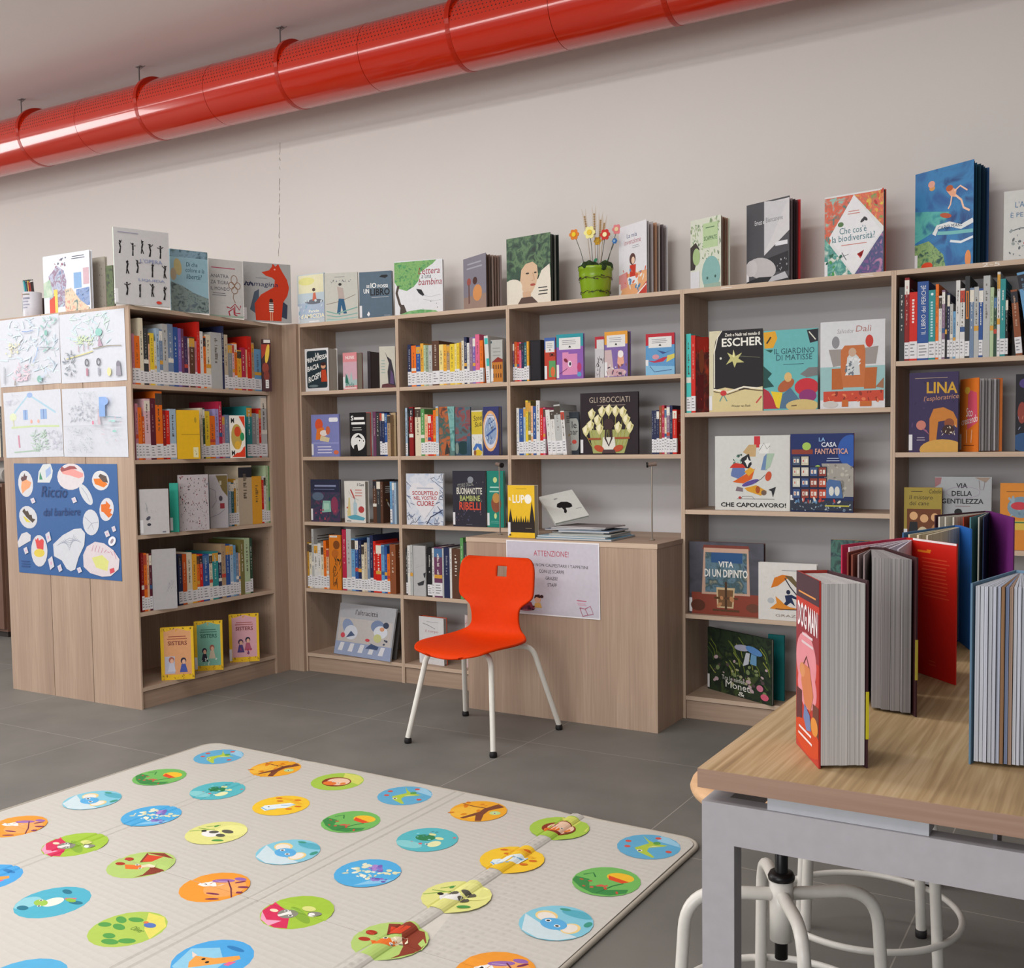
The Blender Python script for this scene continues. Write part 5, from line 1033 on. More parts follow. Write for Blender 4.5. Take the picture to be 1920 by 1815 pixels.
P = colx(690, 1, .10, ZS[0]); MB_('dark slim book standing behind the pink one, corner bay top shelf', .02, .205, .10, (P.x, P.y, ZS[0] + .0004), (0, 0, 0), '3c3438', stick=None, pages='5c5454')
FB('cream book with a tall black bird, half hidden by the upright, corner bay', ZS[0], 1, fs + .02, 712.5, 742, 650, [('p', '2c2430', [(.35, .88), (.5, .76), (.75, .68), (.9, .4), (1, .05), (.55, .05), (.5, .4), (.6, .6)]), ('p', '5c4470', [(.7, .45), (.85, .35), (.9, .1), (.65, .12)]), ('p', '5c2c30', [(.1, .02), (1, .02), (1, .06), (.5, .12), (.15, .1)]), ('h', '9cb0a8', 5, .1, .35, .4, .7)], 'ccc8ba', Th=.012, yaw=22, stick=None)
FB('lilac book with a red haired girl in an armchair, corner bay second shelf', ZS[1], 1, fs, 585, 637, 778, [('e', 'd85430', .28, .76, .14, .14), ('p', 'e0782c', [(.15, .4), (.2, .66), (.45, .7), (.5, .42)]), ('e', 'e8dcd4', .45, .56, .14, .07), ('e', 'c86848', .6, .62, .08, .1), ('p', 'd8c8a0', [(.3, .38), (.62, .34), (.66, .44), (.34, .5)]), ('p', 'ecebf0', rounded(.64, .82, .96, .92, .04)), ('h', 'e4e2f0', 3, .2, .06, .8, .27), ('e', 'd8704c', .88, .10, .09, .05), ('r', '9498cc', .02, .3, .98, .34)], '8084bc', Th=.010, stick='b')
FB('black book with a cartoon ghost face, red spine, corner bay second shelf', ZS[1], 1, fs, 657, 687, 774, [('t', 'f0f0ec', 'S', .08, .82, .24, .93, 'b'), ('h', 'f0f0ec', 1, .08, .68, .98, .84), ('h', 'f0f0ec', 1, .26, .78, .92, .96), ('h', 'c0c0bc', 2, .15, .58, .85, .68), ('e', 'e6e6e2', .5, .33, .45, .2), ('p', '1a181a', [(.2, .02), (.25, .25), (.45, .28), (.55, .02)]), ('p', '1a181a', [(.3, .42), (.55, .5), (.8, .38), (.5, .44)]), ('e', 'f4f4f0', .6, .36, .1, .05), ('e', '1a181a', .6, .36, .04, .02), ('e', 'f4f4f0', .84, .35, .08, .04), ('e', '1a181a', .84, .35, .03, .02)], '1c1a1d', Th=.045, stick=None, spine='c02c20', pages='b0a89c')
row('corner bay second shelf', ZS[1], 1, fs, "700 772 plum/n;706 774 charcoal/n;713 772 navy;717 773 navy;722 775 blue;727 778 tan/n", 733)
FB('plain tan card book leaning at the right end, corner bay second shelf', ZS[1], 1, fs + .03, 732, 743, 774, [], 'b49c78', Th=.006, stick=None)
FB('dark blue magic book with a glowing square, corner bay third shelf', ZS[2], 1, fs, 584, 638, 899, [('r', 'm:282c48,4c3858,283c50,6c3c58:26', 0, 0, 1, .7), ('h', '8c94b4', 1, .12, .79, .9, .92), ('h', '70789c', 1, .1, .75, .85, .79), ('e', '5c6c80', .25, .6, .2, .1), ('p', '8cbcac', [(.38, .22), (.42, .5), (.68, .5), (.7, .24)]), ('p', 'a8d0bc', [(.44, .28), (.46, .44), (.62, .44), (.64, .3)]), ('e', '8c3c58', .82, .4, .12, .2), ('s', 'b0485c', 8, .1, .05, .9, .3, .03, 4)], '2c3048', Th=.012, stick='b')
FB('white book with a parrot on a bottle, corner bay third shelf', ZS[2], 1, fs, 647, 686, 902, [('t', '3c3c40', 'il Cane', .62, .88, .95, .95, 'b'), ('h', 'c87c74', 3, .5, .62, .9, .82), ('l', 'b84c48', .06, [(.3, .8), (.42, .66), (.5, .56)]), ('l', '8c8c84', .01, [(.2, .76), (.35, .62), (.7, .54)]), ('p', 'b0c8d0', [(.42, .2), (.42, .46), (.46, .5), (.48, .58), (.52, .58), (.54, .5), (.6, .46), (.6, .2)]), ('e', 'c84838', .18, .36, .09, .025), ('e', 'd8a83c', .2, .26, .08, .03), ('p', 'd8c88c', [(.12, .16), (.2, .6), (.26, .6), (.3, .16)]), ('e', 'b84444', .8, .32, .14, .08), ('p', '5ca4b8', [(.1, .14), (.5, .2), (.98, .12), (.9, .06), (.3, .08)]), ('r', '4c5054', .1, .03, .3, .05)], 'e0ddd6', Th=.032, stick=None, pages='b8b4a8')
row('corner bay third shelf', ZS[2], 1, fs + .03, "700 900 brown/n;707 901 charcoal/n;714 903 brown/n", 719)
row('corner bay third shelf, right end', ZS[2], 1, fs, "732 903 sky blue;736 903 grey blue/n;740 905 pale blue/n", 744)
row('corner bay fourth shelf', ZS[3], 1, fs - .01, "577 1017 ochre;581 1019 cream;586 992 pale grey;590 1021 white;597 1019 white;603 1024 cream;608 1014 orange;613 1029 peach", 618)
FB('bright orange book with dark creatures, standing out on the corner bay fourth shelf', ZS[3], 1, fs - .022, 619, 641, 1003, [('e', '7c4418', .62, .82, .28, .08), ('e', 'b86420', .5, .66, .3, .08), ('s', ['3c2814', '5c3c1c', '2c2414'], 26, .3, .08, .95, .6, .1, 4), ('r', 'd8d4cc', .05, .955, .7, .99)], 'd4781c', Th=.010, yaw=8, stick=None)
row('corner bay fourth shelf, right part', ZS[3], 1, fs - .01, "643 993 crimson;651 992 pale grey;660 1010 sky blue;667 1011 blue;673 1014 navy;679 1022 cream;684 1018 beige;690 1008 grey blue;695 1004 navy;701 1015 red;706 1020 red;716 1022 sky blue;722 1025 blue;727 1039 orange;732 1021 copper/n", 743)
FB('wide grey picture book with two white birds on a crossing, bottom shelf', .1031, 1, .04, 626, 731, 1131, [('r', 'c2bcb8', .03, .12, .97, .72), ('r', '98a4c0', 0, 0, 1, .26)] + [('p', 'dcdce0', [(.06 + .18 * k, .08), (.14 + .18 * k, .08), (.17 + .18 * k, .24), (.1 + .18 * k, .24)]) for k in range(5)] + [('t', '4c4848', "l'altracittà", .30, .80, .70, .90), ('e', '8c9cbc', .20, .55, .1, .16, 20), ('e', 'd4d8e0', .26, .45, .12, .14), ('p', '506080', [(.18, .34), (.26, .48), (.34, .40)]), ('e', 'd0505c', .12, .38, .04, .05), ('e', '7c8cac', .72, .62, .12, .12, 30), ('e', 'd8dce4', .78, .52, .12, .12), ('e', '40485c', .86, .66, .05, .06), ('e', 'd89c78', .80, .58, .04, .04), ('e', 'c8c88c', .74, .40, .07, .08), ('e', 'd04c54', .57, .34, .04, .03), ('p', '485878', [(.55, .18), (.64, .28), (.6, .3), (.78, .24), (.76, .18)]), ('s', '40485c', 3, .86, .3, .9, .44, .02, 3)], 'b0b0b4', Th=.010, yaw=-7, tilt=12, stick=None)
FB('second grey picture book leaning behind the white birds book', .1031, 1, .085, 690, 742, 1140, [], '8c8888', Th=.006, yaw=-7, tilt=10, stick=None)

# ---- second bay (C)
row('second bay top shelf', ZS[0], 1, fs, "765 646 navy;772 648 orange;781 648 blue;789 644 amber;795 647 pale green;799 647 sage;804 647 pale grey;811 639 brown;824 646 pale yellow;832 646 amber;838 647 tan;844 645 yellow;853 644 pale yellow;857 643 yellow;862 642 ochre;866 639 cream;871 632 navy;876 643 white;881 633 mauve;887 632 violet;892 627 pink;900 638 orange", 906.5)
row('second bay top shelf, leaning', ZS[0], 1, fs, "912 629 white/L-3", 919.5, arts={1: [('r', '3cb8b4', .1, .82, .95, .95), ('r', '3cb8b4', .3, .36, 1, .52)]})
FB('grey book with a brown palazzo, right end of the second bay top shelf', ZS[0], 1, fs + .004, 921, 943, 638, [('e', '2c4c54', .05, .95, .06, .03), ('h', '9c9c98', 3, .15, .6, .9, .85), ('p', '8c3024', [(.05, .48), (.6, .60), (1, .54), (1, .48)]), ('p', 'c47c2c', [(.1, .02), (.1, .48), (1, .48), (1, .02)])] + [('r', '5c2c18', .2 + .2 * k, .32, .28 + .2 * k, .42) for k in range(4)] + [('r', '5c2c18', .2 + .2 * k, .12, .28 + .2 * k, .22) for k in range(4)], 'b4b5b0', Th=.010, stick='b')
row('second bay second shelf', ZS[1], 1, fs, "761 765 pale blue;765 764 black/n;768 763 dark red/n", 776)
row('second bay second shelf, middle', ZS[1], 1, fs, "779 764 cream/n,q;790 767 green;797 777 peach;803 778 red;809 778 red;813 769 orange;818 762 pale blue", 823)
FB('painted book with orange and brown figures, second bay second shelf', ZS[1], 1, fs - .005, 824, 853, 763, [('r', 'm:50302c,b8602c,2c5c58,8c4c34:22', 0, 0, .7, 1), ('p', 'm:4c8c88,7cb0ac,2c6c6c:24', [(.55, 1), (1, 1), (1, .1), (.8, .1), (.7, .5)]), ('p', '3c3430', [(.35, .02), (.5, .3), (.7, .05)])], '5c7c78', Th=.010, yaw=3, stick=None)
FB('painted book with teal and red swirls, second bay second shelf', ZS[1], 1, fs - .005, 854.5, 883, 764, [('r', 'm:2c4c64,8c4444,486c74,5c3c34:22', 0, .3, 1, 1), ('e', '1c3c40', .5, .16, .4, .14), ('e', '7c8c84', .1, .15, .12, .12), ('r', 'm:3c5c74,2c4c64:20', .75, 0, 1, .4)], '3c5468', Th=.008, stick=None)
FB('yellow and white book with black handwriting and a blue arch', ZS[1], 1, fs - .005, 885, 905, 770, [('r', 'd0b838', .0, .45, 1, .97), ('r', 'dcdcd8', .0, .25, 1, .47), ('t', '28241c', 'Sono', .2, .76, .98, .88, 'i', .03), ('t', '28241c', 'Sua', .3, .62, .95, .74, 'i', .04), ('p', '4470b4', [(.1, .14), (.4, .27), (.9, .25), (1, .1), (.8, .1), (.55, .2), (.3, .1)]), ('e', 'd8b830', .6, .06, .35, .07), ('e', '8c5438', .3, .06, .12, .06), ('s', '3c3c40', 8, .1, .28, .9, .42, .04, 3)], 'd8d4c4', Th=.008, stick=None)
FB('indigo book with a large oval window picture, second bay second shelf', ZS[1], 1, fs - .004, 907, 936, 763, [('e', 'e0a870', .46, .5, .50, .42), ('e', 'd0d0dc', .46, .5, .42, .36), ('e', '8ca0c0', .48, .5, .38, .28), ('l', '3c5c9c', .10, [(.15, .38), (.8, .56)]), ('s', ['303850', 'c8d4e0', '506c9c'], 24, .2, .5, .75, .76, .06, 6), ('s', ['c8d4e0', '506c9c'], 16, .2, .26, .75, .42, .06, 7), ('h', '8c7c8c', 1, .25, .8, .7, .85)], '34386c', Th=.030, stick=None, pages='b4aca8')
brn = []
rgx = random.Random(9)
for k in range(46):
    x = rgx.choice([rgx.uniform(.02, .25), rgx.uniform(.75, .98), rgx.uniform(.1, .9)]); y = rgx.uniform(.03, .97)
    if .2 < x < .8 and .22 < y < .8: continue
    brn.append(('l', rgx.choice(['40507c', '6c84a8', '303c5c']), .012, [(x, y), (min(.99, max(.01, x + rgx.uniform(-.14, .14))), min(.99, max(.01, y + rgx.uniform(-.10, .10)))), (min(.99, max(.01, x + rgx.uniform(-.2, .2))), min(.99, max(.01, y + rgx.uniform(-.12, .12))))]))
FB('white book with blue branches and red title, second bay third shelf', ZS[2], 1, fs, 763, 832, 888, [('r', 'm:c4cede,dcdfe6,b0c0d8:20', 0, 0, 1, 1)] + brn + [('p', 'e4e2e6', [(.5, .12), (.88, .5), (.92, .7), (.80, .82), (.64, .82), (.5, .74), (.36, .82), (.2, .82), (.08, .68), (.14, .48)]), ('h', '8c98b0', 1, .28, .70, .76, .74), ('t', 'b03c40', 'SCOLPITELO', .17, .58, .87, .66, 'b'), ('t', 'b03c40', 'NEL VOSTRO', .21, .49, .83, .56, 'b'), ('t', 'b03c40', 'CUORE', .29, .37, .76, .47, 'b'), ('l', '30385c', .02, [(.55, .02), (.66, .16), (.85, .24), (.98, .3)])], 'd8dbe2', Th=.012, stick=None)
FB('charcoal book with curved cream, green and red lettering, second bay third shelf', ZS[2], 1, fs - .005, 850, 911, 883, [('e', '8c9098', .55, .84, .09, .06), ('t', 'a0a098', 'STORIE DELLA', .15, .69, .62, .76, '', .05), ('t', 'e0dcd0', 'BUONANOTTE', .12, .58, .90, .70, 'b'), ('t', 'b0b870', 'BAMBINE', .22, .46, .84, .56, 'b'), ('t', 'd85038', 'RIBELLI', .20, .30, .86, .44, 'b'), ('s', ['50506c', '80606c'], 20, .1, .1, .9, .3, .02, 4), ('s', 'c8c0b0', 14, .1, .45, .95, .85, .012, 5), ('h', '80808c', 1, .4, .03, .6, .05)], '302e3a', Th=.014, stick='b')
FB('teal green book with an oval plant picture behind the thin metal rod', ZS[2], 1, fs + .005, 914, 945, 883, [('e', '8c5038', .55, .42, .3, .16), ('e', 'c08c48', .55, .52, .22, .09), ('h', 'a8d4c4', 2, .15, .60, .9, .75), ('e', 'c8d890', .5, .84, .12, .05), ('e', 'c8d890', .5, .2, .08, .05), ('h', '6cb0a0', 2, .2, .06, .8, .12)], '1f8474', Th=.018, stick='b')
row('second bay fourth shelf', ZS[3], 1, fs - .01, "762 1028 charcoal;765 1023 white/n;770 1022 pale grey/n", 775)
FB('white book with a grey photograph of a bird wing, second bay fourth shelf', ZS[3], 1, fs - .015, 776, 799, 1023, [('l', '9c9c9c', .015, [(.1, .55), (.9, .62)]), ('p', '38383c', [(.3, .25), (.9, .32), (.8, .22), (.4, .2)]), ('p', '38383c', [(.8, .45), (1, .48), (.95, .36), (.86, .38)])], 'b8b8b8', Th=.008, stick=None)
row('second bay fourth shelf, right part', ZS[3], 1, fs - .018, "802 1027 black;811 1028 white;815 1026 plum;830 1028 pale grey/n;833 1027 navy/n;844 1028 white/n;848 1029 brown/n;864 1009 green/n;870 1018 charcoal/n", 878)
FB('white paperback with a pink title, partly behind the orange chair', .1031, 1, .055, 787, 833, 1155, [('l', '8c8890', .02, [(.15, .86), (.4, .82), (.65, .76)]), ('h', 'b0acb0', 1, .3, .88, .8, .92), ('t', 'b87880', 'il corpo', .25, .66, .78, .73), ('e', 'c86858', .5, .3, .2, .1), ('h', 'b0acb0', 1, .4, .1, .6, .13)], 'd8d6d6', Th=.028, yaw=-6, stick='b', spine='c04424', pages='b8b4b0')
P = colx(873, 1, .06, .1031); MB_('red and white patterned book standing behind the orange chair', .016, .27, .08, (P.x, .06, .1035), (0, 0, 0), 'd8d0cc', fart=[('s', 'c03040', 40, .1, .02, .9, .98, .25, 5)], stick=None)

# ---- desk bay (D)
row('desk bay top shelf', ZS[0], 1, fs, "960 643 plum;965 641 dark orange;970 642 red;974 642 pink;978 643 navy;983 642 dark teal;988 640 amber", 992)
t = thing('book_end', 'tall black storage box used as a book end on the desk bay top shelf', 'box', (colx(993, 1, fs + .01, ZS[0]).x, fs + .01, ZS[0] + .0004))
mb = MB(); pr = rounded(0, 0, .064, .20, .008, 3); mb.prism([(x, y) for x, y in pr], 0, .195, mat('17141a', .5)); mb.build('case', t)
MB().box(.006, -.0012, .01, .058, -.0001, .185, mat('201c24', .4)).build('front_panel', t)
cl = lambda top, bot, figs: [('r', top, 0, .72, 1, 1), ('r', bot, 0, 0, 1, .66), ('r', 'e0dedc', .10, .66, .90, .92), ('h', '8c8c94', 3, .2, .76, .8, .88), ('p', '2c2c30', [(.45, .70), (.55, .70), (.52, .74), (.48, .74)])] + figs
FB('blue and red schoolbook, half behind the purple one, desk bay top shelf', ZS[0], 1, fs + .02, 1021.5, 1042, 634, cl('4464a8', 'c0402c', [('t', '1c1c20', 'SMS', .45, .56, .95, .64, 'b'), ('r', '5c9c60', .4, .08, 1, .46), ('e', 'd86c3c', .75, .2, .2, .12)]), 'c0402c', Th=.01, stick='b')
FB('teal and purple book with a pink patchwork eye, desk bay top shelf', ZS[0], 1, fs, 1044, 1094, 628, cl('2c94a0', '8c5cac', [('p', 'd88cb4', [(.22, .1), (.22, .6), (.45, .6), (.45, .56), (.78, .56), (.78, .1)]), ('e', 'e8e0e8', .5, .34, .07, .07), ('e', '28203c', .51, .34, .04, .04), ('e', '7c2038', .35, .42, .08, .04, -20), ('e', 'b83c6c', .85, .26, .08, .1), ('e', '5c9cc0', .85, .1, .08, .05), ('l', '6c2c58', .02, [(.1, .12), (.4, .24)])]), '8c5cac', Th=.014, stick='b')
FB('red and white book standing behind the orange and purple one', ZS[0], 1, fs + .03, 1116, 1133, 632, [('r', 'b82c38', 0, .72, 1, 1), ('r', 'd4d2d0', .2, .7, 1, .93), ('s', ['3c3438', '70686c'], 16, .1, .05, .95, .5, .12, 4)], 'c8c6c8', Th=.012, stick=None)
FB('orange and purple book with a white figure, thick, desk bay top shelf', ZS[0], 1, fs, 1134, 1177, 623, cl('e09c38', '7c64a4', [('p', 'c8b0b0', [(.0, .02), (.0, .6), (.3, .6), (.42, .02)]), ('p', 'e0a48c', [(.55, .3), (.6, .58), (.8, .56), (.85, .3), (.7, .22)]), ('e', 'ece4e0', .7, .5, .12, .08), ('e', 'c8a0a8', .6, .1, .35, .08), ('s', ['8c4c4c', '4c3c50', 'd8ccc8'], 20, .05, .02, .95, .3, .06, 5)]), '7c64a4', Th=.034, stick='b', pages='a89884', yaw=-2)
FB('red and blue book with a diving figure, desk bay top shelf right', ZS[0], 1, fs, 1211, 1265, 627, cl('b82434', '5c98c8', [('p', 'b83048', [(.05, .36), (.3, .34), (.6, .42), (.8, .44), (.6, .32), (.3, .30)]), ('e', 'd0949c', .35, .44, .12, .06), ('p', 'd8c860', [(.72, .3), (1, .4), (1, .5), (.75, .46)]), ('p', '3c4c84', [(.4, .6), (.7, .54), (.95, .6), (.6, .5)]), ('p', '84b8d8', [(0, 0), (1, 0), (1, .2), (0, .24)]), ('l', '30487c', .02, [(.15, .22), (.3, .08), (.9, .12)])]), '5c98c8', Th=.010, stick='b')
row('desk bay second shelf', ZS[1], 1, fs, "969 765 white;974 767 blue;982 764 pale blue;986 751 yellow;991 752 olive;996 761 peach;1000 762 blue;1006 751 white;1013 765 red;1019 764 pink", 1023, arts=None)
row('desk bay second shelf, leaning', ZS[1], 1, fs, "1028 768 white/L-4,c;1036 769 white/L-4,c;1044 758 pale grey/L-4;1056 770 white/L-4,c", 1063)
FB('grey book with handwritten title, behind the large black lily book', ZS[1], 1, fs + .05, 1064, 1086, 773, [('p', 'a8aaa4', rounded(.05, .1, .98, .85, .2)), ('t', '2c2c30', 'le', .4, .62, .8, .78), ('t', '2c2c30', 'par', .2, .42, .9, .56), ('e', 'c84c40', .6, .3, .2, .05), ('h', '40484c', 1, .1, .88, .9, .92)], '303840', Th=.008, stick=None)
lily = []
for k, (x, y, a) in enumerate(((.20, .66, -10), (.30, .56, 10), (.38, .70, 0), (.50, .72, 0), (.62, .70, 5), (.74, .68, 10), (.80, .56, 0), (.18, .48, -15), (.34, .42, 5), (.66, .44, 0), (.86, .44, 15), (.10, .40, -40))):
    lily += [('p', 'd8d098', [(x - .045, y - .05), (x - .068, y + .025), (x - .035, y + .055), (x + .015, y + .095), (x + .04, y + .05), (x + .07, y + .03), (x + .045, y - .045), (x, y - .11)]), ('p', 'f0e8c4', [(x - .045, y - .02), (x - .04, y + .04), (x + .012, y + .08), (x + .015, y + .02), (x - .005, y - .05)]), ('p', 'a89c58', [(x + .02, y + .04), (x + .05, y + .02), (x + .03, y - .03)]), ('l', 'b0a850', .008, [(x, y - .08), (.5 + (x - .5) * .7, .1)])]
FB('large black book with cream lilies around a kneeling woman, desk bay', ZS[1], 1, fs - .004, 1089, 1197, 738, [('t', 'b8a898', 'GLI SBOCCIATI', .16, .84, .86, .93), ('h', '8c7c74', 1, .28, .78, .8, .81), ('p', 'a4a868', [(.15, .4), (.22, .02), (.42, .02), (.48, .4)]), ('p', 'a4a868', [(.55, .4), (.58, .02), (.76, .02), (.88, .4)])] + lily + [('e', '3c2828', .50, .49, .09, .09), ('p', 'e0dcd0', [(.40, .28), (.60, .28), (.62, .08), (.38, .08)]), ('l', '3c2828', .03, [(.45, .42), (.44, .26), (.50, .14), (.55, .26), (.54, .42)]), ('e', 'b84c2c', .33, .10, .09, .05, -20), ('e', 'b84c2c', .66, .10, .09, .05, 20), ('r', 'a05030', .14, .24, .36, .27), ('r', 'a05030', .60, .25, .86, .28), ('p', '4c3838', [(.38, .02), (.62, .02), (.6, .08), (.4, .08)])], '261a20', Th=.012, stick='b')
row('desk bay second shelf, right end', ZS[1], 1, fs, "1222 770 navy;1226 770 navy;1231 769 navy;1236 761 copper;1241 760 crimson;1246 766 cream;1250 761 mauve;1256 760 navy;1261 768 red", 1269)

# ---- fourth bay (E)
row('fourth bay top shelf', ZE[0], 1, fs - .012, "1287 600 turquoise;1296 629 red", 1304)
FB('red and dark picture book, turned, left end of the fourth bay top shelf', ZE[0], 1, fs - .005, 1305, 1329, 632, [('r', 'm:8c2418,4c1c18,b03c20:14', 0, 0, 1, .8), ('e', '7c3c24', .45, .68, .2, .16), ('r', '5c1818', .1, .05, .6, .5), ('s', ['c84830', '3c1814'], 18, .05, .05, .95, .9, .06, 3)], '9c2418', Th=.008, yaw=38, stick=None)
esc = [('p', 'd8c894', [(0, 0), (1, 0), (1, .30), (.6, .26), (.3, .30), (0, .26)]), ('p', 'd8d0b0', [(0, .2), (0, 1), (.22, 1), (.12, .88), (.08, .7), (.08, .2)]), ('l', 'ece6d4', .02, [(.10, .3), (.10, .75), (.16, .92), (.24, 1)]), ('t', 'ece8dc', 'Zenit e Nadir nel mondo di', .30, .925, .95, .965, 'b'), ('t', 'f0eee4', 'ESCHER', .24, .80, .99, .905, 'b'),
       ('p', 'c8c480', [(.46, .76), (.50, .68), (.62, .72), (.55, .65), (.66, .60), (.52, .60), (.48, .54), (.44, .62), (.32, .58), (.40, .66), (.34, .73), (.45, .69)]), ('p', 'e8e4a8', [(.46, .76), (.48, .66), (.44, .68)]), ('e', 'd8d8cc', .22, .66, .02, .015), ('l', '8c8c70', .006, [(.55, .68), (.95, .65)]), ('l', 'ece4d0', .03, [(.08, .28), (.35, .24), (.65, .30), (1, .27)]), ('l', '5c4830', .016, [(.08, .255), (.35, .215), (.65, .275), (1, .245)]),
       ('e', 'c83838', .27, .23, .06, .035), ('e', 'e8c8a0', .33, .27, .02, .018), ('l', '6c9c94', .02, [(.25, .2), (.2, .13)]), ('l', '6c9c94', .02, [(.28, .2), (.34, .13)]), ('l', 'c84848', .025, [(.88, .1), (.98, .18)]), ('t', '5c5440', 'Wouter van Reek', .42, .055, .78, .085)]
FB('black book with a pale star and large white title, fourth bay top shelf', ZE[0], 1, fs - .004, 1330, 1430, 622, esc, '1c181c', Th=.012, yaw=2, stick='b', spine='d8ccb0')
FB('turquoise book of cut paper leaf shapes, fourth bay top shelf', ZE[0], 1, fs - .014, 1431.5, 1533, 621, [('p', 'e0a428', [(0, .98), (.02, .78), (.18, .78), (.26, .90), (.22, .99)]), ('l', '3c3420', .03, [(.06, .84), (.14, .92)]), ('p', '205848', [(0, .78), (.14, .72), (.18, .76), (.04, .76)]), ('p', '24242c', [(.80, .98), (.86, .82), (1, .84), (1, .99)]), ('l', 'dcdccc', .02, [(.84, .96), (.96, .86)]), ('t', '28505c', 'IL GIARDINO', .20, .70, .94, .77), ('t', '28505c', 'DI MATISSE', .24, .62, .90, .69), ('h', '28505c', 1, .36, .56, .76, .58), ('p', '1c4c48', [(0, .28), (0, .56), (.16, .46), (.08, .40), (.2, .30)]), ('p', 'b02c3c', [(0, .02), (0, .28), (.10, .24), (.30, .02)]), ('p', 'e8c82c', [(.14, .24), (.36, .22), (.30, .02), (.24, .04)]), ('e', 'b05c34', .42, .31, .16, .07, 20), ('e', 'd8b474', .46, .41, .07, .06), ('p', '50708c', [(.36, .2), (.5, .28), (.68, .12), (.6, .02), (.3, .02)]), ('e', 'c82c38', .80, .28, .22, .11), ('e', '8c3070', .82, .17, .16, .08), ('p', '787878', [(.68, .44), (.84, .52), (1, .52), (1, .42), (.8, .40)]), ('e', 'd0b878', .72, .05, .30, .08), ('l', '5c4430', .02, [(.52, .05), (.62, .055)])], '68b4b4', Th=.010, yaw=2, stick='b')
dali = [('r', 'd8d9dc', 0, .48, 1, 1), ('p', '98c0c0', [(.0, .1), (0, .48), (1, .48), (1, .1)]), ('t', 'a09c9c', 'Salvador', .26, .86, .52, .91, 'i'), ('t', 'b07c74', 'Dalì', .55, .87, .78, .94, 'i'), ('e', '8c8c90', .24, .76, .06, .07), ('e', 'c83c30', .76, .76, .06, .07), ('p', '9c9490', [(.13, .68), (.40, .68), (.38, .50), (.20, .48)]), ('p', '9c9490', [(.64, .68), (.90, .70), (.86, .50), (.66, .50)]), ('p', 'c4703c', [(.32, .24), (.32, .66), (.38, .72), (.68, .72), (.70, .66), (.70, .24)]), ('p', 'd0d4d4', [(.40, .38), (.42, .58), (.5, .66), (.60, .58), (.62, .38)]), ('e', 'c8a890', .5, .64, .06, .05), ('s', ['707880', 'e4e4e4'], 24, .40, .38, .62, .58, .025, 4), ('p', 'b8642c', [(.18, .22), (.18, .46), (.32, .46), (.36, .22)]), ('p', 'b8642c', [(.68, .22), (.70, .46), (.88, .46), (.86, .22)]), ('p', 'c84830', [(.05, .08), (.05, .20), (.98, .20), (.98, .08)]), ('s', ['903020', 'e07c50'], 20, .08, .08, .96, .2, .03, 5), ('r', 'c4682c', .34, .02, .44, .1), ('r', 'c4682c', .62, .02, .8, .08), ('e', 'c8c4c0', .16, .05, .12, .04), ('p', '9c6c50', [(.86, .24), (.98, .34), (.98, .22)])]
FB('white book with an orange throne and two eggs, fourth bay top shelf', ZE[0], 1, fs - .004, 1538, 1659, 605, dali, 'dadbde', Th=.012, yaw=3, stick=None)
cap = [('r', 'c83038', .53, .84, .61, .99), ('p', 'c4a474', [(.38, .78), (.46, .88), (.56, .88), (.55, .72), (.48, .72)]), ('p', 'e4e4e0', [(.60, .88), (.74, .90), (.72, .76), (.60, .76)]), ('l', '48484c', .006, [(.60, .80), (.66, .90), (.70, .82), (.74, .86)]), ('p', '24242a', [(.33, .58), (.36, .70), (.46, .76), (.50, .62), (.46, .56)]), ('p', 'e8e8e4', [(.40, .66), (.43, .68), (.44, .72), (.46, .67), (.50, .66), (.46, .63), (.44, .58), (.42, .63)]), ('p', '6c88b0', [(.62, .54), (.66, .72), (.70, .76), (.70, .54)]), ('p', 'a8c0a8', [(.68, .54), (.70, .76), (.80, .76), (.74, .58)]), ('p', 'c83424', [(.20, .57), (.26, .64), (.38, .62), (.42, .57)]), ('p', '6478ac', [(.22, .50), (.24, .57), (.40, .57), (.42, .50), (.32, .42), (.22, .46)]), ('p', 'd8601c', [(.24, .38), (.44, .50), (.54, .56), (.50, .42), (.38, .36)]), ('p', 'e0a430', [(.40, .52), (.48, .58), (.54, .54), (.46, .46)]), ('e', '5c4c98', .48, .37, .12, .03, 20), ('e', 'c85030', .72, .46, .04, .065, -15), ('l', '3c3c40', .006, [(.55, .38), (.62, .42), (.68, .48)]), ('p', 'd89c28', [(.40, .30), (.56, .34), (.70, .26), (.62, .20), (.44, .26)]), ('e', '70584c', .66, .24, .035, .035), ('e', 'a8501c', .58, .28, .03, .05), ('p', '24242a', [(.72, .28), (.82, .32), (.78, .18), (.76, .26)]), ('p', '807078', [(.28, .26), (.30, .32), (.38, .30), (.38, .25)]), ('s', ['3c5c50', 'c0d4c8', '60887c'], 14, .25, .64, .36, .76, .02, 5), ('l', '707074', .005, [(.34, .15), (.38, .19), (.50, .19), (.54, .15)]), ('l', '707074', .005, [(.3, .155), (.8, .155)]), ('e', 'b03838', .34, .17, .02, .018), ('t', '18181c', 'CHE CAPOLAVORO!', .08, .045, .95, .105, 'b')]
FB('white landscape book with a collage of coloured shapes, fourth bay second shelf', ZE[1], 1, fs + .01, 1341, 1481, 818, cap, 'd3d4cf', Th=.010, stick=None)
houses = []
rgx = random.Random(4)
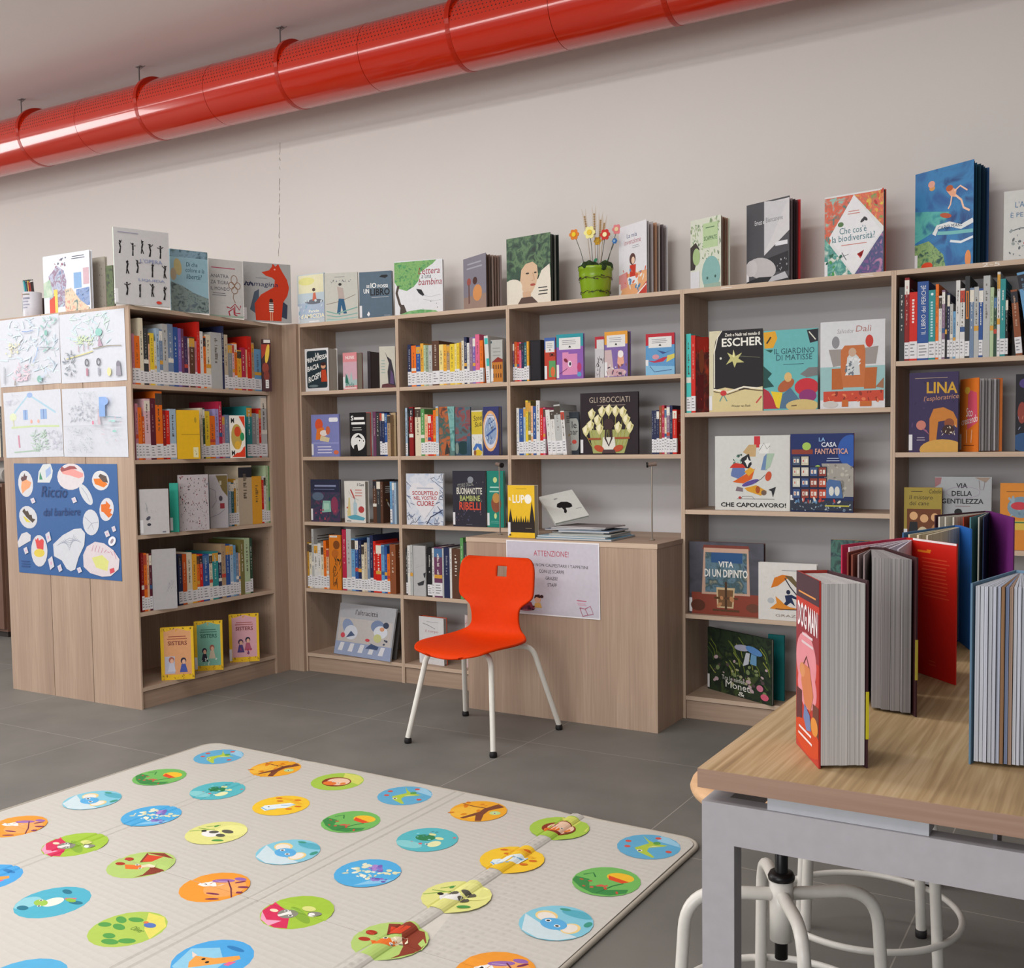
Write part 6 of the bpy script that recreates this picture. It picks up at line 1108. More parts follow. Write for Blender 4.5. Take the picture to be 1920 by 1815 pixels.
for r in range(4):
    for c in range(4):
        if r == 3 and c > 1: continue
        x, y = .03 + c * .14, .17 + r * .14; hc = ['3c5484', 'c04830', 'c8c0a8', '8c3c30', '506c94', 'd0ccc0', 'b84c34', '485870'][(r * 5 + c * 3) % 8]
        houses += [('r', '20243c', x, y, x + .135, y + .13), ('r', hc, x + .01, y + .01, x + .125, y + .12), ('r', 'e4e0d4', x + .025, y + .04, x + .06, y + .09), ('r', 'e4e0d4', x + .075, y + .04, x + .11, y + .09), ('r', 'c04830', x + .035, y + .05, x + .05, y + .08)]
FB('blue book of crowded painted houses, fourth bay second shelf', ZE[1], 1, fs - .006, 1482, 1600, 814, [('r', '1c2c64', 0, .6, 1, 1), ('e', '2c58a8', .95, .78, .2, .2), ('p', 'a09c94', [(.5, .62), (.9, .62), (1, .56), (1, .2), (.6, .2)]), ('s', ['b8b4a8', '807c74'], 30, .55, .2, .98, .6, .03, 6), ('r', '8c3c2c', .02, .74, .36, .80), ('e', 'a4c458', .26, .84, .07, .05), ('e', 'a4c458', .44, .56, .05, .04)] + houses + [('p', '4c6c9c', [(.58, .18), (.58, .38), (.62, .42), (.80, .40), (.84, .18)]), ('e', 'd8d8d0', .66, .27, .04, .06), ('e', 'd8d8d0', .75, .27, .04, .06), ('r', '2c3444', 0, .02, 1, .15), ('s', ['c04038', 'd8d4c8', '5c88b0'], 14, .05, .13, .8, .17, .03, 7), ('s', ['60748c', 'a0acb8'], 30, .02, .02, .98, .12, .02, 8), ('t', '8cb4e0', 'LA', .46, .90, .56, .95, 'b'), ('t', 'dce0ec', 'CASA', .50, .83, .74, .89, 'b'), ('t', 'd8a494', 'FANTASTICA', .40, .74, .92, .81, 'b'), ('h', 'b8c4dc', 2, .58, .64, .82, .70), ('h', 'c8c048', 1, .55, .06, .95, .11)], '22305c', Th=.012, yaw=0, stick='b', spine='8c3434')
FB('landscape book showing a framed painting above an empty chair', ZE[2], 1, fs + .01, 1293, 1432, 1015, [('r', 'm:3c3c44,50505c:10', 0, .28, 1, 1), ('r', '8c4030', .03, 0, .98, .30), ('p', '7c3c30', [(.2, .96), (.8, .96), (.82, .9), (.18, .9)]), ('p', 'c8a490', [(.20, .92), (.80, .92), (.82, .28), (.17, .28)]), ('r', 'm:28384c,5c7c8c,38545c,8c8c78:20', .22, .31, .78, .86), ('r', '2c5484', .3, .72, .72, .86), ('t', 'eceae4', 'VITA', .40, .66, .60, .74, 'b'), ('t', 'eceae4', 'DI UN DIPINTO', .21, .52, .79, .63, 'b'), ('p', 'd0b890', [(.38, .10), (.37, .38), (.62, .38), (.60, .10)]), ('p', '7c5838', [(.40, .12), (.39, .35), (.60, .35), (.58, .12)]), ('r', '4c3420', .485, .05, .515, .46), ('r', '5c3c24', .34, .22, .66, .25), ('r', '5c3c24', .32, .05, .68, .08), ('s', 'c0885c', 3, .4, .14, .58, .32, .04, 3), ('e', '5c3020', .12, .12, .1, .08), ('e', '6c4030', .86, .12, .09, .06)], '44444c', Th=.024, yaw=0, stick='b', spine='5c3c34', pages='5c5c60')
FB('white square book with an orange umbrella and a running figure', ZE[2], 1, fs - .02, 1422, 1531, 1054, [('h', '8c8c8c', 1, .4, .86, .75, .89), ('p', 'd87818', [(.22, .56), (.28, .74), (.42, .80), (.56, .78), (.46, .70), (.34, .60)]), ('p', '6c5c3c', [(.46, .78), (.58, .78), (.68, .66), (.7, .54), (.58, .66)]), ('l', '303040', .02, [(.46, .74), (.56, .58), (.68, .44)]), ('e', '1c2440', .52, .50, .035, .04), ('p', '1c2c50', [(.46, .44), (.58, .46), (.66, .42), (.66, .38), (.58, .40), (.64, .26), (.56, .32), (.46, .24), (.42, .26), (.48, .34)]), ('p', 'e08c28', [(.20, .20), (.32, .30), (.30, .42), (.40, .34), (.46, .28), (.56, .24), (.72, .22), (.4, .18)]), ('e', 'b8bcc0', .22, .34, .06, .05), ('l', '30303c', .014, [(.30, .20), (.5, .195), (.74, .205)]), ('s', 'c8c4bc', 20, .1, .4, .35, .8, .006, 3), ('t', '8c7c6c', 'GRAZIE', .30, .065, .75, .11)], 'dedbd6', Th=.02, stick=None)
FB('green painted book with an ochre spine behind the open books on the table', ZE[2], 1, fs - .01, 1557, 1630, 1012, [('r', 'm:203c38,3c6c60,1c2c3c,5c7c58:20', 0, 0, 1, 1)], '2c4c44', Th=.02, stick=None, spine='a8804c')
mo = [('r', 'm:18241c,2c3c28,1c2820,40502c:16', 0, 0, 1, 1)]
rgx = random.Random(12)
for k in range(26):
    x = rgx.uniform(0, .9); y = rgx.uniform(.25, .95); mo.append(('l', rgx.choice(['6c7c34', '4c6430', '8c9444']), .012, [(x, y), (x + .08, y - .10), (x + .10, y - .2 if y > .4 else y - .1)]))
mo += [('s', ['7c8c5c', 'a8a880', '5c4c50', 'c0a8ac'], 44, .1, .12, .95, .55, .028, 6), ('e', 'a8a8bc', .56, .78, .12, .05, 5), ('e', '5c8cc4', .74, .77, .13, .055, -18), ('p', 'c8ccd4', [(.57, .50), (.62, .72), (.68, .72), (.66, .55)]), ('p', '6c9cc0', [(.68, .56), (.70, .72), (.78, .70), (.78, .55)]), ('e', 'd07c94', .83, .22, .05, .05), ('e', 'd8647c', .90, .10, .06, .05), ('t', 'dcdcd4', 'Tra le ninfee', .24, .22, .60, .29), ('t', 'ececE4'.lower(), 'Monet', .30, .11, .68, .22), ('t', 'ecece4', '&', .50, .02, .60, .09)]
FB('dark pond picture book with two umbrellas, bottom shelf of the fourth bay', .1031, 1, .175, 1327, 1447, 1175, mo, '222c24', Th=.012, yaw=-28, stick='b')
FB('plain dark teal book standing behind the pond picture book', .1031, 1, .10, 1440, 1470, 1189, [], '0f6c6c', Th=.010, yaw=-6, stick=None)

# ---- rightmost bay (F)
row('rightmost bay top shelf', ZF[0], 1, fs - .012, "1685 539 charcoal/n;1695 521 dark red;1704 548 red;1719 528 blue;1740 544 teal;1753 533 orange;1759 555 white;1765 544 mauve;1771 550 black/n;1775 550 navy;1780 570 pale grey;1786 584 sky blue;1791 526 white;1799 541 white;1808 518 charcoal;1817 540 grey blue/n;1825 538 pale grey/n;1834 541 blue;1842 517 pale grey/n;1855 539 pale green/n;1862 555 dark green/n;1868 510 white;1874 523 teal;1884 560 black", 1889,
    arts={3: [('r', 'f0e0dc', .35, .55 + .045 * k, .35 + .25 + .04 * (k % 2), .58 + .045 * k) for k in range(8)], 4: [('t', 'e8e8e8', 'IL LIBRO dei PERCHÉ', .25, .33, .75, .95, 'u')], 5: [('e', 'e0f0f0', .5, .94, .2, .02)] + [('r', 'b8dce0', .3, .33 + .04 * k, .62, .355 + .04 * k) for k in range(13)], 15: [('r', 'd88030', .2, .48, .8, .82), ('r', '38393b', .4, .5, .6, .8)]})
row('rightmost bay top shelf, leaning', ZF[0], 1, fs - .012, "1904 542 copper/L-5;1917 - gap;1930 507 sky blue/L-9,n", 1948)
FB('purple book with a bending figure and yellow title, rightmost bay', ZF[1], 1, fs, 1704, 1796, 700, [('s', ['503c68', '2c2448'], 20, .05, .1, .95, .95, .03, 4), ('h', 'b8a088', 1, .1, .92, .8, .94), ('t', 'd0a030', 'LINA', .36, .74, .98, .88, 'b', -.01), ('t', 'c8906c', "l'esploratrice", .30, .62, 1.0, .70, 'i', .03), ('p', 'c87c30', [(.42, .12), (.42, .42), (.50, .54), (.70, .56), (.90, .50), (.98, .4), (.98, .3), (.9, .34), (.80, .40), (.60, .38), (.56, .14)]), ('e', '8c4c2c', .82, .36, .1, .06), ('e', '3c2420', .80, .28, .12, .06), ('s', 'd8c8b0', 12, .65, .22, .95, .34, .02, 5), ('e', 'd0a04c', .68, .03, .46, .13), ('e', 'c87c6c', .25, .34, .1, .06), ('p', '9c5c7c', [(.26, .30), (.42, .22), (.36, .28)]), ('h', 'b8acb8', 2, .16, .14, .36, .2)], '382c54', Th=.014, stick='b')
FB('orange paperback with white lettering, fanned open, rightmost bay', ZF[1], 1, fs + .10, 1799, 1834, 712, [('r', 'e07828', 0, 0, 1, 1), ('p', 'd8546c', [(.4, .3), (.45, .85), (.9, .8), (.95, .4)]), ('e', 'e0b040', .4, .84, .14, .05), ('t', 'f4ece8', 'Sto', .34, .48, .68, .60, 'i'), ('t', 'f4ece8', 'crescendo', .10, .36, .95, .46, 'i', .05), ('l', 'f0c0a0', .03, [(.38, .3), (.38, .12)]), ('l', 'f0c0a0', .03, [(.66, .3), (.62, .12)]), ('h', '8c4018', 1, .2, .07, .8, .11)], 'e07828', Th=.03, yaw=-52, stick='b', fan=(46, 8, ['e0dce0', 'c4c0c0', 'a8a4a4', 'b4b0b0', '989494']))
FB('black and blue book at the right edge, second shelf of the rightmost bay', ZF[1], 1, fs, 1903, 1985, 702, [('e', '4c3c7c', .2, .88, .12, .06), ('e', '8c3c30', .15, .5, .1, .14), ('e', '2c507c', .2, .12, .3, .12), ('s', ['b86c50', '8c94b0'], 14, .05, .3, .4, .75, .03, 5)], '17141c', Th=.012, stick=None)
FB('olive book with three cartoon children, rightmost bay third shelf', ZF[2], 1, fs, 1694.5, 1765, 914, [('t', '3c3420', 'Il mistero', .14, .80, .76, .87, 'i'), ('t', '3c3420', 'del cane', .14, .70, .66, .77, 'i'), ('t', '201c14', 'Cobolo', .66, .90, .98, .97, 'i'), ('h', '3c3420', 1, .18, .92, .5, .95), ('r', '6c3c20', .08, .02, .98, .64), ('e', 'd8a878', .26, .52, .11, .07), ('e', 'd8a878', .54, .48, .11, .07), ('e', 'd8a878', .82, .5, .1, .07), ('p', '202024', [(.10, .1), (.16, .42), (.36, .42), (.4, .1)]), ('e', 'c8b898', .50, .2, .16, .14), ('e', '3c2c20', .5, .22, .04, .03), ('e', 'b07c50', .84, .25, .12, .14)], 'a08c3c', Th=.014, stick='b', spine='a8442c')
FB('large pale grey book with black capitals, rightmost bay third shelf', ZF[2], 1, fs + .03, 1752, 1858, 894, [('p', '9c6c70', [(0, .99), (.12, .99), (.1, .9), (0, .85)]), ('p', '9c8878', [(.7, .99), (.98, .99), (.9, .92)]), ('t', '24242a', 'VIA', .38, .84, .58, .91, 'b'), ('t', '24242a', 'DELLA', .30, .73, .66, .80, 'b'), ('t', '24242a', 'GENTILEZZA', .12, .62, .86, .69, 'b'), ('h', '8c7c7c', 1, .36, .57, .64, .60), ('p', '202020', ell(.42, .5, .07, .05)), ('o', '9c8ca0', .5, .78, .3, .08, .008), ('l', '7c6c70', .01, [(.78, .95), (.8, .82), (.86, .82), (.88, .94)])], 'a8abae', Th=.012, stick=None)
FB('orange book with a red fish in a blue cloud, at the right edge', ZF[2], 1, fs, 1874, 1960, 906, [('h', '8c5c28', 1, .12, .86, .9, .89), ('e', '7c94a4', .46, .64, .3, .16), ('s', ['6c8494', '94a8b4'], 20, .2, .5, .75, .8, .05, 3), ('e', 'c83c48', .42, .66, .18, .06), ('r', 'd8b850', .1, .3, .95, .44), ('h', '4c7c50', 1, .15, .38, .9, .45)], 'd88830', Th=.012, stick=None)

# ---- on the desk top
DZT = .8065
FB('yellow paperback with black pine trees and white title, on the desk top', DZT, 1, -.235, 953, 1003, 910, [('r', 'e8bc28', 0, .02, 1, 1), ('h', '8c7420', 1, .3, .92, .72, .95), ('t', 'f4f0e4', 'IL', .04, .71, .14, .77, 'b'), ('t', 'f4f0e4', 'LUPO', .18, .66, .84, .82, 'b'), ('e', 'f4f0e4', .76, .74, .13, .09), ('r', '28201c', .02, .10, 1, .30), ('p', '28201c', [(.02, .3), (.10, .56), (.18, .3)]), ('p', '28201c', [(.80, .3), (.90, .70), (1, .3)])] + [('p', '28201c', [(.2 + k * .085, .28), (.24 + k * .085, .38 + .05 * (k % 2)), (.28 + k * .085, .28)]) for k in range(7)] + [('h', '8c7c60', 1, .65, .17, .9, .2), ('e', '5c4c18', .08, .05, .04, .02)], 'e8bc28', Th=.034, stick='b', soft=True, pages='c8bca4', spine='d8d4cc')
def flat(label, cx, cy, z, w, d, th, rz, col, pages='d0ccc8', fart=None):
    # lying flat: front cover up
    t = make_book(label, w, d, th, (0, 0, 0), (0, 0, 0), col, fart=fart, stick=None, pages=pages, soft=th < .008, group='flat stack on the desk')
    R = Matrix.Rotation(rad(rz), 4, 'Z') @ Matrix.Rotation(rad(-90), 4, 'X')
    # canonical y (thickness) -> -z ; lift so that it rests at z
    c = Vector((w / 2, th / 2, d / 2)); off = Vector((cx, cy, z + th / 2)) - (R.to_3x3() @ c)
    t.matrix_world = Matrix.Translation(off) @ R
    return t
zz = DZT + .0004
for (lab, cx, cy, w, d, th, rz, col) in (('pale blue large flat book, lowest of the stack on the desk', 1.80, -.115, .37, .27, .0075, 2, '6a9cb8'), ('sky blue flat book with a dark line, second from bottom of the stack', 1.79, -.11, .345, .26, .007, -1, 'a0bccc'),
        ('grey white flat book, third from bottom of the stack', 1.815, -.10, .30, .25, .008, 4, 'c0c4bc'), ('dark flat book, fourth from bottom of the stack', 1.80, -.09, .27, .20, .006, -3, '28242c'), ('light blue flat book, fourth from the top of the stack', 1.83, -.095, .25, .22, .006, 2, '90a8c0'),
        ('slate flat book, third from the top of the stack', 1.755, -.085, .27, .20, .005, 8, '5c6880'), ('white flat booklet, second from the top of the stack', 1.785, -.09, .26, .19, .005, 5, 'c8c8cc'), ('grey flat booklet, topmost of the stack', 1.81, -.085, .26, .18, .005, -4, '8c8484')):
    flat(lab, cx, cy, zz, w, d, th, rz, col); zz += th + .0006
# white book with a black bird shape leaning on the stack
t = make_book('white book with a black bird shape, propped slanting on the flat stack', .165, .225, .013, (0, 0, 0), (0, 0, 0), 'd6d8d2', fart=[('p', '19181b', [(.30, .52), (.36, .62), (.50, .66), (.66, .62), (.74, .52), (.72, .42), (.62, .40), (.52, .42), (.50, .30), (.44, .24), (.40, .28), (.44, .36), (.42, .46), (.36, .46)]), ('h', '6c6c70', 1, .78, .3, .95, .34), ('e', '8c8c8c', .4, .8, .06, .02)], stick=None, pages='b8c0b8')
P = hit(1024, 985, 1, -.17)
P = hit(1041, 981, 2, .874)
R = Matrix.Rotation(rad(27), 4, 'Z') @ Matrix.Rotation(rad(-58), 4, 'X') @ Matrix.Rotation(rad(-21), 4, 'Y')
t.matrix_world = Matrix.Translation(P) @ R

# ---- plant pot with paper flowers
P = colx(1117, 1, .10, H)
pot = thing('flower_pot', 'lime green ribbed pot with dark moss, standing on the third bay', 'flower pot', (P.x, P.y, H + .0004))
gm = mat('86a81c', .25, spec=.6)
mb = MB(); mb.lathe([(0, 0), (.062, 0), (.064, .004), (.076, .105), (.078, .112), (.0775, .135), (.081, .138), (.0815, .150), (.0795, .152), (.0765, .150), (.0745, .14), (.06, .12), (0, .12)], gm, seg=48)
mb.build('pot', pot)
rg = random.Random(2); mb = MB()
for zc in (.035, .098):
    pts = []
    for k in range(60):
        a = 2 * math.pi * k / 60; r = .0655 + zc * .115 + .001; pts.append((r * math.cos(a), r * math.sin(a), zc + .004 * math.sin(k * .9)))
    mb.tube(pts, .0014, '54482c', 5, close=True)
    for k in range(26):
        a = rg.uniform(0, 6.28); r = .067 + zc * .115 + .002; c = Vector((r * math.cos(a), r * math.sin(a), zc + rg.uniform(-.009, .009)))
        u = Vector((-math.sin(a), math.cos(a), 0)); n = Vector((math.cos(a), math.sin(a), .1)); s = rg.uniform(.004, .008)
        mb.add([c - u * s, c + Vector((0, 0, s * .5)) + n * .002, c + u * s, c - Vector((0, 0, s * .5))], [(0, 3, 2, 1)], rg.choice(['3c3424', '5c4434', '8c7070', '3c4c1c']))
mb.build('twig_garland', pot)
bm = bmesh.new()
for k in range(40):
    a = rg.uniform(0, 6.28); r = .07 * math.sqrt(rg.random())
    m4 = Matrix.Translation((r * math.cos(a), r * math.sin(a), .150 + rg.uniform(-.004, .014) - r * .06)) @ Matrix.Scale(rg.uniform(.013, .022), 4)
    bmesh.ops.create_icosphere(bm, subdivisions=2, radius=1, matrix=m4)
for v in bm.verts: v.co += Vector((rg.uniform(-1, 1), rg.uniform(-1, 1), rg.uniform(-1, 1))) * .0026
me = bpy.data.meshes.new('moss'); bm.to_mesh(me); bm.free(); me.materials.append(mottled(['182810', '2c4418', '14200c'], 90, rough=.9))
o = bpy.data.objects.new('moss', me); COL.objects.link(o); o.parent = pot
PZ = H + .0004
def flower(px, py, hy, col, cen, lab, r=.026, petals=6, leaf=None, y=.10, heart=None):
    C = hit(px, py, 1, y); base = Vector((P.x + (C.x - P.x) * .45, P.y + (y - .10) * .5, PZ + .158))
    t = thing('paper_flower', lab, 'paper flower', tuple(base), group='felt flowers in the green pot')
    L = C - base
    MB().tube([(0, 0, -.02), tuple(L * .5 + Vector((.002, 0, 0))), tuple(L)], .0014, '3c4438', 6).build('stem', t)
    def disc(poly, th, m, yo):
        b = MB(); n = len(poly); b.add([(L.x + q[0], L.y + yo, L.z + q[1]) for q in poly] + [(L.x + q[0], L.y + yo + th, L.z + q[1]) for q in poly], [tuple(range(n)), tuple(range(2 * n - 1, n - 1, -1))] + [(i, n + i, n + (i + 1) % n, (i + 1) % n) for i in range(n)], m); return b
    N = petals * 10; po = [((r * (.72 + .28 * abs(math.cos(petals * a / 2)) ** .7)) * math.cos(a), (r * (.72 + .28 * abs(math.cos(petals * a / 2)) ** .7)) * math.sin(a)) for a in (2 * math.pi * k / N + .3 for k in range(N))]
    disc(po, .003, col, -.0045).build('petals', t)
    disc(ell(0, 0, r * .42, r * .42, n=24), .003, cen, -.0078).build('centre', t)
    if cen != heart and heart: disc(ell(0, 0, r * .24, r * .24, n=20), .002, heart, -.0100).build('button', t)
    if leaf:
        lx, lz, lc, a = leaf; c = Vector((lx, -.003, lz)); b = MB()
        pts = [(c.x + p[0], c.y, c.z + p[1]) for p in ell(0, 0, .016, .008, a, 14)]
        n = len(pts); b.add(pts + [(q[0], q[1] + .002, q[2]) for q in pts], [tuple(range(n)), tuple(range(2 * n - 1, n - 1, -1))] + [(i, n + i, n + (i + 1) % n, (i + 1) % n) for i in range(n)], lc); b.build('leaf', t)
flower(1077, 440, 0, 'e08020', 'f0d028', 'orange felt flower with a yellow centre, leftmost in the green pot', leaf=(-.012, .012, 'b8d0bc', -30))
flower(1106, 436, 0, 'f0e898', 'e8c83c', 'pale yellow felt flower in the middle of the green pot', r=.030, leaf=(.012, .022, '1c7c50', 60), y=.085)
flower(1135, 440, 0, 'c82c20', 'f4e8b0', 'red felt flower with a cream centre, right side of the green pot', leaf=(.014, .006, '2c6c4c', 20), y=.08)
flower(1157, 430, 0, 'e08084', 'e8d0a0', 'pink felt flower at the back right of the green pot', r=.024, y=.14, leaf=(.004, .016, 'a8c8b0', 70))
flower(1121, 452, 0, 'e8b028', 'e8c040', 'amber felt flower at the back of the green pot', r=.020, y=.15)
flower(1153, 452, 0, '2c6cac', '88b0d0', 'small blue felt flower at the right of the green pot', r=.013, y=.10)
for i, (px, py, w_) in enumerate(((1096, 405, 'leftmost'), (1114, 400, 'tallest middle'), (1126, 412, 'slanting'), (1133, 418, 'rightmost'))):
    C = hit(px, py, 1, .125); base = Vector((P.x + (C.x - P.x) * .4, .118, PZ + .158)); L = C - base
    t = thing('wheat_ear', 'dried wheat ear in the green pot, %s of the four' % w_, 'wheat ear', tuple(base), group='dried wheat in the green pot')
    MB().tube([(0, 0, -.02), tuple(L * .6), tuple(L)], .0011, 'a08458', 6).build('stem', t)
    mb = MB(); d = L.normalized()
    for k in range(9):
        q = L * (.62 + .045 * k)
        for s in (-1, 1):
            c = q + Vector((s * .0028, 0, 0)); mb.tube([c - d * .005, c, c + d * .005], .002, 'b08c58', 6, rs=[.0006, .0022, .0006])
            mb.tube([c, c + d * .04 + Vector((s * .008, 0, 0))], .00035, 'c8a878', 4)
    mb.build('grain_head', t)

# ---- open books standing on the foreground table
def top_at(px, py, z):
    return hit(px, py, 2, z)
def open_book(label, S, Fp, Bp, Hh, Th, col, back, leaves, fart=None, bart=None, stick=None, side='d2cfcb', spine=None, yellow=False, W2=None, back_t=None):
    """stands on its lower edges; S spine, Fp front cover fore edge, Bp back cover fore edge (floor points)"""
    S = Vector((S[0], S[1], 0)); Fp = Vector((Fp[0], Fp[1], 0)); Bp = Vector((Bp[0], Bp[1], 0))
    d = Fp - S; W = d.length; a0 = math.atan2(d.y, d.x)
    t = thing('open_book', label, 'book', (S.x, S.y, TZ + .0004), (0, 0, a0))
    inv = Matrix.Rotation(-a0, 3, 'Z'); Bl = inv @ (Bp - S)
    b = .0025
    so = Vector((0, Th, 0)); bd = (Bl - so); bw = bd.length; bu = bd.normalized(); bn = Vector((bu.y, -bu.x, 0))   # inner side normal
    mb = MB(); mb.box(0, 0, 0, W, b, Hh, col)
    mb.prism([(-.001, 0), (b, 0), (b, Th), (-.001, Th)], 0, Hh, spine or back)
    q = [so, so + bu * bw, so + bu * bw + bn * b, so + bn * b]
    mb.prism([(p.x, p.y) for p in q], 0, Hh, back)
    if fart: art(mb, fart, (0, 0, 0), (1, 0, 0), (0, 0, 1), (0, -1, 0), W, Hh)
    if bart: art(mb, bart, so + bn * b, bu, (0, 0, 1), bn, bw, Hh)
    mb.build('cover', t)
    mb = MB(); rg = random.Random(int(S.x * 1000)); ang0 = 0.0; ang1 = math.atan2(bu.y, bu.x)
    n = len(leaves); tot = sum(l[1] for l in leaves); y = b
    for lf in leaves:
        fr, th, c, wf = lf[:4]
        w0 = th / tot * (Th - 2 * b) * .98
        if len(lf) > 4:
            u0 = Vector((math.cos(ang0 + (ang1 - ang0) * fr), math.sin(ang0 + (ang1 - ang0) * fr), 0)); u1 = Vector((math.cos(ang0 + (ang1 - ang0) * lf[4]), math.sin(ang0 + (ang1 - ang0) * lf[4]), 0))
            p0 = Vector((b + .0006, y, 0)); p3 = Vector((b + .0006, y + w0, 0)); LW = (W + (bw - W) * (fr + lf[4]) / 2 - .004) * wf
            mb.prism([(p.x, p.y) for p in (p0, p0 + u0 * LW, p3 + u1 * LW, p3)], .004, Hh - .004, pages_mat(c, 900, 'A', .6)); y += w0
            continue
        a = ang0 + (ang1 - ang0) * fr; u = Vector((math.cos(a), math.sin(a), 0)); nn = Vector((-u.y, u.x, 0)); LW = (W - .004) * wf
        p0 = Vector((b + .0006, y, 0)); p3 = Vector((b + .0006, y + w0, 0)); tip = th
        p1 = p0 + u * LW; p2 = p1 + nn * tip
        mb.prism([(p.x, p.y) for p in (p0, p1, p2, p3)], .004, Hh - .004, pages_mat(c, 300, 'A', .72))
        y += w0
    mb.build('page_block', t)
    if stick:
        lz0, lz1, lc, where = stick
        m2 = MB()
        if where == 'back': pz_ = so + bu * (bw - .0005); m2.prism([(p.x, p.y) for p in (pz_ - bn * .0008, pz_ + bu * .001 - bn * .0008, pz_ + bu * .001 + bn * (b + .0008), pz_ + bn * (b + .0008))], lz0, lz1, lc)
        else: m2.box(-.0018, .0005, lz0, -.0010, Th - .0005, lz1, lc)
        m2.build('sticker', t)
    return t
f2 = lambda p: (p.x, p.y)
g = lambda px, py: f2(hit(px, py, 2, TZ))
ztop = TZ + .257
red_dog = [('r', 'b8382c', 0, 0, 1, 1), ('r', '8c3038', 0, .55, 1, .82), ('r', '483038', 0, .86, 1, 1), ('e', 'd88890', .45, .52, .45, .16), ('e', 'dc8c94', .5, .38, .42, .12), ('r', '5c2c2c', .02, .16, .28, .34), ('r', '6c3c30', .75, .14, 1, .32), ('e', 'c8441c', .5, .1, .6, .09), ('e', 'd88c3c', .82, .2, .15, .05),
           ('h', 'd8904c', 1, .1, .88, .9, .91), ('t', 'e8dcdc', 'DOG MAN', .08, .70, .94, .84, 'b', -.01), ('h', 'd8c0c4', 2, .26, .60, .86, .69),
           ('p', 'c8784c', [(.25, .40), (.32, .50), (.62, .50), (.78, .36), (.66, .26), (.4, .28)]), ('e', 'd08c5c', .3, .46, .12, .04), ('l', '5c2c28', .02, [(.36, .5), (.48, .55), (.6, .50)]), ('p', '6c7ca8', [(.36, .20), (.40, .28), (.64, .24), (.70, .16), (.5, .14)]),
           ('h', 'e8dcdc', 2, .12, .07, .84, .15)]
S1 = f2(hit(1493, 1394, 2, TZ)); F1 = g(1535, 1442); B1 = g(1621, 1441)
open_book('thick red hardcover standing half open, nearest on the table, white page edges to camera', S1, F1, (B1[0] + .004, B1[1] + .002), .256, .046, 'a83028', '3c2228', [(.02, .011, 'c4c1bf', 1, .20), (.22, .012, 'bebbb9', .995, .42), (.425, .011, 'c4c1bf', 1, .60), (.61, .012, 'bcb9b7', .99, .80), (.81, .010, 'c6c3c1', 1, .97)], fart=red_dog, stick=(.04, .105, 'c8bc28', 'back'), spine='8c2c24')
# second: dark red covers, pages thick
Pt = hit(1611, 1019, 2, ztop); S2 = (Pt.x + .030, Pt.y - .060)
B2 = g(1719, 1345); F2 = f2(hit(1588, 1036, 2, ztop))
open_book('thick dark red hardcover standing open behind the first, grey page edges', S2, F2, B2, .257, .030, '7c3024', '38181c', [(.05, .003, '8c5044', .97), (.2, .002, 'a89898', .95), (.34, .002, 'a89898', .95), (.56, .014, 'a09c9c', .97, .66), (.665, .014, '989494', .98, .76), (.768, .014, 'a29e9e', .97, .87), (.875, .013, '9a9696', .98, .975)], stick=(.06, .125, 'b8a83c', 'back'))
S3 = f2(hit(1698, 1008, 2, ztop)); B3 = g(1793, 1285); F3 = f2(hit(1577, 1022, 2, ztop))
open_book('book standing open with a bright red flap and printed text facing the camera', S3, F3, B3, .257, .018, 'b8284c', 'b41c10', [(.04, .003, 'dcc8d0', .98), (.14, .003, 'd8ccd4', .98), (.24, .003, 'd4c8d0', .96), (.31, .003, 'd8d0d8', .96), (.38, .003, 'd0c8d4', .95)],
          bart=[('r', 'e0d8d8', 0, .985, 1, 1), ('r', 'c01808', 0, 0, 1, .985), ('r', 'd8781c', .12, .905, .42, .92), ('r', 'd8781c', .34, .92, .44, .93)] + [('h', 'd04428', 11, .22, .58, .9, .88), ('h', 'd04428', 2, .4, .08, .6, .13)])
S4 = f2(hit(1789, 985, 2, ztop)); B4 = g(1820, 1219); F4 = f2(hit(1692, 999, 2, ztop))
open_book('book standing open with a blue cover and cream pages, fourth on the table', S4, F4, B4, .257, .016, '3c6c98', '1f5ca8', [(.04, .004, 'd4c8ac', .97), (.14, .004, 'd0c4a8', .97), (.24, .004, 'd8ccb4', .97)], bart=[('r', '1f64b4', 0, 0, 1, 1)])
zt5 = TZ + .262
S5 = f2(hit(1846, 958, 2, zt5)); F5 = f2(hit(1752, 966, 2, zt5)); B5 = f2(hit(1903, 971, 2, zt5))
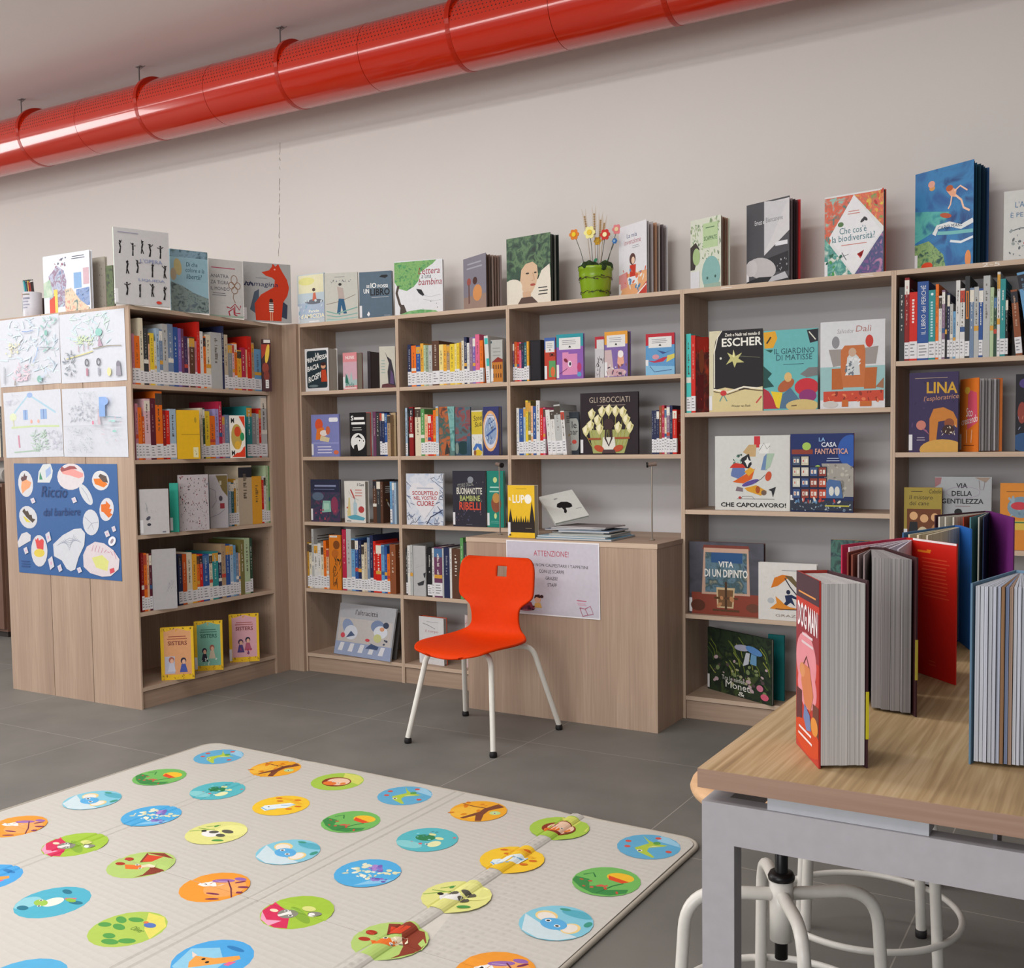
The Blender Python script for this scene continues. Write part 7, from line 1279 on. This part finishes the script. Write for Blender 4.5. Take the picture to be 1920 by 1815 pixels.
open_book('book standing open with a purple endpaper, farthest on the table', S5, F5, B5, .262, .018, '40202c', '4c1c48', [(.03, .004, 'd0ccc0', .98), (.12, .004, 'ccc8bc', .98), (.22, .004, 'd0ccc0', .96), (.34, .002, 'b84c38', .9), (.44, .003, '5c8c94', .9), (.55, .003, 'b8bcb4', .85), (.62, .002, '30405c', .85)], bart=[('r', '6c2470', 0, 0, 1, 1)])
# sixth: right edge of the picture
S6 = f2(hit(1903, 1068, 2, TZ + .250)); F6 = g(1816, 1433); B6 = g(2020, 1445)
open_book('pale blue picture book standing fanned open at the right edge of the table', S6, F6, B6, .249, .022, '5c7c94', '6c8ca4', [(.02, .006, 'c0c4cc', .98, .055)] + [(.06 + .0385 * k, .003, ['c0c4cc', '8c6c50', 'b4b8c0', '9c8474', 'aab0c0', 'c4c8d4', '7c88a4', 'b8bcc8'][(k * 5) % 8], .975 + .01 * (k % 2), .06 + .0385 * k + .031) for k in range(24)], fart=[('r', '7c9c6c', .0, .8, .3, 1)])

# ---- far left, behind the side bookcase
t = thing('low_cabinet', 'brown low cabinet far left behind the side bookcase', 'cabinet', (-3.6, -.11, 0))
bw_ = wood('brown_veneer', 2, ('5c4034', '7c5a48', '6a4c3e'))
MB().box(0, 0, .04, 1.1, .40, 1.02, bw_).build('carcass', t); MB().box(.03, .02, 0, 1.07, .38, .039, '2c2422').build('plinth', t)
MB().box(.01, -.018, .06, .545, -.0005, 1.0, bw_).build('door', t); d = MB().box(.555, -.018, .06, 1.09, -.0005, 1.0, bw_).build('door', t)
o = MB(); o.tube([(-3.25, .02, 1.0725), (-2.62, .02, 1.0725)], .052, mat('a8a4a0', .7), 20); o = o.build('paper_roll'); tag(o, 'grey rolled paper lying on the brown low cabinet', 'paper roll')
t = thing('wall_shelf', 'wooden wall shelf carrying thin books above the brown cabinet', 'shelf', (-3.6, .05, 1.17))
MB().box(0, 0, 0, 1.1, .25, .022, bw_).build('board', t)
row('wall shelf far left', 1.1924, 1, .07, "-60 745 cream/n;-50 738 white/n;-42 742 peach/n;-34 730 beige/n;-26 744 cream/n;-18 735 white/n;-10 740 tan/n;-4 728 cream/n;2 742 charcoal/n;6 740 beige/n", 12)
